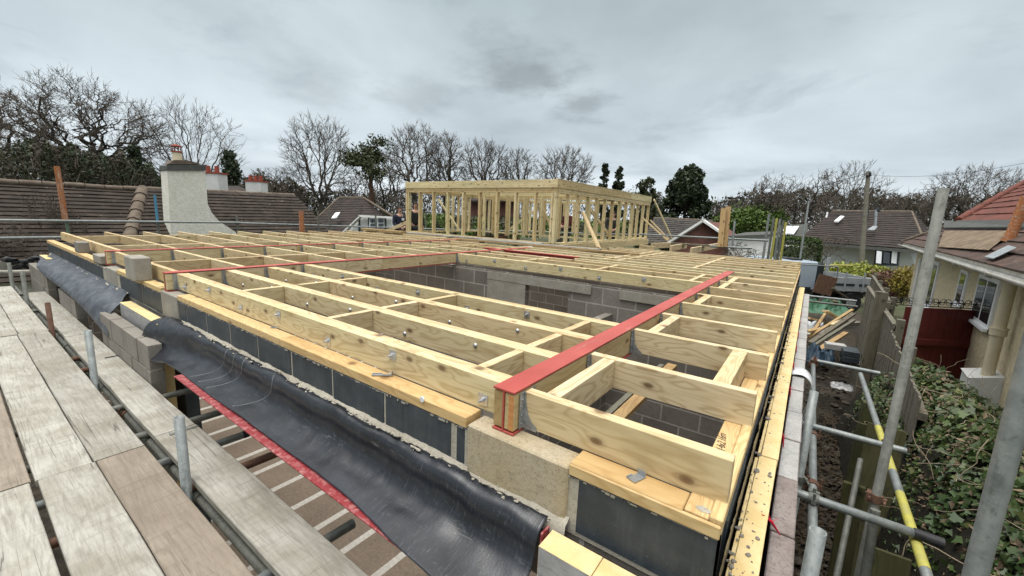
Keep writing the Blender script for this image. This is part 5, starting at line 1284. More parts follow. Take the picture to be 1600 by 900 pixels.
prism('flashing', [at(1355, 360, D6-1), at(1364, 354, D6-.6), at(1371, 355, D6-.6), at(1366, 360.5, D6-1)], (0, 0, .06), M_GALV, h6)
# dark slate roof with two skylights
h7 = thing('house', 'small slate roof with two pale skylights behind the hedge', 'house', at(1230, 390, 34)+Vector((0, 0, -2)))
prism('roof', [at(1200, 376, 33), at(1218, 352, 36), at(1262, 350, 36), at(1262, 380, 33)], (0, 0, -.2), M_LEAD, h7)
for x in (1219, 1230): prism('skylight', [at(x, 366, 33.6), at(x+9, 355, 35), at(x+18.5, 355, 35), at(x+10, 367, 33.6)], (0, 0, .1), M_UPVC, h7)
b = MB(); c = at(1235, 380, 36); b.box((c.x-3, c.y-1, -3.1), (c.x+3, c.y+3, c.z-.3)); b.build('wall', M_WPAINT, h7)

# --- right hand neighbour house
hr = thing('house', 'cream pebbledash house on the right with hipped brown and red tiled roof', 'house', (2.4, 9, -3.1))
WN = Vector((1.862, 2.6, 0)); WF = Vector((2.714, 17.26, 0)); ud = (WF-WN).normalized(); out = Vector((-ud.y, ud.x, 0))   # wall line, outward towards us
def hw(px_, py_, off=0.0):         # point seen at a pixel on the house wall plane pushed out by off
    r_ = (px_-800)/F*RT+(py_-450)/F*DN+_fw; c0 = Vector((0, 0, H)); n_ = out; P_ = WN+out*off
    return c0+r_*((P_-c0).dot(n_)/r_.dot(n_))
EZ = hw(1600, 437, .30).z; EF = hw(1396, 382, .30)
wallN = WN-ud*1.5; WFc = hw(1424, 440)
wf = Vector((WFc.x, WFc.y, 0))
prism('wall', [(wallN.x, wallN.y, -3.1), (wf.x, wf.y, -3.1), (wf.x, wf.y, EZ+.1), (wallN.x, wallN.y, EZ+.1)], -out*5.5, M_CREAM, hr)
e0 = Vector((wallN.x, wallN.y, 0))+out*.36; e1 = wf+out*.36+ud*.4; e0.z = e1.z = EZ+.07
rgN = e0-out*3.6; rgN.z = EZ+2.35; rgF = e1-ud*3.5-out*3.6; rgF.z = EZ+2.35
tiled('roof', e0, e1, rgN, rgF, M_TILER, hr, 17, .028, cells=70)
eb = e1-out*7.2
tiled('roof', e1, eb, rgF, rgF-out*.01, M_TILER, hr, 17, .028, cells=30)
b = MB(); n_ = 16
for i in range(n_):
    a = e1.lerp(rgF, i/n_)+Vector((0, 0, .04)); c = e1.lerp(rgF, (i+1)/n_)+Vector((0, 0, .04)); b.tube([a, c], [.055, .065], 8)
b.build('hip_tiles', M_ROLL, hr)
def onroof(px_, py_, lift=0.0):
    nn = (e1-e0).cross(rgN-e0).normalized(); nn = nn if nn.z > 0 else -nn
    r_ = (px_-800)/F*RT+(py_-450)/F*DN+_fw; c0 = Vector((0, 0, H)); return c0+r_*((e0+nn*lift-c0).dot(nn)/r_.dot(nn))
# upper red tiled tier with its own hip and dark flashing board
a0, a1, a2 = onroof(1490, 347, .08), onroof(1640, 352, .08), onroof(1640, 262, .10)
up0, up1, up2, up3 = onroof(1492, 346, .06), onroof(1622, 350, .06), onroof(1660, 268, .16), onroof(1600, 282, .16)
tiled('roof', up1, up0, up2, up3, M_TILERED, hr, 9, .03, cells=20)
b = MB(); hp = [onroof(1497, 344, .12), onroof(1548, 314, .16), onroof(1600, 285, .20), onroof(1640, 262, .22)]
for i in range(3):
    for k in range(3):
        a = hp[i].lerp(hp[i+1], k/3); c = hp[i].lerp(hp[i+1], (k+1.03)/3); b.tube([a, c], [.085, .10], 9)
b.build('hip_tiles', M_TILERED, hr)
prism('flashing_board', [onroof(1474, 357, .05), onroof(1475, 346, .10), onroof(1598, 346, .10), onroof(1600, 357, .05)], (0, 0, .03), M_LEAD, hr)
prism('tan_tiles', [onroof(1466, 386, .05), onroof(1475, 361, .05), onroof(1583, 361, .05), onroof(1545, 391, .05)], (0, 0, .006), M_TILETAN, hr)
# gutter and fascia
b = MB(); n_ = 30
ge0 = e0+out*.05+Vector((0, 0, -.05)); ge1 = e1+out*.05+Vector((0, 0, -.05)); vs = []
for i in range(n_+1):
    p = ge0.lerp(ge1, i/n_)
    for k in range(7):
        a = math.pi*k/6; vs.append(p+out*(.055*math.cos(a))+Vector((0, 0, -.055*math.sin(a))))
b.add(vs, [(i*7+k, i*7+k+1, (i+1)*7+k+1, (i+1)*7+k) for i in range(n_) for k in range(6)], 0, True)
for i in range(1, 9):
    p = ge0.lerp(ge1, i/9); b.tube([p+out*.06+Vector((0, 0, .01)), p+out*.05+Vector((0, 0, -.05)), p+Vector((0, 0, -.065))], .012, 5)
o = b.build('gutter', M_GUTTER, hr); md = o.modifiers.new('t', 'SOLIDIFY'); md.thickness = .006
fa = e0+Vector((0, 0, -.13)); fb = e1+Vector((0, 0, -.13))
prism('fascia_board', [fa-out*.02, fb-out*.02, fb-out*.02+Vector((0, 0, .14)), fa-out*.02+Vector((0, 0, .14))], -out*.02, M_GUTTER, hr)
prism('soffit', [fa-out*.045+Vector((0, 0, .02)), fb-out*.045+Vector((0, 0, .02)), fb-out*.36+Vector((0, 0, .02)), fa-out*.36+Vector((0, 0, .02))], (0, 0, .01), M_GUTTER, hr)
# windows
def win(c, lights, nm='window'):
    q = [hw(x, y, .03) for x, y in c]; o = prism(nm, q, -out*.06, M_UPVC, hr, .004)
    for l_ in lights:
        g_ = [q[0].lerp(q[1], l_[0]).lerp(q[3].lerp(q[2], l_[0]), .07), q[0].lerp(q[1], l_[1]).lerp(q[3].lerp(q[2], l_[1]), .07), q[0].lerp(q[1], l_[1]).lerp(q[3].lerp(q[2], l_[1]), .93), q[0].lerp(q[1], l_[0]).lerp(q[3].lerp(q[2], l_[0]), .93)]
        prism('pane', [p_+out*.004 for p_ in g_], -out*.02, M_GLASS, o)
    s0, s1 = q[3], q[2]; prism('sill', [s0+Vector((0, 0, 0))+out*.0, s1+out*.0, s1+Vector((0, 0, -.05)), s0+Vector((0, 0, -.05))], out*.05, M_UPVC, o)
def vwin(xt0, yt0, xt1, yt1, xb0, yb0):
    """pixel corners: top left, top right, bottom left; made upright on the wall"""
    tl, tr, bl = hw(xt0, yt0, .03), hw(xt1, yt1, .03), hw(xb0, yb0, .03)
    zt, zb = (tl.z+tr.z)/2, bl.z
    return (Vector((tl.x, tl.y, zt)), Vector((tr.x, tr.y, zt)), Vector((tr.x, tr.y, zb)), Vector((tl.x, tl.y, zb)))
def win2(args, lights):
    q = vwin(*args); o = prism('window', q, -out*.05, M_UPVC, hr, .003)
    for l_ in lights:
        f = lambda u, v: q[0].lerp(q[1], u).lerp(q[3].lerp(q[2], u), v)
        prism('pane', [f(l_[0], .08)+out*.006, f(l_[1], .08)+out*.006, f(l_[1], .92)+out*.006, f(l_[0], .92)+out*.006], -out*.02, M_GLASS, o)
    prism('sill', [q[3], q[2], q[2]+Vector((0, 0, -.04)), q[3]+Vector((0, 0, -.04))], out*.05, M_UPVC, o)
win2((1459, 408, 1468, 409, 1446, 478), [(.2, .8)])
win2((1501, 422, 1513, 424, 1493, 474), [(.2, .82)])
win2((1530, 430, 1563, 436, 1520, 498), [(.08, .46), (.54, .92)])
# soil pipe with collar
for (a, c, r_, rc) in (((1582, 432), (1540, 583), .060, .078),):
    pt = hw(a[0], a[1], .12); pb = Vector((pt.x, pt.y, -3.0)); b = MB(); b.tube([pb, Vector((pt.x, pt.y, pt.z))], r_, 16)
    zc2 = hw(1552, 512, .12).z
    b.tube([(pt.x, pt.y, zc2-.05), (pt.x, pt.y, zc2+.03)], rc, 16); b.tube([(pt.x, pt.y, zc2+.03), (pt.x, pt.y, zc2+.045)], rc*1.1, 16)
    b.build('soil_pipe', M_CREAMP, hr)
pt = hw(1437, 412, .08); b = MB(); b.tube([(pt.x, pt.y, -3.0), (pt.x, pt.y, pt.z-.1), (pt.x-.0, pt.y, pt.z+.15)], .04, 10); b.build('downpipe', M_UPVC, hr)
# rusty flue on the roof
pf = onroof(1573, 378, .0); b = MB(); b.tube([pf, pf+Vector((.03, .0, .14)), pf+Vector((.08, 0, .65))], [.075, .062, .06], 12); o = b.build('rusty_flue', M_ORANGE, hr)
prism('flashing', [onroof(1538, 402, .06), onroof(1575, 384, .07), onroof(1588, 388, .07), onroof(1552, 405, .06)], (0, 0, .01), M_GALV, hr)
# meter box by the wall
q0 = hw(1560, 585, .0); b = MB(); mM = Matrix(((ud.x, out.x, 0, q0.x), (ud.y, out.y, 0, q0.y), (0, 0, 1, q0.z), (0, 0, 0, 1)))
b.box((-.28, 0.0, -.62), (.20, .28, -.05), 0, mM)
b.add([mM @ Vector(v) for v in ((-.28, 0, -.05), (.20, 0, -.05), (.20, .30, -.05), (-.28, .30, -.05), (-.28, 0, .04), (.20, 0, .04))], [(3, 2, 5, 4), (0, 3, 4), (1, 5, 2), (0, 4, 5, 1)])
tag(b.build('meter_box', M_WPAINT, bevel=.004), 'pale grey meter cabinet on the cream wall above the ivy', 'cabinet')

# ================================================================== GATE AND FENCES
gt = thing('garden_gate', 'dark red boarded side gate between the fence and the cream house', 'gate', (1.8, 9.2, -3.0))
ga, gb = Vector((1.36, 8.84, 0)), Vector((2.34, 9.48, 0)); gu = (gb-ga).normalized()
n_ = 9; b = MB()
for i in range(n_):
    a = ga.lerp(gb, i/n_); c = ga.lerp(gb, (i+.97)/n_)
    b.add([Vector((a.x, a.y, -2.7)), Vector((c.x, c.y, -2.7)), Vector((c.x, c.y, -.50)), Vector((a.x, a.y, -.50)), Vector((a.x-.01, a.y+.02, -2.7)), Vector((c.x-.01, c.y+.02, -2.7)), Vector((c.x-.01, c.y+.02, -.50)), Vector((a.x-.01, a.y+.02, -.50))], [(0,1,2,3),(7,6,5,4),(3,2,6,7),(0,3,7,4),(1,5,6,2)])
b.build('boards', M_GATE, gt)
for z_ in (-1.05, -2.2): wood('cross_rail', (ga.x+.005, ga.y-.02, z_), (gb.x, gb.y-.02, z_), .03, .10, M_GATE, gt)
b = MB()
A_ = ga+Vector((-.15, -.09, 0)); B_ = gb+Vector((.12, .06, 0))
for z_ in (-.40, -.47): b.tube([(A_.x, A_.y, z_), (B_.x, B_.y, z_)], .008, 6)
for i in range(8):
    c = A_.lerp(B_, (i+.5)/8); rr_ = .06
    for s_ in (1, -1):
        b.tube([Vector((c.x, c.y, -.40))+gu*(s_*(rr_-rr_*.55*t_/16*1.0)*math.cos(t_*.42)+s_*rr_*.9)*1.0+Vector((0, 0, (rr_-rr_*.5*t_/16)*math.sin(t_*.42))) for t_ in range(15)], .005, 5)
    b.tube([(c.x, c.y, -.47), (c.x, c.y, -.40)], .006, 5)
b.tube([(B_.x, B_.y, -.40), (B_.x-.02, B_.y, -2.6)], .012, 6)
b.build('scrollwork', M_WIRE, gt)

def fence(p0, p1, zt0, zt1, label, mat, bw=.11, rails=(0.25, 1.0), lean=0.0, zb=-3.0, post_at=(), cap=True, side=-1):
    p0, p1 = Vector(p0), Vector(p1); ln = (p1-p0).length; u = (p1-p0).normalized(); n_ = Vector((-u.y, u.x, 0))*(-side)
    root = thing('fence', label, 'fence', (p0.x, p0.y, zb)); b = MB(); k = 0; x = 0
    while x < ln-.02:
        f = x/ln; zt = zt0+(zt1-zt0)*f+rnd.uniform(-.02, .02); w_ = bw*rnd.uniform(.92, .99); a = p0+u*x; c = p0+u*min(x+w_, ln); off = rnd.uniform(0, .012); 
        v = [a+n_*off, c+n_*off, c+n_*(off+.018), a+n_*(off+.018)]
        b.add([Vector((q.x, q.y, zb)) for q in v]+[Vector((q.x+lean, q.y, zt)) for q in v], [(0,1,5,4),(1,2,6,5),(2,3,7,6),(3,0,4,7),(4,5,6,7)]); x += bw
    b.build('boards', mat, root)
    for r_ in rails:
        za, zb_ = zt0-r_, zt1-r_; q0, q1 = p0-n_*.03, p1-n_*.03
        wood('rail', (q0.x, q0.y, za), (q1.x, q1.y, zb_), .07, .08, mat, root)
    if cap: wood('capping', (p0.x, p0.y, zt0+.03), (p1.x, p1.y, zt1+.03), .07, .035, mat, root)
    for f in post_at:
        q = p0.lerp(p1, f)-n_*.06; wood('post', (q.x, q.y, zb), (q.x, q.y, zt0+(zt1-zt0)*f+.12), .10, .10, mat, root, up=(1, 0, 0))
    return root
fence((1.28, 13.0), (1.24, 8.9), -.72, -.78, 'tall weathered fence panel with horizontal rails, behind the square post', M_OLDGREY, post_at=(0.02, .5), cap=False, side=1) if 0 else None
fence((1.24, 8.6, 0), (1.30, 13.4, 0), -.80, -.74, 'weathered grey boarded fence between the alley and the neighbour garden', M_OLDGREY, post_at=(0.01, .38, .7), rails=(.12, .75, 1.5))
fence((1.12, 5.6, 0), (1.22, 8.55, 0), -.98, -.86, 'lower grey fence panel with broken top beside the ivy', M_OLDGREY, post_at=(.55,), rails=(.18, .9), cap=False)
fence((1.62, 12.4, 0), (1.95, 19.5, 0), -.92, -.95, 'thin trellis topped fence leading away behind the red gate', M_OLDGREY, bw=.09, post_at=(.02, .3, .6, .95), rails=(.1, .9))
tag(wood('fence_post', (1.12, 9.8, -3.0), (1.17, 9.9, -.42), .16, .16, M_OLDGREY, up=(0, 1, 0)), 'thick square grey post at the end of the alley woodpile', 'post')
tag(wood('mossy_board', (.84, 5.1, -3.05), (.88, 5.45, -1.30), .30, .03, M_GREENPOST, up=(0, 1, 0)), 'wide mossy green board standing in the alley under the yellow tube', 'board')
tag(wood('mossy_post', (.84, 6.6, -3.05), (.86, 6.6, -1.45), .12, .12, M_GREENPOST, up=(1, 0, 0)), 'green stained fence post standing in the alley', 'post')
tag(wood('mossy_post', (.62, 4.4, -3.05), (.60, 4.5, -1.55), .15, .05, M_GREENPOST, up=(0, 1, 0)), 'mossy plank leaning low beside the outer wall', 'post')
tag(wood('mossy_post', (.84, 3.7, -3.05), (.80, 3.9, -1.7), .22, .03, M_GREENPOST, up=(0, 1, 0)), 'dark mossy board at the foot of the ivy', 'board')

# ================================================================== ALLEY CLUTTER
G = 'timber lengths heaped in the alley'
wp = [((1262, 528), (1332, 484), 10.2), ((1266, 536), (1334, 490), 10.0), ((1264, 545), (1335, 500), 9.8), ((1266, 555), (1322, 520), 9.2), ((1264, 497), (1302, 506), 10.8), ((1292, 486), (1312, 500), 11), ((1264, 528), (1290, 490), 10.4),
      ((1288, 486), (1330, 506), 10.9), ((1300, 508), (1330, 486), 10.5), ((1262, 518), (1285, 512), 10.1), ((1300, 450), (1330, 470), 13), ((1305, 470), (1318, 500), 12), ((1272, 552), (1302, 534), 9.4)]
for k, (a, c, d) in enumerate(wp):
    pale = k in (4, 5, 7, 8)
    tag(wood('timber_length', at(*a, d), at(*c, d+.9), .11 if k % 2 else .07, .05, M_PINE if pale else (M_OLDGREY if k % 3 else M_BROWNTIMBER)), ('pale' if pale else 'weathered')+' timber in the alley heap, '+ORD[k]+' in order from the wall side up', 'timber', G)
for k, (px_, py_, d, s_) in enumerate(((1306, 537, 8.6, (.34, .22, .12)), (1338, 566, 8.4, (.30, .3, .10)), (1325, 500, 11, (.3, .5, .1)))):
    c = at(px_, py_, d); b = MB(); b.box((-s_[0]/2, -s_[1]/2, -s_[2]), (s_[0]/2, s_[1]/2, 0)); o = b.build('loose_block', (M_PALEBLOCK, M_BLOCK, M_BLOCK)[k], None, Matrix.Translation(c) @ Matrix.Rotation(R(10+k*25), 4, 'Z'), .008)
    tag(o, ('white topped block beside the dark stack in the alley', 'grey slab lying on rubble in the alley', 'grey slab near the square post')[k], 'block')
G = 'dark engineering blocks stacked in the alley'
for k in range(6):
    c = at(1334, 548, 8.3)+Vector((rnd.uniform(-.05, .05)+(.25 if k % 2 else -.05), .25*(k // 4), .02-.12*(k//2))); b = MB(); b.box((-.13, -.22, -.11), (.13, .22, 0))
    tag(b.build('dark_block', M_BLACK, None, Matrix.Translation(c) @ Matrix.Rotation(R(rnd.uniform(-12, 12)), 4, 'Z'), .006), 'dark block in the alley stack, %s counting down' % ORD[k], 'block', G)
material('grubby_plastic', plain((0.34, 0.36, 0.38), (0.48, 0.49, 0.50), 5), rough=0.45)
def rag(name, c, w_, d_, h_, mat, label, seed=0, cat='sheet'):
    b = MB(); n_ = 22; vs = []
    for i in range(n_+1):
        for j in range(n_+1):
            x = (i/n_-.5)*w_; y = (j/n_-.5)*d_; e = 1-max(abs(i/n_-.5), abs(j/n_-.5))*2
            vs.append((x+noise.noise(Vector((i*.3, j*.3, seed)))*w_*.12, y+noise.noise(Vector((i*.3, j*.3, seed+5)))*d_*.12, h_*(noise.noise(Vector((i*.22, j*.22, seed+9)))+.6)*min(1, e*3+.1)))
    b.add(vs, [(i*(n_+1)+j, (i+1)*(n_+1)+j, (i+1)*(n_+1)+j+1, i*(n_+1)+j+1) for i in range(n_) for j in range(n_)], 0, True)
    return tag(b.build(name, mat, None, Matrix.Translation(c)), label, cat)
M_BAGG = material('green_bag', plain((0.03, 0.09, 0.05), (0.05, 0.14, 0.08), 6), rough=0.5)
M_BAGB = material('blue_sheet', plain((0.015, 0.035, 0.06), (0.03, 0.055, 0.08), 6), rough=0.5)
rag('plastic_sheet', at(1270, 502, 11.2)+Vector((0, 0, -.25)), .9, 1.3, .22, MATS['grubby_plastic'], 'crumpled white plastic sheeting beside the outer wall in the alley', 3)
rag('plastic_sheet', at(1290, 482, 12.5)+Vector((0, 0, -.1)), 1.2, 1.2, .35, M_BAGG, 'crumpled green bag on the alley heap', 8)
rag('plastic_sheet', at(1283, 555, 8.8)+Vector((0, 0, -.1)), .5, .8, .3, M_BAGB, 'dark blue sheet low beside the outer wall', 13)
rag('plastic_sheet', at(1315, 604, 8.2), .35, .4, .05, M_FOIL, 'small pale scrap lying on the alley ground', 17)
b = MB(); b.box((-.28, -.02, -.6), (.28, .02, 0)); c = at(1294, 436, 13)
tag(b.build('rusty_sheet', M_RUST, None, Matrix.Translation(c+Vector((0, 0, .1))) @ Matrix.Rotation(R(30), 4, 'Z') @ Matrix.Rotation(R(12), 4, 'Y')), 'brown rusty board standing in front of the truck bed', 'board')
# rubble heap under the timber
b = MB()
for i in range(520):
    y = rnd.uniform(3, 15); x = rnd.uniform(.25, 1.15); h_ = -3.0+(.9 if y > 8.5 else .05)*rnd.random()*(1-abs(x-.6))
    lump(b, (x, y, h_), rnd.choice((.012, .018, .025, .04, .06)), i, (1.3, 1.3, .6), rnd.choice((0, 1, 1)))
for i in range(5200):
    y = rnd.uniform(2, 10); x = rnd.uniform(.2, 1.25); a = rnd.uniform(0, 6.3); s_ = rnd.uniform(.02, .045); n_ = Vector((rnd.gauss(0, .5), rnd.gauss(0, .5), 1)).normalized(); t1 = n_.orthogonal().normalized(); t2 = n_.cross(t1)
    c = Vector((x, y, -3.0+rnd.random()*.05)); b.add([c+t1*s_, c+t2*s_*.6, c-t1*s_, c-t2*s_*.6], [(0, 1, 2, 3)], 2)
M_LITTER = material('dead_leaf', plain((0.032, 0.024, 0.015), (0.065, 0.048, 0.030), 30), rough=0.9)
M_MUDST = material('muddy_stone', plain((0.04, 0.034, 0.027), (0.075, 0.066, 0.054), 20), rough=.95)
tag(b.build('rubble', [M_MUDST, M_DIRT, M_LITTER]), 'broken rubble and dead leaves along the alley ground', 'rubble', kind='stuff')

# ================================================================== TRUCK
M_TRUCK = material('pale_blue_grey_paint', plain((0.30, 0.36, 0.42), (0.35, 0.40, 0.45), 3), rough=0.35)
M_TRUCKD = material('grey_dropside', plain((0.28, 0.30, 0.31), (0.34, 0.36, 0.37), 5), rough=0.5)
tr = thing('tipper_truck', 'pale blue grey flatbed truck parked beyond the alley', 'truck', at(1300, 470, 16)+Vector((0, 0, -1)))
c0 = at(1250, 408, 15.2); c1 = at(1276, 408, 15.2); tdir = (at(1362, 440, 15.2)-at(1280, 438, 15.2)); tdir.z = 0; tdir.normalize(); tn = Vector((-tdir.y, tdir.x, 0))
def tM(o_): return Matrix(((tdir.x, tn.x, 0, o_.x), (tdir.y, tn.y, 0, o_.y), (0, 0, 1, o_.z), (0, 0, 0, 1)))
b = MB(); b.box((-1.1, 0, -1.75), (0.72, 1.9, 0)); o = b.build('cab', M_TRUCK, tr, tM(c0), .05)
b = MB(); b.box((-.2, -.012, -1.25), (.55, .0, -.95)); b.build('window', M_GLASS, tr, tM(c0))
b = MB(); b.box((-.1, .3, 0.001), (.3, .9, .06)); b.build('roof_box', M_BLACKPL, tr, tM(c0))
b = MB(); b.box((.74, .05, -1.7), (.98, 1.85, -.05)); b.build('headboard', M_DGREYF, tr, tM(c0), .01)
b = MB(); b.tube([tM(c0) @ Vector((1.02, -.03, -1.7)), tM(c0) @ Vector((1.02, -.03, .18))], .06, 8); b.build('headboard_post', M_TRUCKD, tr)
d0 = at(1280, 432, 15.0)
b = MB(); b.box((0, 0, -.50), (2.05, .05, 0)); b.box((0, 1.85, -.50), (2.05, 1.9, 0)); b.box((2.0, 0, -.50), (2.05, 1.9, 0)); b.build('dropside', M_TRUCKD, tr, tM(d0), .006)
b = MB()
for x in (.08, .62, 1.02, 1.5): b.box((x, -.012, -.30), (x+.32, -.002, -.22))
b.build('side_slots', M_DGREYF, tr, tM(d0))
b = MB()
for x in (.95, 1.62, 2.0): b.box((x, -.03, -.52), (x+.05, 0.0, .20))
b.build('stake_posts', M_TRUCKD, tr, tM(d0))
b = MB(); b.box((-.1, .1, -.62), (2.1, 1.8, -.52)); b.box((0, .3, -.8), (2, .45, -.62)); b.build('chassis', M_BLACKPL, tr, tM(d0))
for x in (1.35, -1.2):
    w0 = tM(d0) @ Vector((x, .02, -.95)); b = MB(); b.tube([w0, w0+tn*.25], .38, 20); o = b.build('wheel', M_BLACKPL, tr)
    b = MB(); b.tube([w0-tn*.01, w0+tn*.02], .18, 14); b.build('rim', M_TRUCKD, o)
for k, z_ in enumerate((.32, .22)):
    o = pipe(tM(d0) @ Vector((.05, .5+.3*k, z_+.05)), tM(d0) @ Vector((1.6-.5*k, .55+.3*k, z_+.08)), ('upper' if k == 0 else 'lower')+' yellow pole carried above the truck bed', M_YELLOW, name='yellow_pole', cat='pole', n=8, r=.03)
b = MB(); pts = [tM(d0) @ Vector(v) for v in ((-.9, -.1, .42), (.3, -.1, .40), (.55, -.1, .32), (.55, -.1, -.2))]; b.tube(bez(pts, 14), .022, 8)
tag(b.build('bent_rail', M_TUBE), 'bent grey handrail tube in front of the truck cab', 'rail')

# ================================================================== POLE AND WIRES
up_ = thing('utility_pole', 'wooden utility pole with insulators in front of the white bungalow', 'utility pole', at(1345, 420, 24)+Vector((0, 0, -1.5)))
pt_, pb_ = at(1357, 268, 24), at(1345, 420, 24); b = MB(); b.tube([pb_+(pb_-pt_)*.3, pt_], [.15, .10], 8); b.build('pole', M_OLDGREY, up_)
b = MB()
for q in ((1359, 271), (1359, 274), (1355, 275)): b.tube([at(q[0]-1, q[1], 23.9), at(q[0]+1.5, q[1], 23.9)], .07, 6)
b.build('insulator', M_BLACKPL, up_)
def wire(a, c, sag, r_, label):
    pts = [a.lerp(c, i/20)-Vector((0, 0, sag*4*(i/20)*(1-i/20))) for i in range(21)]; b = MB(); b.tube(pts, r_, 4)
    tag(b.build('overhead_wire', M_WIRE), label, 'wire')
wire(at(1359, 273, 24), at(1720, 226, 16), .5, .008, 'overhead wire running from the pole to the upper right')
wire(at(1357, 270, 24), at(1090, 323, 40), .4, .016, 'overhead wire running left from the pole')
wire(at(1250, 330, 26), at(1500, 334, 18), .2, .012, 'thin cable crossing in front of the white bungalow roof')

# ================================================================== VEGETATION
def leafmat(name, c1, c2, rough=.6):
    def fn(t):
        g = N(t, 'ShaderNodeNewGeometry'); v = coords(t, rand=False)
        n_ = nz(t, v, 1.3, 4, .6); c = mix(t, rmp(t, n_, [(0.38, (0, 0, 0)), (0.62, (1, 1, 1))]), c1, c2)
        return mix(t, 1.0, c, rmp(t, g.outputs['Random Per Island'], [(0, (.6, .6, .6)), (1, (1.35, 1.35, 1.3))]), 'MULTIPLY'), None
    return material(name, fn, rough=rough)
M_BARK = leafmat('grey_brown_bark', (0.065, 0.056, 0.045), (0.095, 0.083, 0.066), .95)
M_BARK2 = leafmat('dark_bark', (0.040, 0.034, 0.028), (0.058, 0.05, 0.04), .95)
M_TWIG = leafmat('twig', (0.085, 0.070, 0.056), (0.11, 0.092, 0.075), .95)
M_CONIF = leafmat('dark_conifer', (0.020, 0.032, 0.015), (0.040, 0.055, 0.024))
M_PINEL = leafmat('pine_needles', (0.040, 0.052, 0.022), (0.065, 0.075, 0.032))
M_EVG = leafmat('evergreen_undergrowth', (0.030, 0.036, 0.018), (0.070, 0.066, 0.038))
M_HEDGE = leafmat('clipped_hedge', (0.040, 0.065, 0.016), (0.060, 0.095, 0.022))
M_IVY = leafmat('ivy_leaf', (0.028, 0.054, 0.016), (0.068, 0.098, 0.032), .36)
M_IVYY = leafmat('pale_ivy_leaf', (0.12, 0.14, 0.045), (0.17, 0.18, 0.07), .45)
M_DEAD = leafmat('brown_leaf', (0.12, 0.085, 0.055), (0.20, 0.15, 0.10), .8)
M_YSHRUB = leafmat('yellow_green_leaf', (0.22, 0.25, 0.03), (0.30, 0.32, 0.08))
M_GOLD = leafmat('golden_leaf', (0.22, 0.18, 0.03), (0.26, 0.20, 0.05))
M_RSHRUB = leafmat('reddish_twigs', (0.10, 0.045, 0.035), (0.14, 0.07, 0.05))
M_BRIGHT = leafmat('bright_green_leaf', (0.065, 0.11, 0.02), (0.10, 0.15, 0.03))

def bare_tree(base, height, width, seed, label, trunk_f=0.22, depth=7, spread=32, r0=None, lean=0.0, gnarl=0.25, cat='tree', group=None, twig=0.020, bark=None, nb=4, up=0.10, minr=.014, name='bare_tree'):
    q = random.Random(seed); segs = []
    def grow(p, d, ln, dep, lvl):
        n_ = 3 if lvl < 3 else 2; pts = [p.copy()]
        for i in range(n_):
            d = (d+Vector((q.gauss(0, 1), q.gauss(0, 1), q.gauss(0, .7)))*gnarl*(.5+.16*lvl)+Vector((0, 0, up*(.5 if lvl else 1)))).normalized(); p = p+d*ln/n_; pts.append(p.copy())
        segs.append((pts, lvl))
        if lvl >= dep: return
        k = nb if lvl == 0 else (3 if q.random() < .42 else 2); az = q.uniform(0, 6.28)
        for i in range(k):
            a = az+i*2*math.pi/k+q.uniform(-.5, .5); ang = R(spread*q.uniform(.55, 1.35)) if not (i == 0 and lvl > 0 and q.random() < .6) else R(spread*.25)
            t1 = d.orthogonal().normalized(); t2 = d.cross(t1); nd = d*math.cos(ang)+(t1*math.cos(a)+t2*math.sin(a))*math.sin(ang)
            start = pts[-1] if (i < 2 or lvl == 0) else pts[-2]
            grow(start, nd, ln*q.uniform(.62, .90)*(1 if lvl else .82), dep, lvl+1)
    grow(Vector((0, 0, 0)), Vector((lean, 0, 1)).normalized(), 1.0, depth, 0)
    # fit the skeleton to the wanted height and width
    allp = [p for s_, l_ in segs for p in s_]
    zmax = max(p.z for p in allp)
    xs_ = sorted(math.hypot(p.x, p.y) for p in allp); wr = xs_[int(len(xs_)*.86)]
    sx = width/2/wr; t0 = 1.0
    def T(p):
        z = p.z; zt = height*trunk_f
        zz = z/t0*zt if z < t0 else zt+(z-t0)/(zmax-t0)*(height-zt)
        v = Vector((p.x*sx, p.y*sx, zz))
        return dome(v)
    ch_ = height*(1-trunk_f*.8)/2; cz_ = height-ch_
    def dome(v):
        if v.z < height*trunk_f*1.05: return v
        u = Vector((v.x/(width/2), v.y/(width/2), (v.z-cz_)/ch_)); k = u.length
        if k > .80:
            k2 = .80+(k-.80)*.38; k2 = min(k2, 1.04+.05*math.sin(u.x*9+seed)); v = Vector((v.x*k2/k, v.y*k2/k, cz_+(v.z-cz_)*k2/k))
        return v
    R0 = r0 or height*0.026; root = thing(name, label, cat, base, group); tb = MB(); cb_ = MB(); B0 = Vector(base)
    for pts, l_ in segs:
        ra = max(R0*(.62**l_), minr); rb = max(R0*(.62**(l_+1))*1.08, minr*.8); P_ = [B0+T(p) for p in pts]; n_ = len(P_)
        rad = [ra+(rb-ra)*i/(n_-1) for i in range(n_)]
        if l_ <= 3: tb.tube(P_, rad, 6 if l_ < 2 else 5, caps=False)
        else: cb_.tube(P_, rad, 3, caps=False)
        if l_ >= depth-2:
            for k in range(2 if l_ == depth else 1):
                i = q.randrange(1, n_); s0 = P_[i]; dd_ = (P_[i]-P_[i-1]).normalized(); e_ = s0+(dd_+Vector((q.gauss(0, .6), q.gauss(0, .6), q.gauss(.10, .5))))*height*q.uniform(.018, .040)
                m_ = (s0+e_)/2+Vector((q.gauss(0, 1), q.gauss(0, 1), q.gauss(0, 1)))*height*.004
                cb_.tube([s0, m_, e_], [twig*.8, twig*.6, twig*.35], 3, caps=False)
    tb.build('trunk', bark or M_BARK, root); cb_.build('crown', M_TWIG, root)
    return root
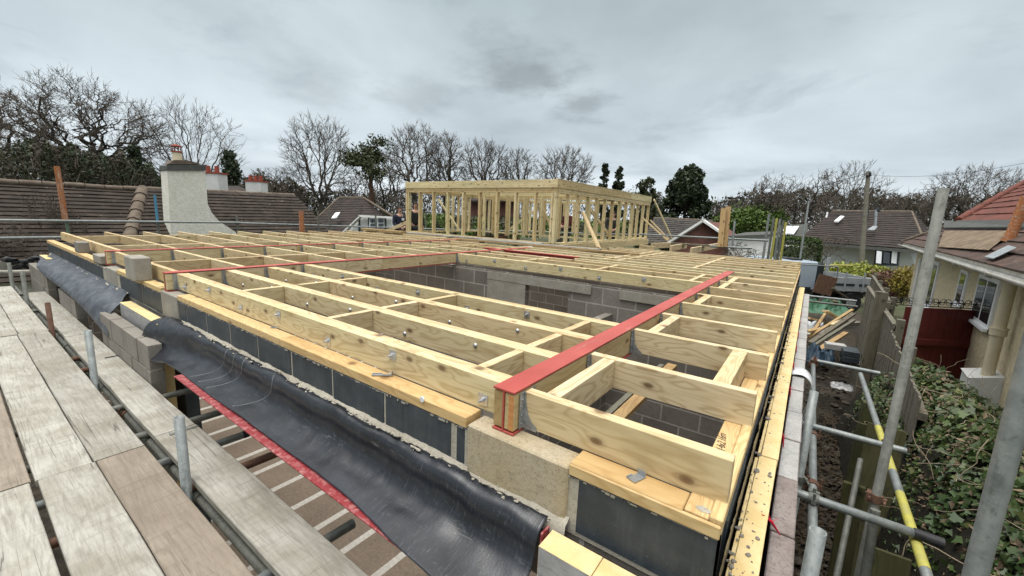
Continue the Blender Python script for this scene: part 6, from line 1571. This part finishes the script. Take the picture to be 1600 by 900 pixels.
def crown_tree(base, height, width, seed, label, tips=650, fork=.26, gnarl=.10, rt=None, flat=.42, bark=None, twig=.02, name='bare_tree', cat='tree', lop=.12, lean=0.0, k0=4, group=None):
    """bare tree: limbs divide again and again until they reach tips scattered through a domed crown"""
    q = random.Random(seed); B0 = Vector(base); root = thing(name, label, cat, base, group); tb = MB(); cb_ = MB()
    rz = height*flat; zc = height-rz; rx = width/2; P = []
    while len(P) < tips:
        v = Vector((q.gauss(0, 1), q.gauss(0, 1), q.gauss(0, 1))).normalized()
        if v.z < -.62: continue
        k = (q.random()**.5*.62+.40)*(1+lop*1.8*noise.noise(v*1.9+Vector((seed, 0, 0)))+lop*noise.noise(v*5+Vector((0, seed, 0))))
        P.append(Vector((v.x*rx*k+lean*height*.2*(1+v.z), v.y*rx*k, zc+v.z*rz*min(k, 1.03))))
    rt = rt or height*.022; NT = float(tips); ph = q.uniform(0, 9)
    def line(a, c, ra, rb, n, jit):
        L_ = (c-a).length; o1 = Vector((q.gauss(0, 1), q.gauss(0, 1), q.gauss(0, .6)))*jit*L_; o2 = Vector((q.gauss(0, 1), q.gauss(0, 1), q.gauss(0, .6)))*jit*L_
        pts = [a, a.lerp(c, .36)+o1, a.lerp(c, .70)+o2, c]; rad = [ra, ra*.66+rb*.34, ra*.33+rb*.67, rb]
        (tb if n >= 12 else cb_).tube([B0+p for p in pts], rad, 6 if n > 90 else (5 if n > 20 else (4 if n > 4 else 3)), caps=False)
    rad_ = lambda n: max(rt*(n/NT)**.50, twig*.9)
    def grow(p, pts, lvl, rp):
        n = len(pts)
        if n <= 2:
            for t_ in pts:
                line(p, t_, twig*.9, twig*.5, 1, gnarl*.9); d = (t_-p).normalized() if (t_-p).length > .01 else Vector((0, 0, 1))
                out_ = (t_-Vector((0, 0, zc*.6))).normalized()
                for _ in range(4):
                    s0 = p.lerp(t_, q.uniform(.35, 1)); e_ = s0+(d*.6+out_*.5+Vector((q.gauss(0, .5), q.gauss(0, .5), q.gauss(.08, .4))))*height*q.uniform(.016, .034)
                    cb_.tube([B0+s0, B0+(s0+e_)/2+Vector((q.gauss(0, 1), q.gauss(0, 1), q.gauss(0, 1)))*height*.002, B0+e_], [twig*.6, twig*.5, twig*.3], 3, caps=False)
            return
        k = k0 if lvl == 0 else (3 if (n > 30 and q.random() < .35) else 2); k = min(k, n)
        D = [(x-p).normalized() if lvl < 3 else x for x in pts]; C = [D[i].copy() for i in q.sample(range(n), k)]
        for _ in range(4):
            G_ = [[] for _ in range(k)]
            for i, x in enumerate(D): G_[min(range(k), key=lambda j: (x-C[j]).length_squared)].append(i)
            C = [sum((D[i] for i in g), Vector((0, 0, 0)))/len(g) if g else C[j] for j, g in enumerate(G_)]
        for g in G_:
            if not g: continue
            sub = [pts[i] for i in g]; c_ = sum(sub, Vector((0, 0, 0)))/len(sub); fr2 = q.uniform(.30, .46) if lvl else q.uniform(.26, .40)
            e_ = p.lerp(c_, fr2); L_ = (e_-p).length; e_ += Vector((q.gauss(0, 1), q.gauss(0, 1), q.gauss(0, .7)))*gnarl*L_*1.3
            r1 = rad_(len(sub)); line(p, e_, min(rp, r1*1.15), r1, len(sub), gnarl*.75); grow(e_, sub, lvl+1, r1)
    f_ = Vector((lean*height*.10, 0, height*fork)); tb.tube([B0, B0+f_*.5+Vector((q.gauss(0, .01)*height, 0, 0)), B0+f_], [rt*1.35, rt*1.08, rt], 8, caps=False)
    grow(f_, P, 0, rt); tb.build('trunk', bark or M_BARK, root); cb_.build('crown', M_TWIG, root); return root
def cards(b, c, n_, s_, q, flat=0.0, elong=1.0, mi=0):
    for i in range(n_):
        nn = Vector((q.gauss(0, 1), q.gauss(0, 1), q.gauss(0, 1)+flat)).normalized(); t1 = nn.orthogonal().normalized(); a = q.uniform(0, 6.28); t2 = nn.cross(t1); u = t1*math.cos(a)+t2*math.sin(a); v = nn.cross(u)
        p = c[i]; z = s_*q.uniform(.6, 1.4); b.add([p+u*z*elong, p+v*z*.55, p-u*z*elong, p-v*z*.55], [(0, 1, 2, 3)], mi)
def clump_tree(base, height, width, seed, label, mat, shape='cone', n_=5200, s_=.16, trunk=.2, cat='tree', name='conifer', blobs=60, trunk_r=None, limbs=True):
    q = random.Random(seed); root = thing(name, label, cat, base); B0 = Vector(base); b = MB(); tb = MB()
    tb.tube([B0, B0+Vector((0, 0, height*.5)), B0+Vector((0, 0, height*.93))], [trunk_r or height*.028, height*.016, height*.004], 7)
    cs = []
    for k in range(blobs):
        if shape == 'cone':
            f = q.random()**.8; rr_ = width/2*(1-f)**.75*(1 if f > .12 else .8)+.05; a = q.uniform(0, 6.28); rad = rr_*math.sqrt(q.uniform(.25, 1)); z = height*(trunk+(1-trunk)*f)
        elif shape == 'egg':
            f = q.random(); rr_ = width/2*math.sqrt(max(.02, 1-(f*1.12-.32)**2*1.55 if f > .28 else 1-(.28-f)*1.2)); a = q.uniform(0, 6.28); rad = rr_*math.sqrt(q.uniform(.3, 1)); z = height*(trunk+(1-trunk)*f)
        else:
            f = q.uniform(.0, 1); rr_ = width/2*math.sin(math.acos(min(1, abs(f-.4)/.65))); a = q.uniform(0, 6.28); rad = rr_*math.sqrt(q.random()); z = height*(trunk+(1-trunk)*f)
        c = B0+Vector((rad*math.cos(a), rad*math.sin(a), z)); cs.append((c, width*q.uniform(.06, .13)))
        if limbs: tb.tube([B0+Vector((0, 0, z*.93)), c], [height*.006, height*.002], 4)
    pts = []
    for k in range(n_):
        c, r_ = cs[k % len(cs)]; g = Vector((q.gauss(0, 1), q.gauss(0, 1), q.gauss(0, .75))); g = g.normalized()*min(g.length, 1.6); pts.append(c+g*r_*.75)
    cards(b, pts, n_, s_, q)
    tb.build('trunk', M_BARK2, root); b.build('crown', mat, root); return root
def tree_at(px_, pyb, pyt, wpx, d, **k):
    """photo column, foot row, top row and width in pixels at depth d"""
    t_ = at(px_, pyt, d); bs = Vector((t_.x, t_.y, -3.1)); return bs, t_.z+3.1, wpx/F*d
def btree(px_, pyt, wpx, d, seed, label, **k):
    bs, h_, w_ = tree_at(px_, 0, pyt, wpx, d); return bare_tree(bs, h_*1.045, w_*1.10, seed, label, **k)
def ctree(px_, pyt, wpx, d, seed, label, mat, **k):
    bs, h_, w_ = tree_at(px_, 0, pyt, wpx, d); return clump_tree(bs, h_, w_, seed, label, mat, **k)
def dtree(px_, pyt, wpx, d, seed, label, **k):
    bs, h_, w_ = tree_at(px_, 0, pyt, wpx, d); return crown_tree(bs, h_, w_, seed, label, **k)
dtree(128, 120, 215, 32, 11, 'big spreading bare oak with twisting limbs on the far left', gnarl=.24, fork=.42, flat=.30, tips=1000, rt=.36, bark=M_BARK2, twig=.017, lop=.2, k0=6, name='oak_tree')
dtree(10, 142, 140, 35, 12, 'dense bare oak cut by the left edge of the photo', gnarl=.22, fork=.40, flat=.32, tips=800, rt=.34, bark=M_BARK2, twig=.018, lop=.2, k0=5, name='oak_tree')
dtree(287, 150, 160, 38, 13, 'fine twigged bare tree rising behind the white chimney', gnarl=.07, fork=.30, flat=.36, tips=620, rt=.20, twig=.015, k0=6)
dtree(496, 178, 116, 46, 14, 'tall upright bare tree standing alone left of the pine', gnarl=.07, fork=.30, flat=.37, tips=800, rt=.27, twig=.020, k0=5)
dtree(648, 190, 108, 44, 15, 'broad bare tree behind the left end of the timber frame', gnarl=.12, fork=.38, flat=.31, tips=720, twig=.020, k0=5)
dtree(697, 204, 62, 46, 16, 'narrow bare tree behind the frame, second from the left there', gnarl=.12, fork=.38, flat=.31, tips=420, twig=.020)
dtree(757, 211, 80, 47, 17, 'round headed bare tree in the middle of the row behind the frame', gnarl=.12, fork=.38, flat=.30, tips=560, twig=.021, k0=5)
dtree(812, 229, 60, 50, 18, 'small bare tree between two rounder ones behind the frame', gnarl=.14, fork=.38, flat=.29, tips=380, twig=.021)
dtree(884, 227, 96, 48, 19, 'domed bare tree at the right end of the row behind the frame', gnarl=.12, fork=.38, flat=.28, tips=620, twig=.021, k0=5)
dtree(598, 232, 84, 50, 20, 'thin bare tree showing between the pine and the broad tree', gnarl=.14, fork=.35, flat=.32, tips=330, twig=.020)
dtree(560, 262, 70, 52, 27, 'low bare tree beneath the pine', gnarl=.16, fork=.3, flat=.34, tips=260, twig=.020)
dtree(420, 262, 90, 48, 28, 'low rounded bare tree right of the small chimneys', gnarl=.16, fork=.3, flat=.34, tips=420, twig=.022)
dtree(1208, 266, 70, 36, 21, 'crooked leaning bare tree behind the tube bundle', gnarl=.30, fork=.45, flat=.27, tips=170, bark=M_BARK2, twig=.017, lop=.3, k0=3)
dtree(1258, 264, 92, 38, 22, 'leaning bare tree with long crooked limbs above the small slate roof', gnarl=.26, fork=.42, flat=.28, tips=240, bark=M_BARK2, lean=.35, twig=.017, lop=.3, k0=3)
dtree(1342, 252, 112, 40, 23, 'fan shaped bare tree behind the utility pole', gnarl=.06, fork=.22, flat=.38, tips=520, twig=.016, rt=.16, k0=7)
dtree(1545, 260, 145, 44, 24, 'wide bare tree beyond the right neighbour roof', gnarl=.22, fork=.42, flat=.28, tips=760, bark=M_BARK2, twig=.019, lop=.2, k0=5)
dtree(1450, 292, 105, 50, 25, 'low bare tree behind the tall leaning upright', gnarl=.2, fork=.4, flat=.28, tips=460, twig=.020, k0=5)
dtree(1500, 284, 76, 46, 26, 'bare tree between the upright and the red tiled roof', gnarl=.2, fork=.4, flat=.28, tips=380, twig=.020)
ctree(357, 240, 56, 30, 31, 'dark green conifer behind the small chimneys', M_CONIF, shape='cone', n_=5000, s_=.13, trunk=.1)
ctree(207, 232, 62, 30, 32, 'dark evergreen below the big oak', M_CONIF, shape='cone', n_=4500, s_=.13)
# umbrella-like pine
bs, h_, w_ = tree_at(577, 0, 215, 66, 42)
rp = thing('pine_tree', 'pine with dark clumped crown and reddish trunk left of the frame', 'tree', bs); q = random.Random(5); tb = MB(); b = MB()
tb.tube([bs, bs+Vector((.2, 0, h_*.45)), bs+Vector((0, 0, h_*.92))], [.34, .25, .08], 8)
for k in range(13):
    z = h_*q.uniform(.60, .97); a = q.uniform(0, 6.28); rr_ = w_/2*q.uniform(.25, .95)*(1.0 if z < h_*.9 else .55); c = bs+Vector((rr_*math.cos(a), rr_*math.sin(a), z)); tb.tube([bs+Vector((0, 0, z*.86)), (bs+Vector((0, 0, z*.9))).lerp(c, .5), c], [.10, .07, .03], 5)
    pts = [c+Vector((q.gauss(0, 1)*.62, q.gauss(0, 1)*.62, q.gauss(0, .26))) for _ in range(230)]; cards(b, pts, 230, .14, q, elong=1.4)
tb.build('trunk', material('pine_bark', plain((0.13, 0.07, 0.045), (0.09, 0.055, 0.04), 5), rough=.9), rp); b.build('crown', M_PINEL, rp)
ctree(946, 258, 28, 44, 33, 'dark spiky conifer at the right end of the bare row', M_CONIF, shape='cone', n_=3000, s_=.17); ctree(968, 264, 30, 44, 34, 'second dark conifer beside the spiky one', M_CONIF, shape='cone', n_=3000, s_=.17)
ctree(1012, 280, 44, 34, 35, 'thin olive coloured tree behind the frame braces', M_PINEL, shape='egg', n_=1900, s_=.15, name='small_tree')
ctree(1078, 263, 72, 38, 36, 'large dense dark green conifer above the brick gable', M_CONIF, shape='egg', n_=14000, s_=.17, blobs=130, trunk=.12)
# wooded band along the horizon
def woods(name, pts, n_, s_, mats, label, seed, hgt, depth_=6, twigs=0):
    q = random.Random(seed); b = MB()
    tot = len(pts)-1
    for i in range(n_):
        f = q.random()*tot; k = int(f); u = f-k; d = pts[k][2]+(pts[k+1][2]-pts[k][2])*u+q.uniform(0, depth_); px_ = pts[k][0]+(pts[k+1][0]-pts[k][0])*u; py_ = pts[k][1]+(pts[k+1][1]-pts[k][1])*u
        top = at(px_, py_, d); zt = top.z*(1)+.0; lump_ = noise.noise(Vector((px_*.045, seed, d*.12)))*hgt*.22+noise.noise(Vector((px_*.16, seed, d*.3)))*hgt*.1
        z = zt+lump_-hgt*q.random()**1.35
        cards(b, [Vector((top.x, top.y, max(-3.0, z)))], 1, s_, q, elong=1.3, mi=min(len(mats)-1, int((noise.noise(Vector((px_*.05, z*.4, seed+3)))+.5)*len(mats)) if len(mats) > 1 else 0) if True else 0)
    for i in range(twigs):
        f = q.random()*tot; k = int(f); u = f-k; d = pts[k][2]+q.uniform(0, depth_); px_ = pts[k][0]+(pts[k+1][0]-pts[k][0])*u; py_ = pts[k][1]+(pts[k+1][1]-pts[k][1])*u
        t_ = at(px_, py_, d); p0 = Vector((t_.x, t_.y, t_.z-hgt*q.uniform(.15, .9))); dr = Vector((q.gauss(0, .55), q.gauss(0, .55), 1)).normalized(); L_ = hgt*q.uniform(.14, .34); k3 = d/45
        b.tube([p0, p0+dr*L_*.5+Vector((q.gauss(0, .1), 0, 0)), p0+dr*L_], [.030*k3, .020*k3, .008*k3], 3, mi=len(mats), caps=False)
    return tag(b.build(name, list(mats)+[M_TWIG]), label, 'woodland', kind='stuff')
woods('woodland', [(-60, 232, 24), (60, 226, 25), (120, 238, 26), (180, 246, 26), (215, 262, 27), (262, 282, 28)], 42000, .095, [M_EVG, M_CONIF, M_EVG, M_BARK], 'dark evergreen undergrowth below the oaks on the left', 41, 5.0, 8, twigs=2600)
woods('woodland', [(255, 280, 34), (380, 285, 42), (430, 282, 46), (480, 296, 48), (560, 302, 52), (640, 296, 55), (760, 296, 60), (1000, 300, 60), (1040, 312, 60)], 30000, .14, [M_BARK, M_EVG, M_TWIG, M_EVG], 'brownish wooded band behind the houses and the timber frame', 42, 7, 10, twigs=5200)
woods('woodland', [(1110, 318, 44), (1180, 306, 46), (1240, 300, 50), (1330, 300, 54), (1400, 306, 54), (1470, 312, 52), (1640, 300, 50)], 13000, .18, [M_BARK, M_TWIG, M_EVG], 'brown winter woods along the right horizon', 43, 6, 10, twigs=4200)
woods('woodland', [(640, 334, 30), (800, 342, 32), (1000, 345, 32)], 6000, .13, [M_BRIGHT, M_EVG], 'green shrubs seen low through the timber frame', 44, 1.5, 5)
def bush(c, sx_, sy_, sz_, n_, s_, mat, label, name='shrub', cat='shrub', seed=1, box=False, stems=True):
    q = random.Random(seed); root = thing(name, label, cat, (c[0], c[1], c[2]-sz_)); b = MB(); pts = []
    for i in range(n_):
        if box:
            f = q.randrange(3); p = [q.uniform(-1, 1), q.uniform(-1, 1), q.uniform(-1, 1)]; p[f] = (1 if q.random() < .5 else -1)*q.uniform(.90, 1.02); m_ = 1
            v = Vector(p); k = max(abs(v.x), abs(v.y)); e = (abs(v.x)**5+abs(v.y)**5+max(0, v.z)**5)**.2; v = v/max(1, e)
        else:
            v = Vector((q.gauss(0, 1), q.gauss(0, 1), q.gauss(0, 1))).normalized()*(q.uniform(.55, 1.0)); v *= 1+noise.noise(v*2.3+Vector((seed, 0, 0)))*.35
        pts.append(Vector(c)+Vector((v.x*sx_, v.y*sy_, v.z*sz_)))
    cards(b, pts, n_, s_, q); b.build('foliage', mat, root)
    tb = MB()
    for k in range(7):
        p = pts[k*37 % n_]; tb.tube([Vector((c[0], c[1], c[2]-sz_-.2)), (Vector(c)+p)/2, p], [.04, .025, .01], 4)
    tb.build('stem', M_BARK, root); return root
c = at(1244, 392, 19); bush((c.x, c.y, c.z-.35), .95, .8, 1.0, 9000, .05, M_HEDGE, 'clipped box shaped green hedge behind the far right corner', 'hedge', 'hedge', 51, True)
c = at(1160, 352, 36); bush(c, 2.6, 2, 1.6, 5000, .14, M_BRIGHT, 'bright green bush behind the standing boards', seed=52)
c = at(1190, 345, 38); bush(c, 2.2, 2, 1.5, 3500, .14, M_BRIGHT, 'bright green bush beside the tube bundle', seed=53)
c = at(1302, 430, 20); bush((c.x, c.y, c.z), .9, .7, .5, 2600, .06, M_YSHRUB, 'yellow green shrub behind the truck bed', seed=54)
c = at(1332, 428, 21); bush((c.x, c.y, c.z), 1.3, .8, .6, 3200, .06, M_YSHRUB, 'larger variegated shrub in the middle behind the truck', seed=55)
c = at(1366, 431, 20); bush((c.x, c.y, c.z), 1.1, .8, .5, 2600, .06, M_YSHRUB, 'variegated shrub under the dark bungalow window', seed=56)
c = at(1392, 448, 18); bush((c.x, c.y, c.z), 1.0, .9, .75, 3600, .05, M_RSHRUB, 'reddish shrub behind the thin fence', seed=57)
c = at(1414, 440, 16.5); bush((c.x, c.y, c.z), .45, .7, .65, 2600, .05, M_GOLD, 'golden shrub against the corner of the cream house', seed=58)
c = at(1320, 404, 23); bare_tree((c.x-.4, c.y, c.z-1.2), 2.6, 3.4, 61, 'small bare garden tree in front of the white bungalow', depth=6, spread=40, gnarl=.3, r0=.06, minr=.010, twig=.010, trunk_f=.15)
c = at(1165, 400, 15); bare_tree((c.x, c.y, c.z-.9), 1.5, 2.4, 62, 'low bare shrub behind the far edge of the roof', depth=6, spread=42, gnarl=.35, r0=.03, minr=.008, twig=.007, trunk_f=.1, cat='shrub', name='bare_shrub')
# tangled leafless shrub at the far left below the roof
for k, (px_, py_, d) in enumerate(((20, 372, 10.5), (50, 330, 10.8), (-20, 350, 10.2))):
    c = at(px_, py_, d); bare_tree((c.x, c.y, -2.6), c.z+3.3, 2.6, 70+k, ('tangled leafless shrub before the left bungalow roof', 'taller leafless shrub before the left bungalow roof', 'leafless shrub cut by the left edge of the photo')[k], depth=7, spread=40, gnarl=.4, r0=.04, minr=.006, twig=.006, trunk_f=.12, cat='shrub', name='bare_shrub')

# --- ivy covered bank on the right
q = random.Random(99)
iv = thing('ivy_hedge', 'overgrown ivy hedge with brown stems filling the bottom right', 'hedge', (1.6, 4, -3.0))
def ivz(x, y):
    # height of the ivy bank
    e = min(1, max(0, (x-.92)/.42)); crest = -.98-.05*(y-3)*.35+.10*noise.noise(Vector((y*.9, x*2, 0)))+.06*noise.noise(Vector((y*2.7, x*4, 3)))
    if y > 7.2: crest -= (y-7.2)*.30
    crest -= max(0, x-1.45)*.55
    return -2.9+(crest+2.9)*(1-(1-e)**2.2)
b = MB(); vs = []; nx_, ny_ = 30, 90
for i in range(nx_+1):
    for j in range(ny_+1):
        x = .90+i/nx_*1.6; y = .5+j/ny_*9; z = ivz(x, y)-.07; vs.append((x+(1-(z+2.9)/2)*-.05, y, z))
b.add(vs, [(i*(ny_+1)+j, (i+1)*(ny_+1)+j, (i+1)*(ny_+1)+j+1, i*(ny_+1)+j+1) for i in range(nx_) for j in range(ny_)], 0, True)
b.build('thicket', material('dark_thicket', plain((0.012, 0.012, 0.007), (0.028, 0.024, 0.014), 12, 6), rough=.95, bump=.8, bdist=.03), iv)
b = MB()
for i in range(46000):
    y = .7+8.3*q.random()**1.15; x = .93+1.3*q.random()**1.6; z = ivz(x, y)+q.gauss(0, .035)+.01
    if noise.noise(Vector((x*4, y*4, z*3))) < -.22 and q.random() < .75: continue
    nn = Vector((-.75 if x < 1.4 else -.1, -.25, .8)); nn = (nn.normalized()+Vector((q.gauss(0, .55), q.gauss(0, .55), q.gauss(0, .55)))).normalized()
    t1 = nn.orthogonal().normalized(); a = q.uniform(0, 6.28); t2 = nn.cross(t1); u = t1*math.cos(a)+t2*math.sin(a); v = nn.cross(u)
    s_ = q.choice((.014, .018, .022, .028, .034, .042)); p = Vector((x, y, z)); dead = noise.noise(Vector((x*3, y*3, 9)))+.25*(z+1.3)
    mi = 2 if q.random() < .12+max(0, dead)*.55 else (1 if q.random() < .07 else 0)
    if mi == 2: b.add([p+u*s_*1.1, p+v*s_*.45+nn*.006, p-u*s_, p-v*s_*.45+nn*.004], [(0, 1, 2, 3)], 2)
    else: b.add([p+u*s_*1.25, p+u*s_*.25+v*s_*.5, p+v*s_*1.0-u*s_*.1, p-u*s_*.75+v*s_*.45, p-u*s_*.45, p-u*s_*.75-v*s_*.45, p-v*s_*1.0-u*s_*.1, p+u*s_*.25-v*s_*.5], [(0, 1, 2, 3, 4, 5, 6, 7)], mi)
b.build('leaves', [M_IVY, M_IVYY, M_DEAD], iv)
M_STEM = material('pale_stem', plain((0.24, 0.19, 0.13), (0.34, 0.28, 0.20), 20), rough=.8)
b = MB()
for i in range(120):
    y = q.uniform(1.2, 7.5); x = 1.05+.8*q.random(); p = Vector((x, y, ivz(x, y)+.03)); d = Vector((q.gauss(-.2, .6), q.gauss(0, .9), q.gauss(.1, .4))).normalized(); pts = [p]
    for k in range(6):
        d = (d+Vector((q.gauss(0, .35), q.gauss(0, .35), q.gauss(-.08, .25)))).normalized(); p = p+d*q.uniform(.05, .10); zmin = ivz(p.x, p.y)+.0; p.z = max(p.z, zmin+.01); pts.append(p.copy())
    b.tube(bez(pts, 14), q.choice((.0018, .0026, .004)), 4)
tag(b.build('vine_tangle', M_STEM, iv), kind='stuff')
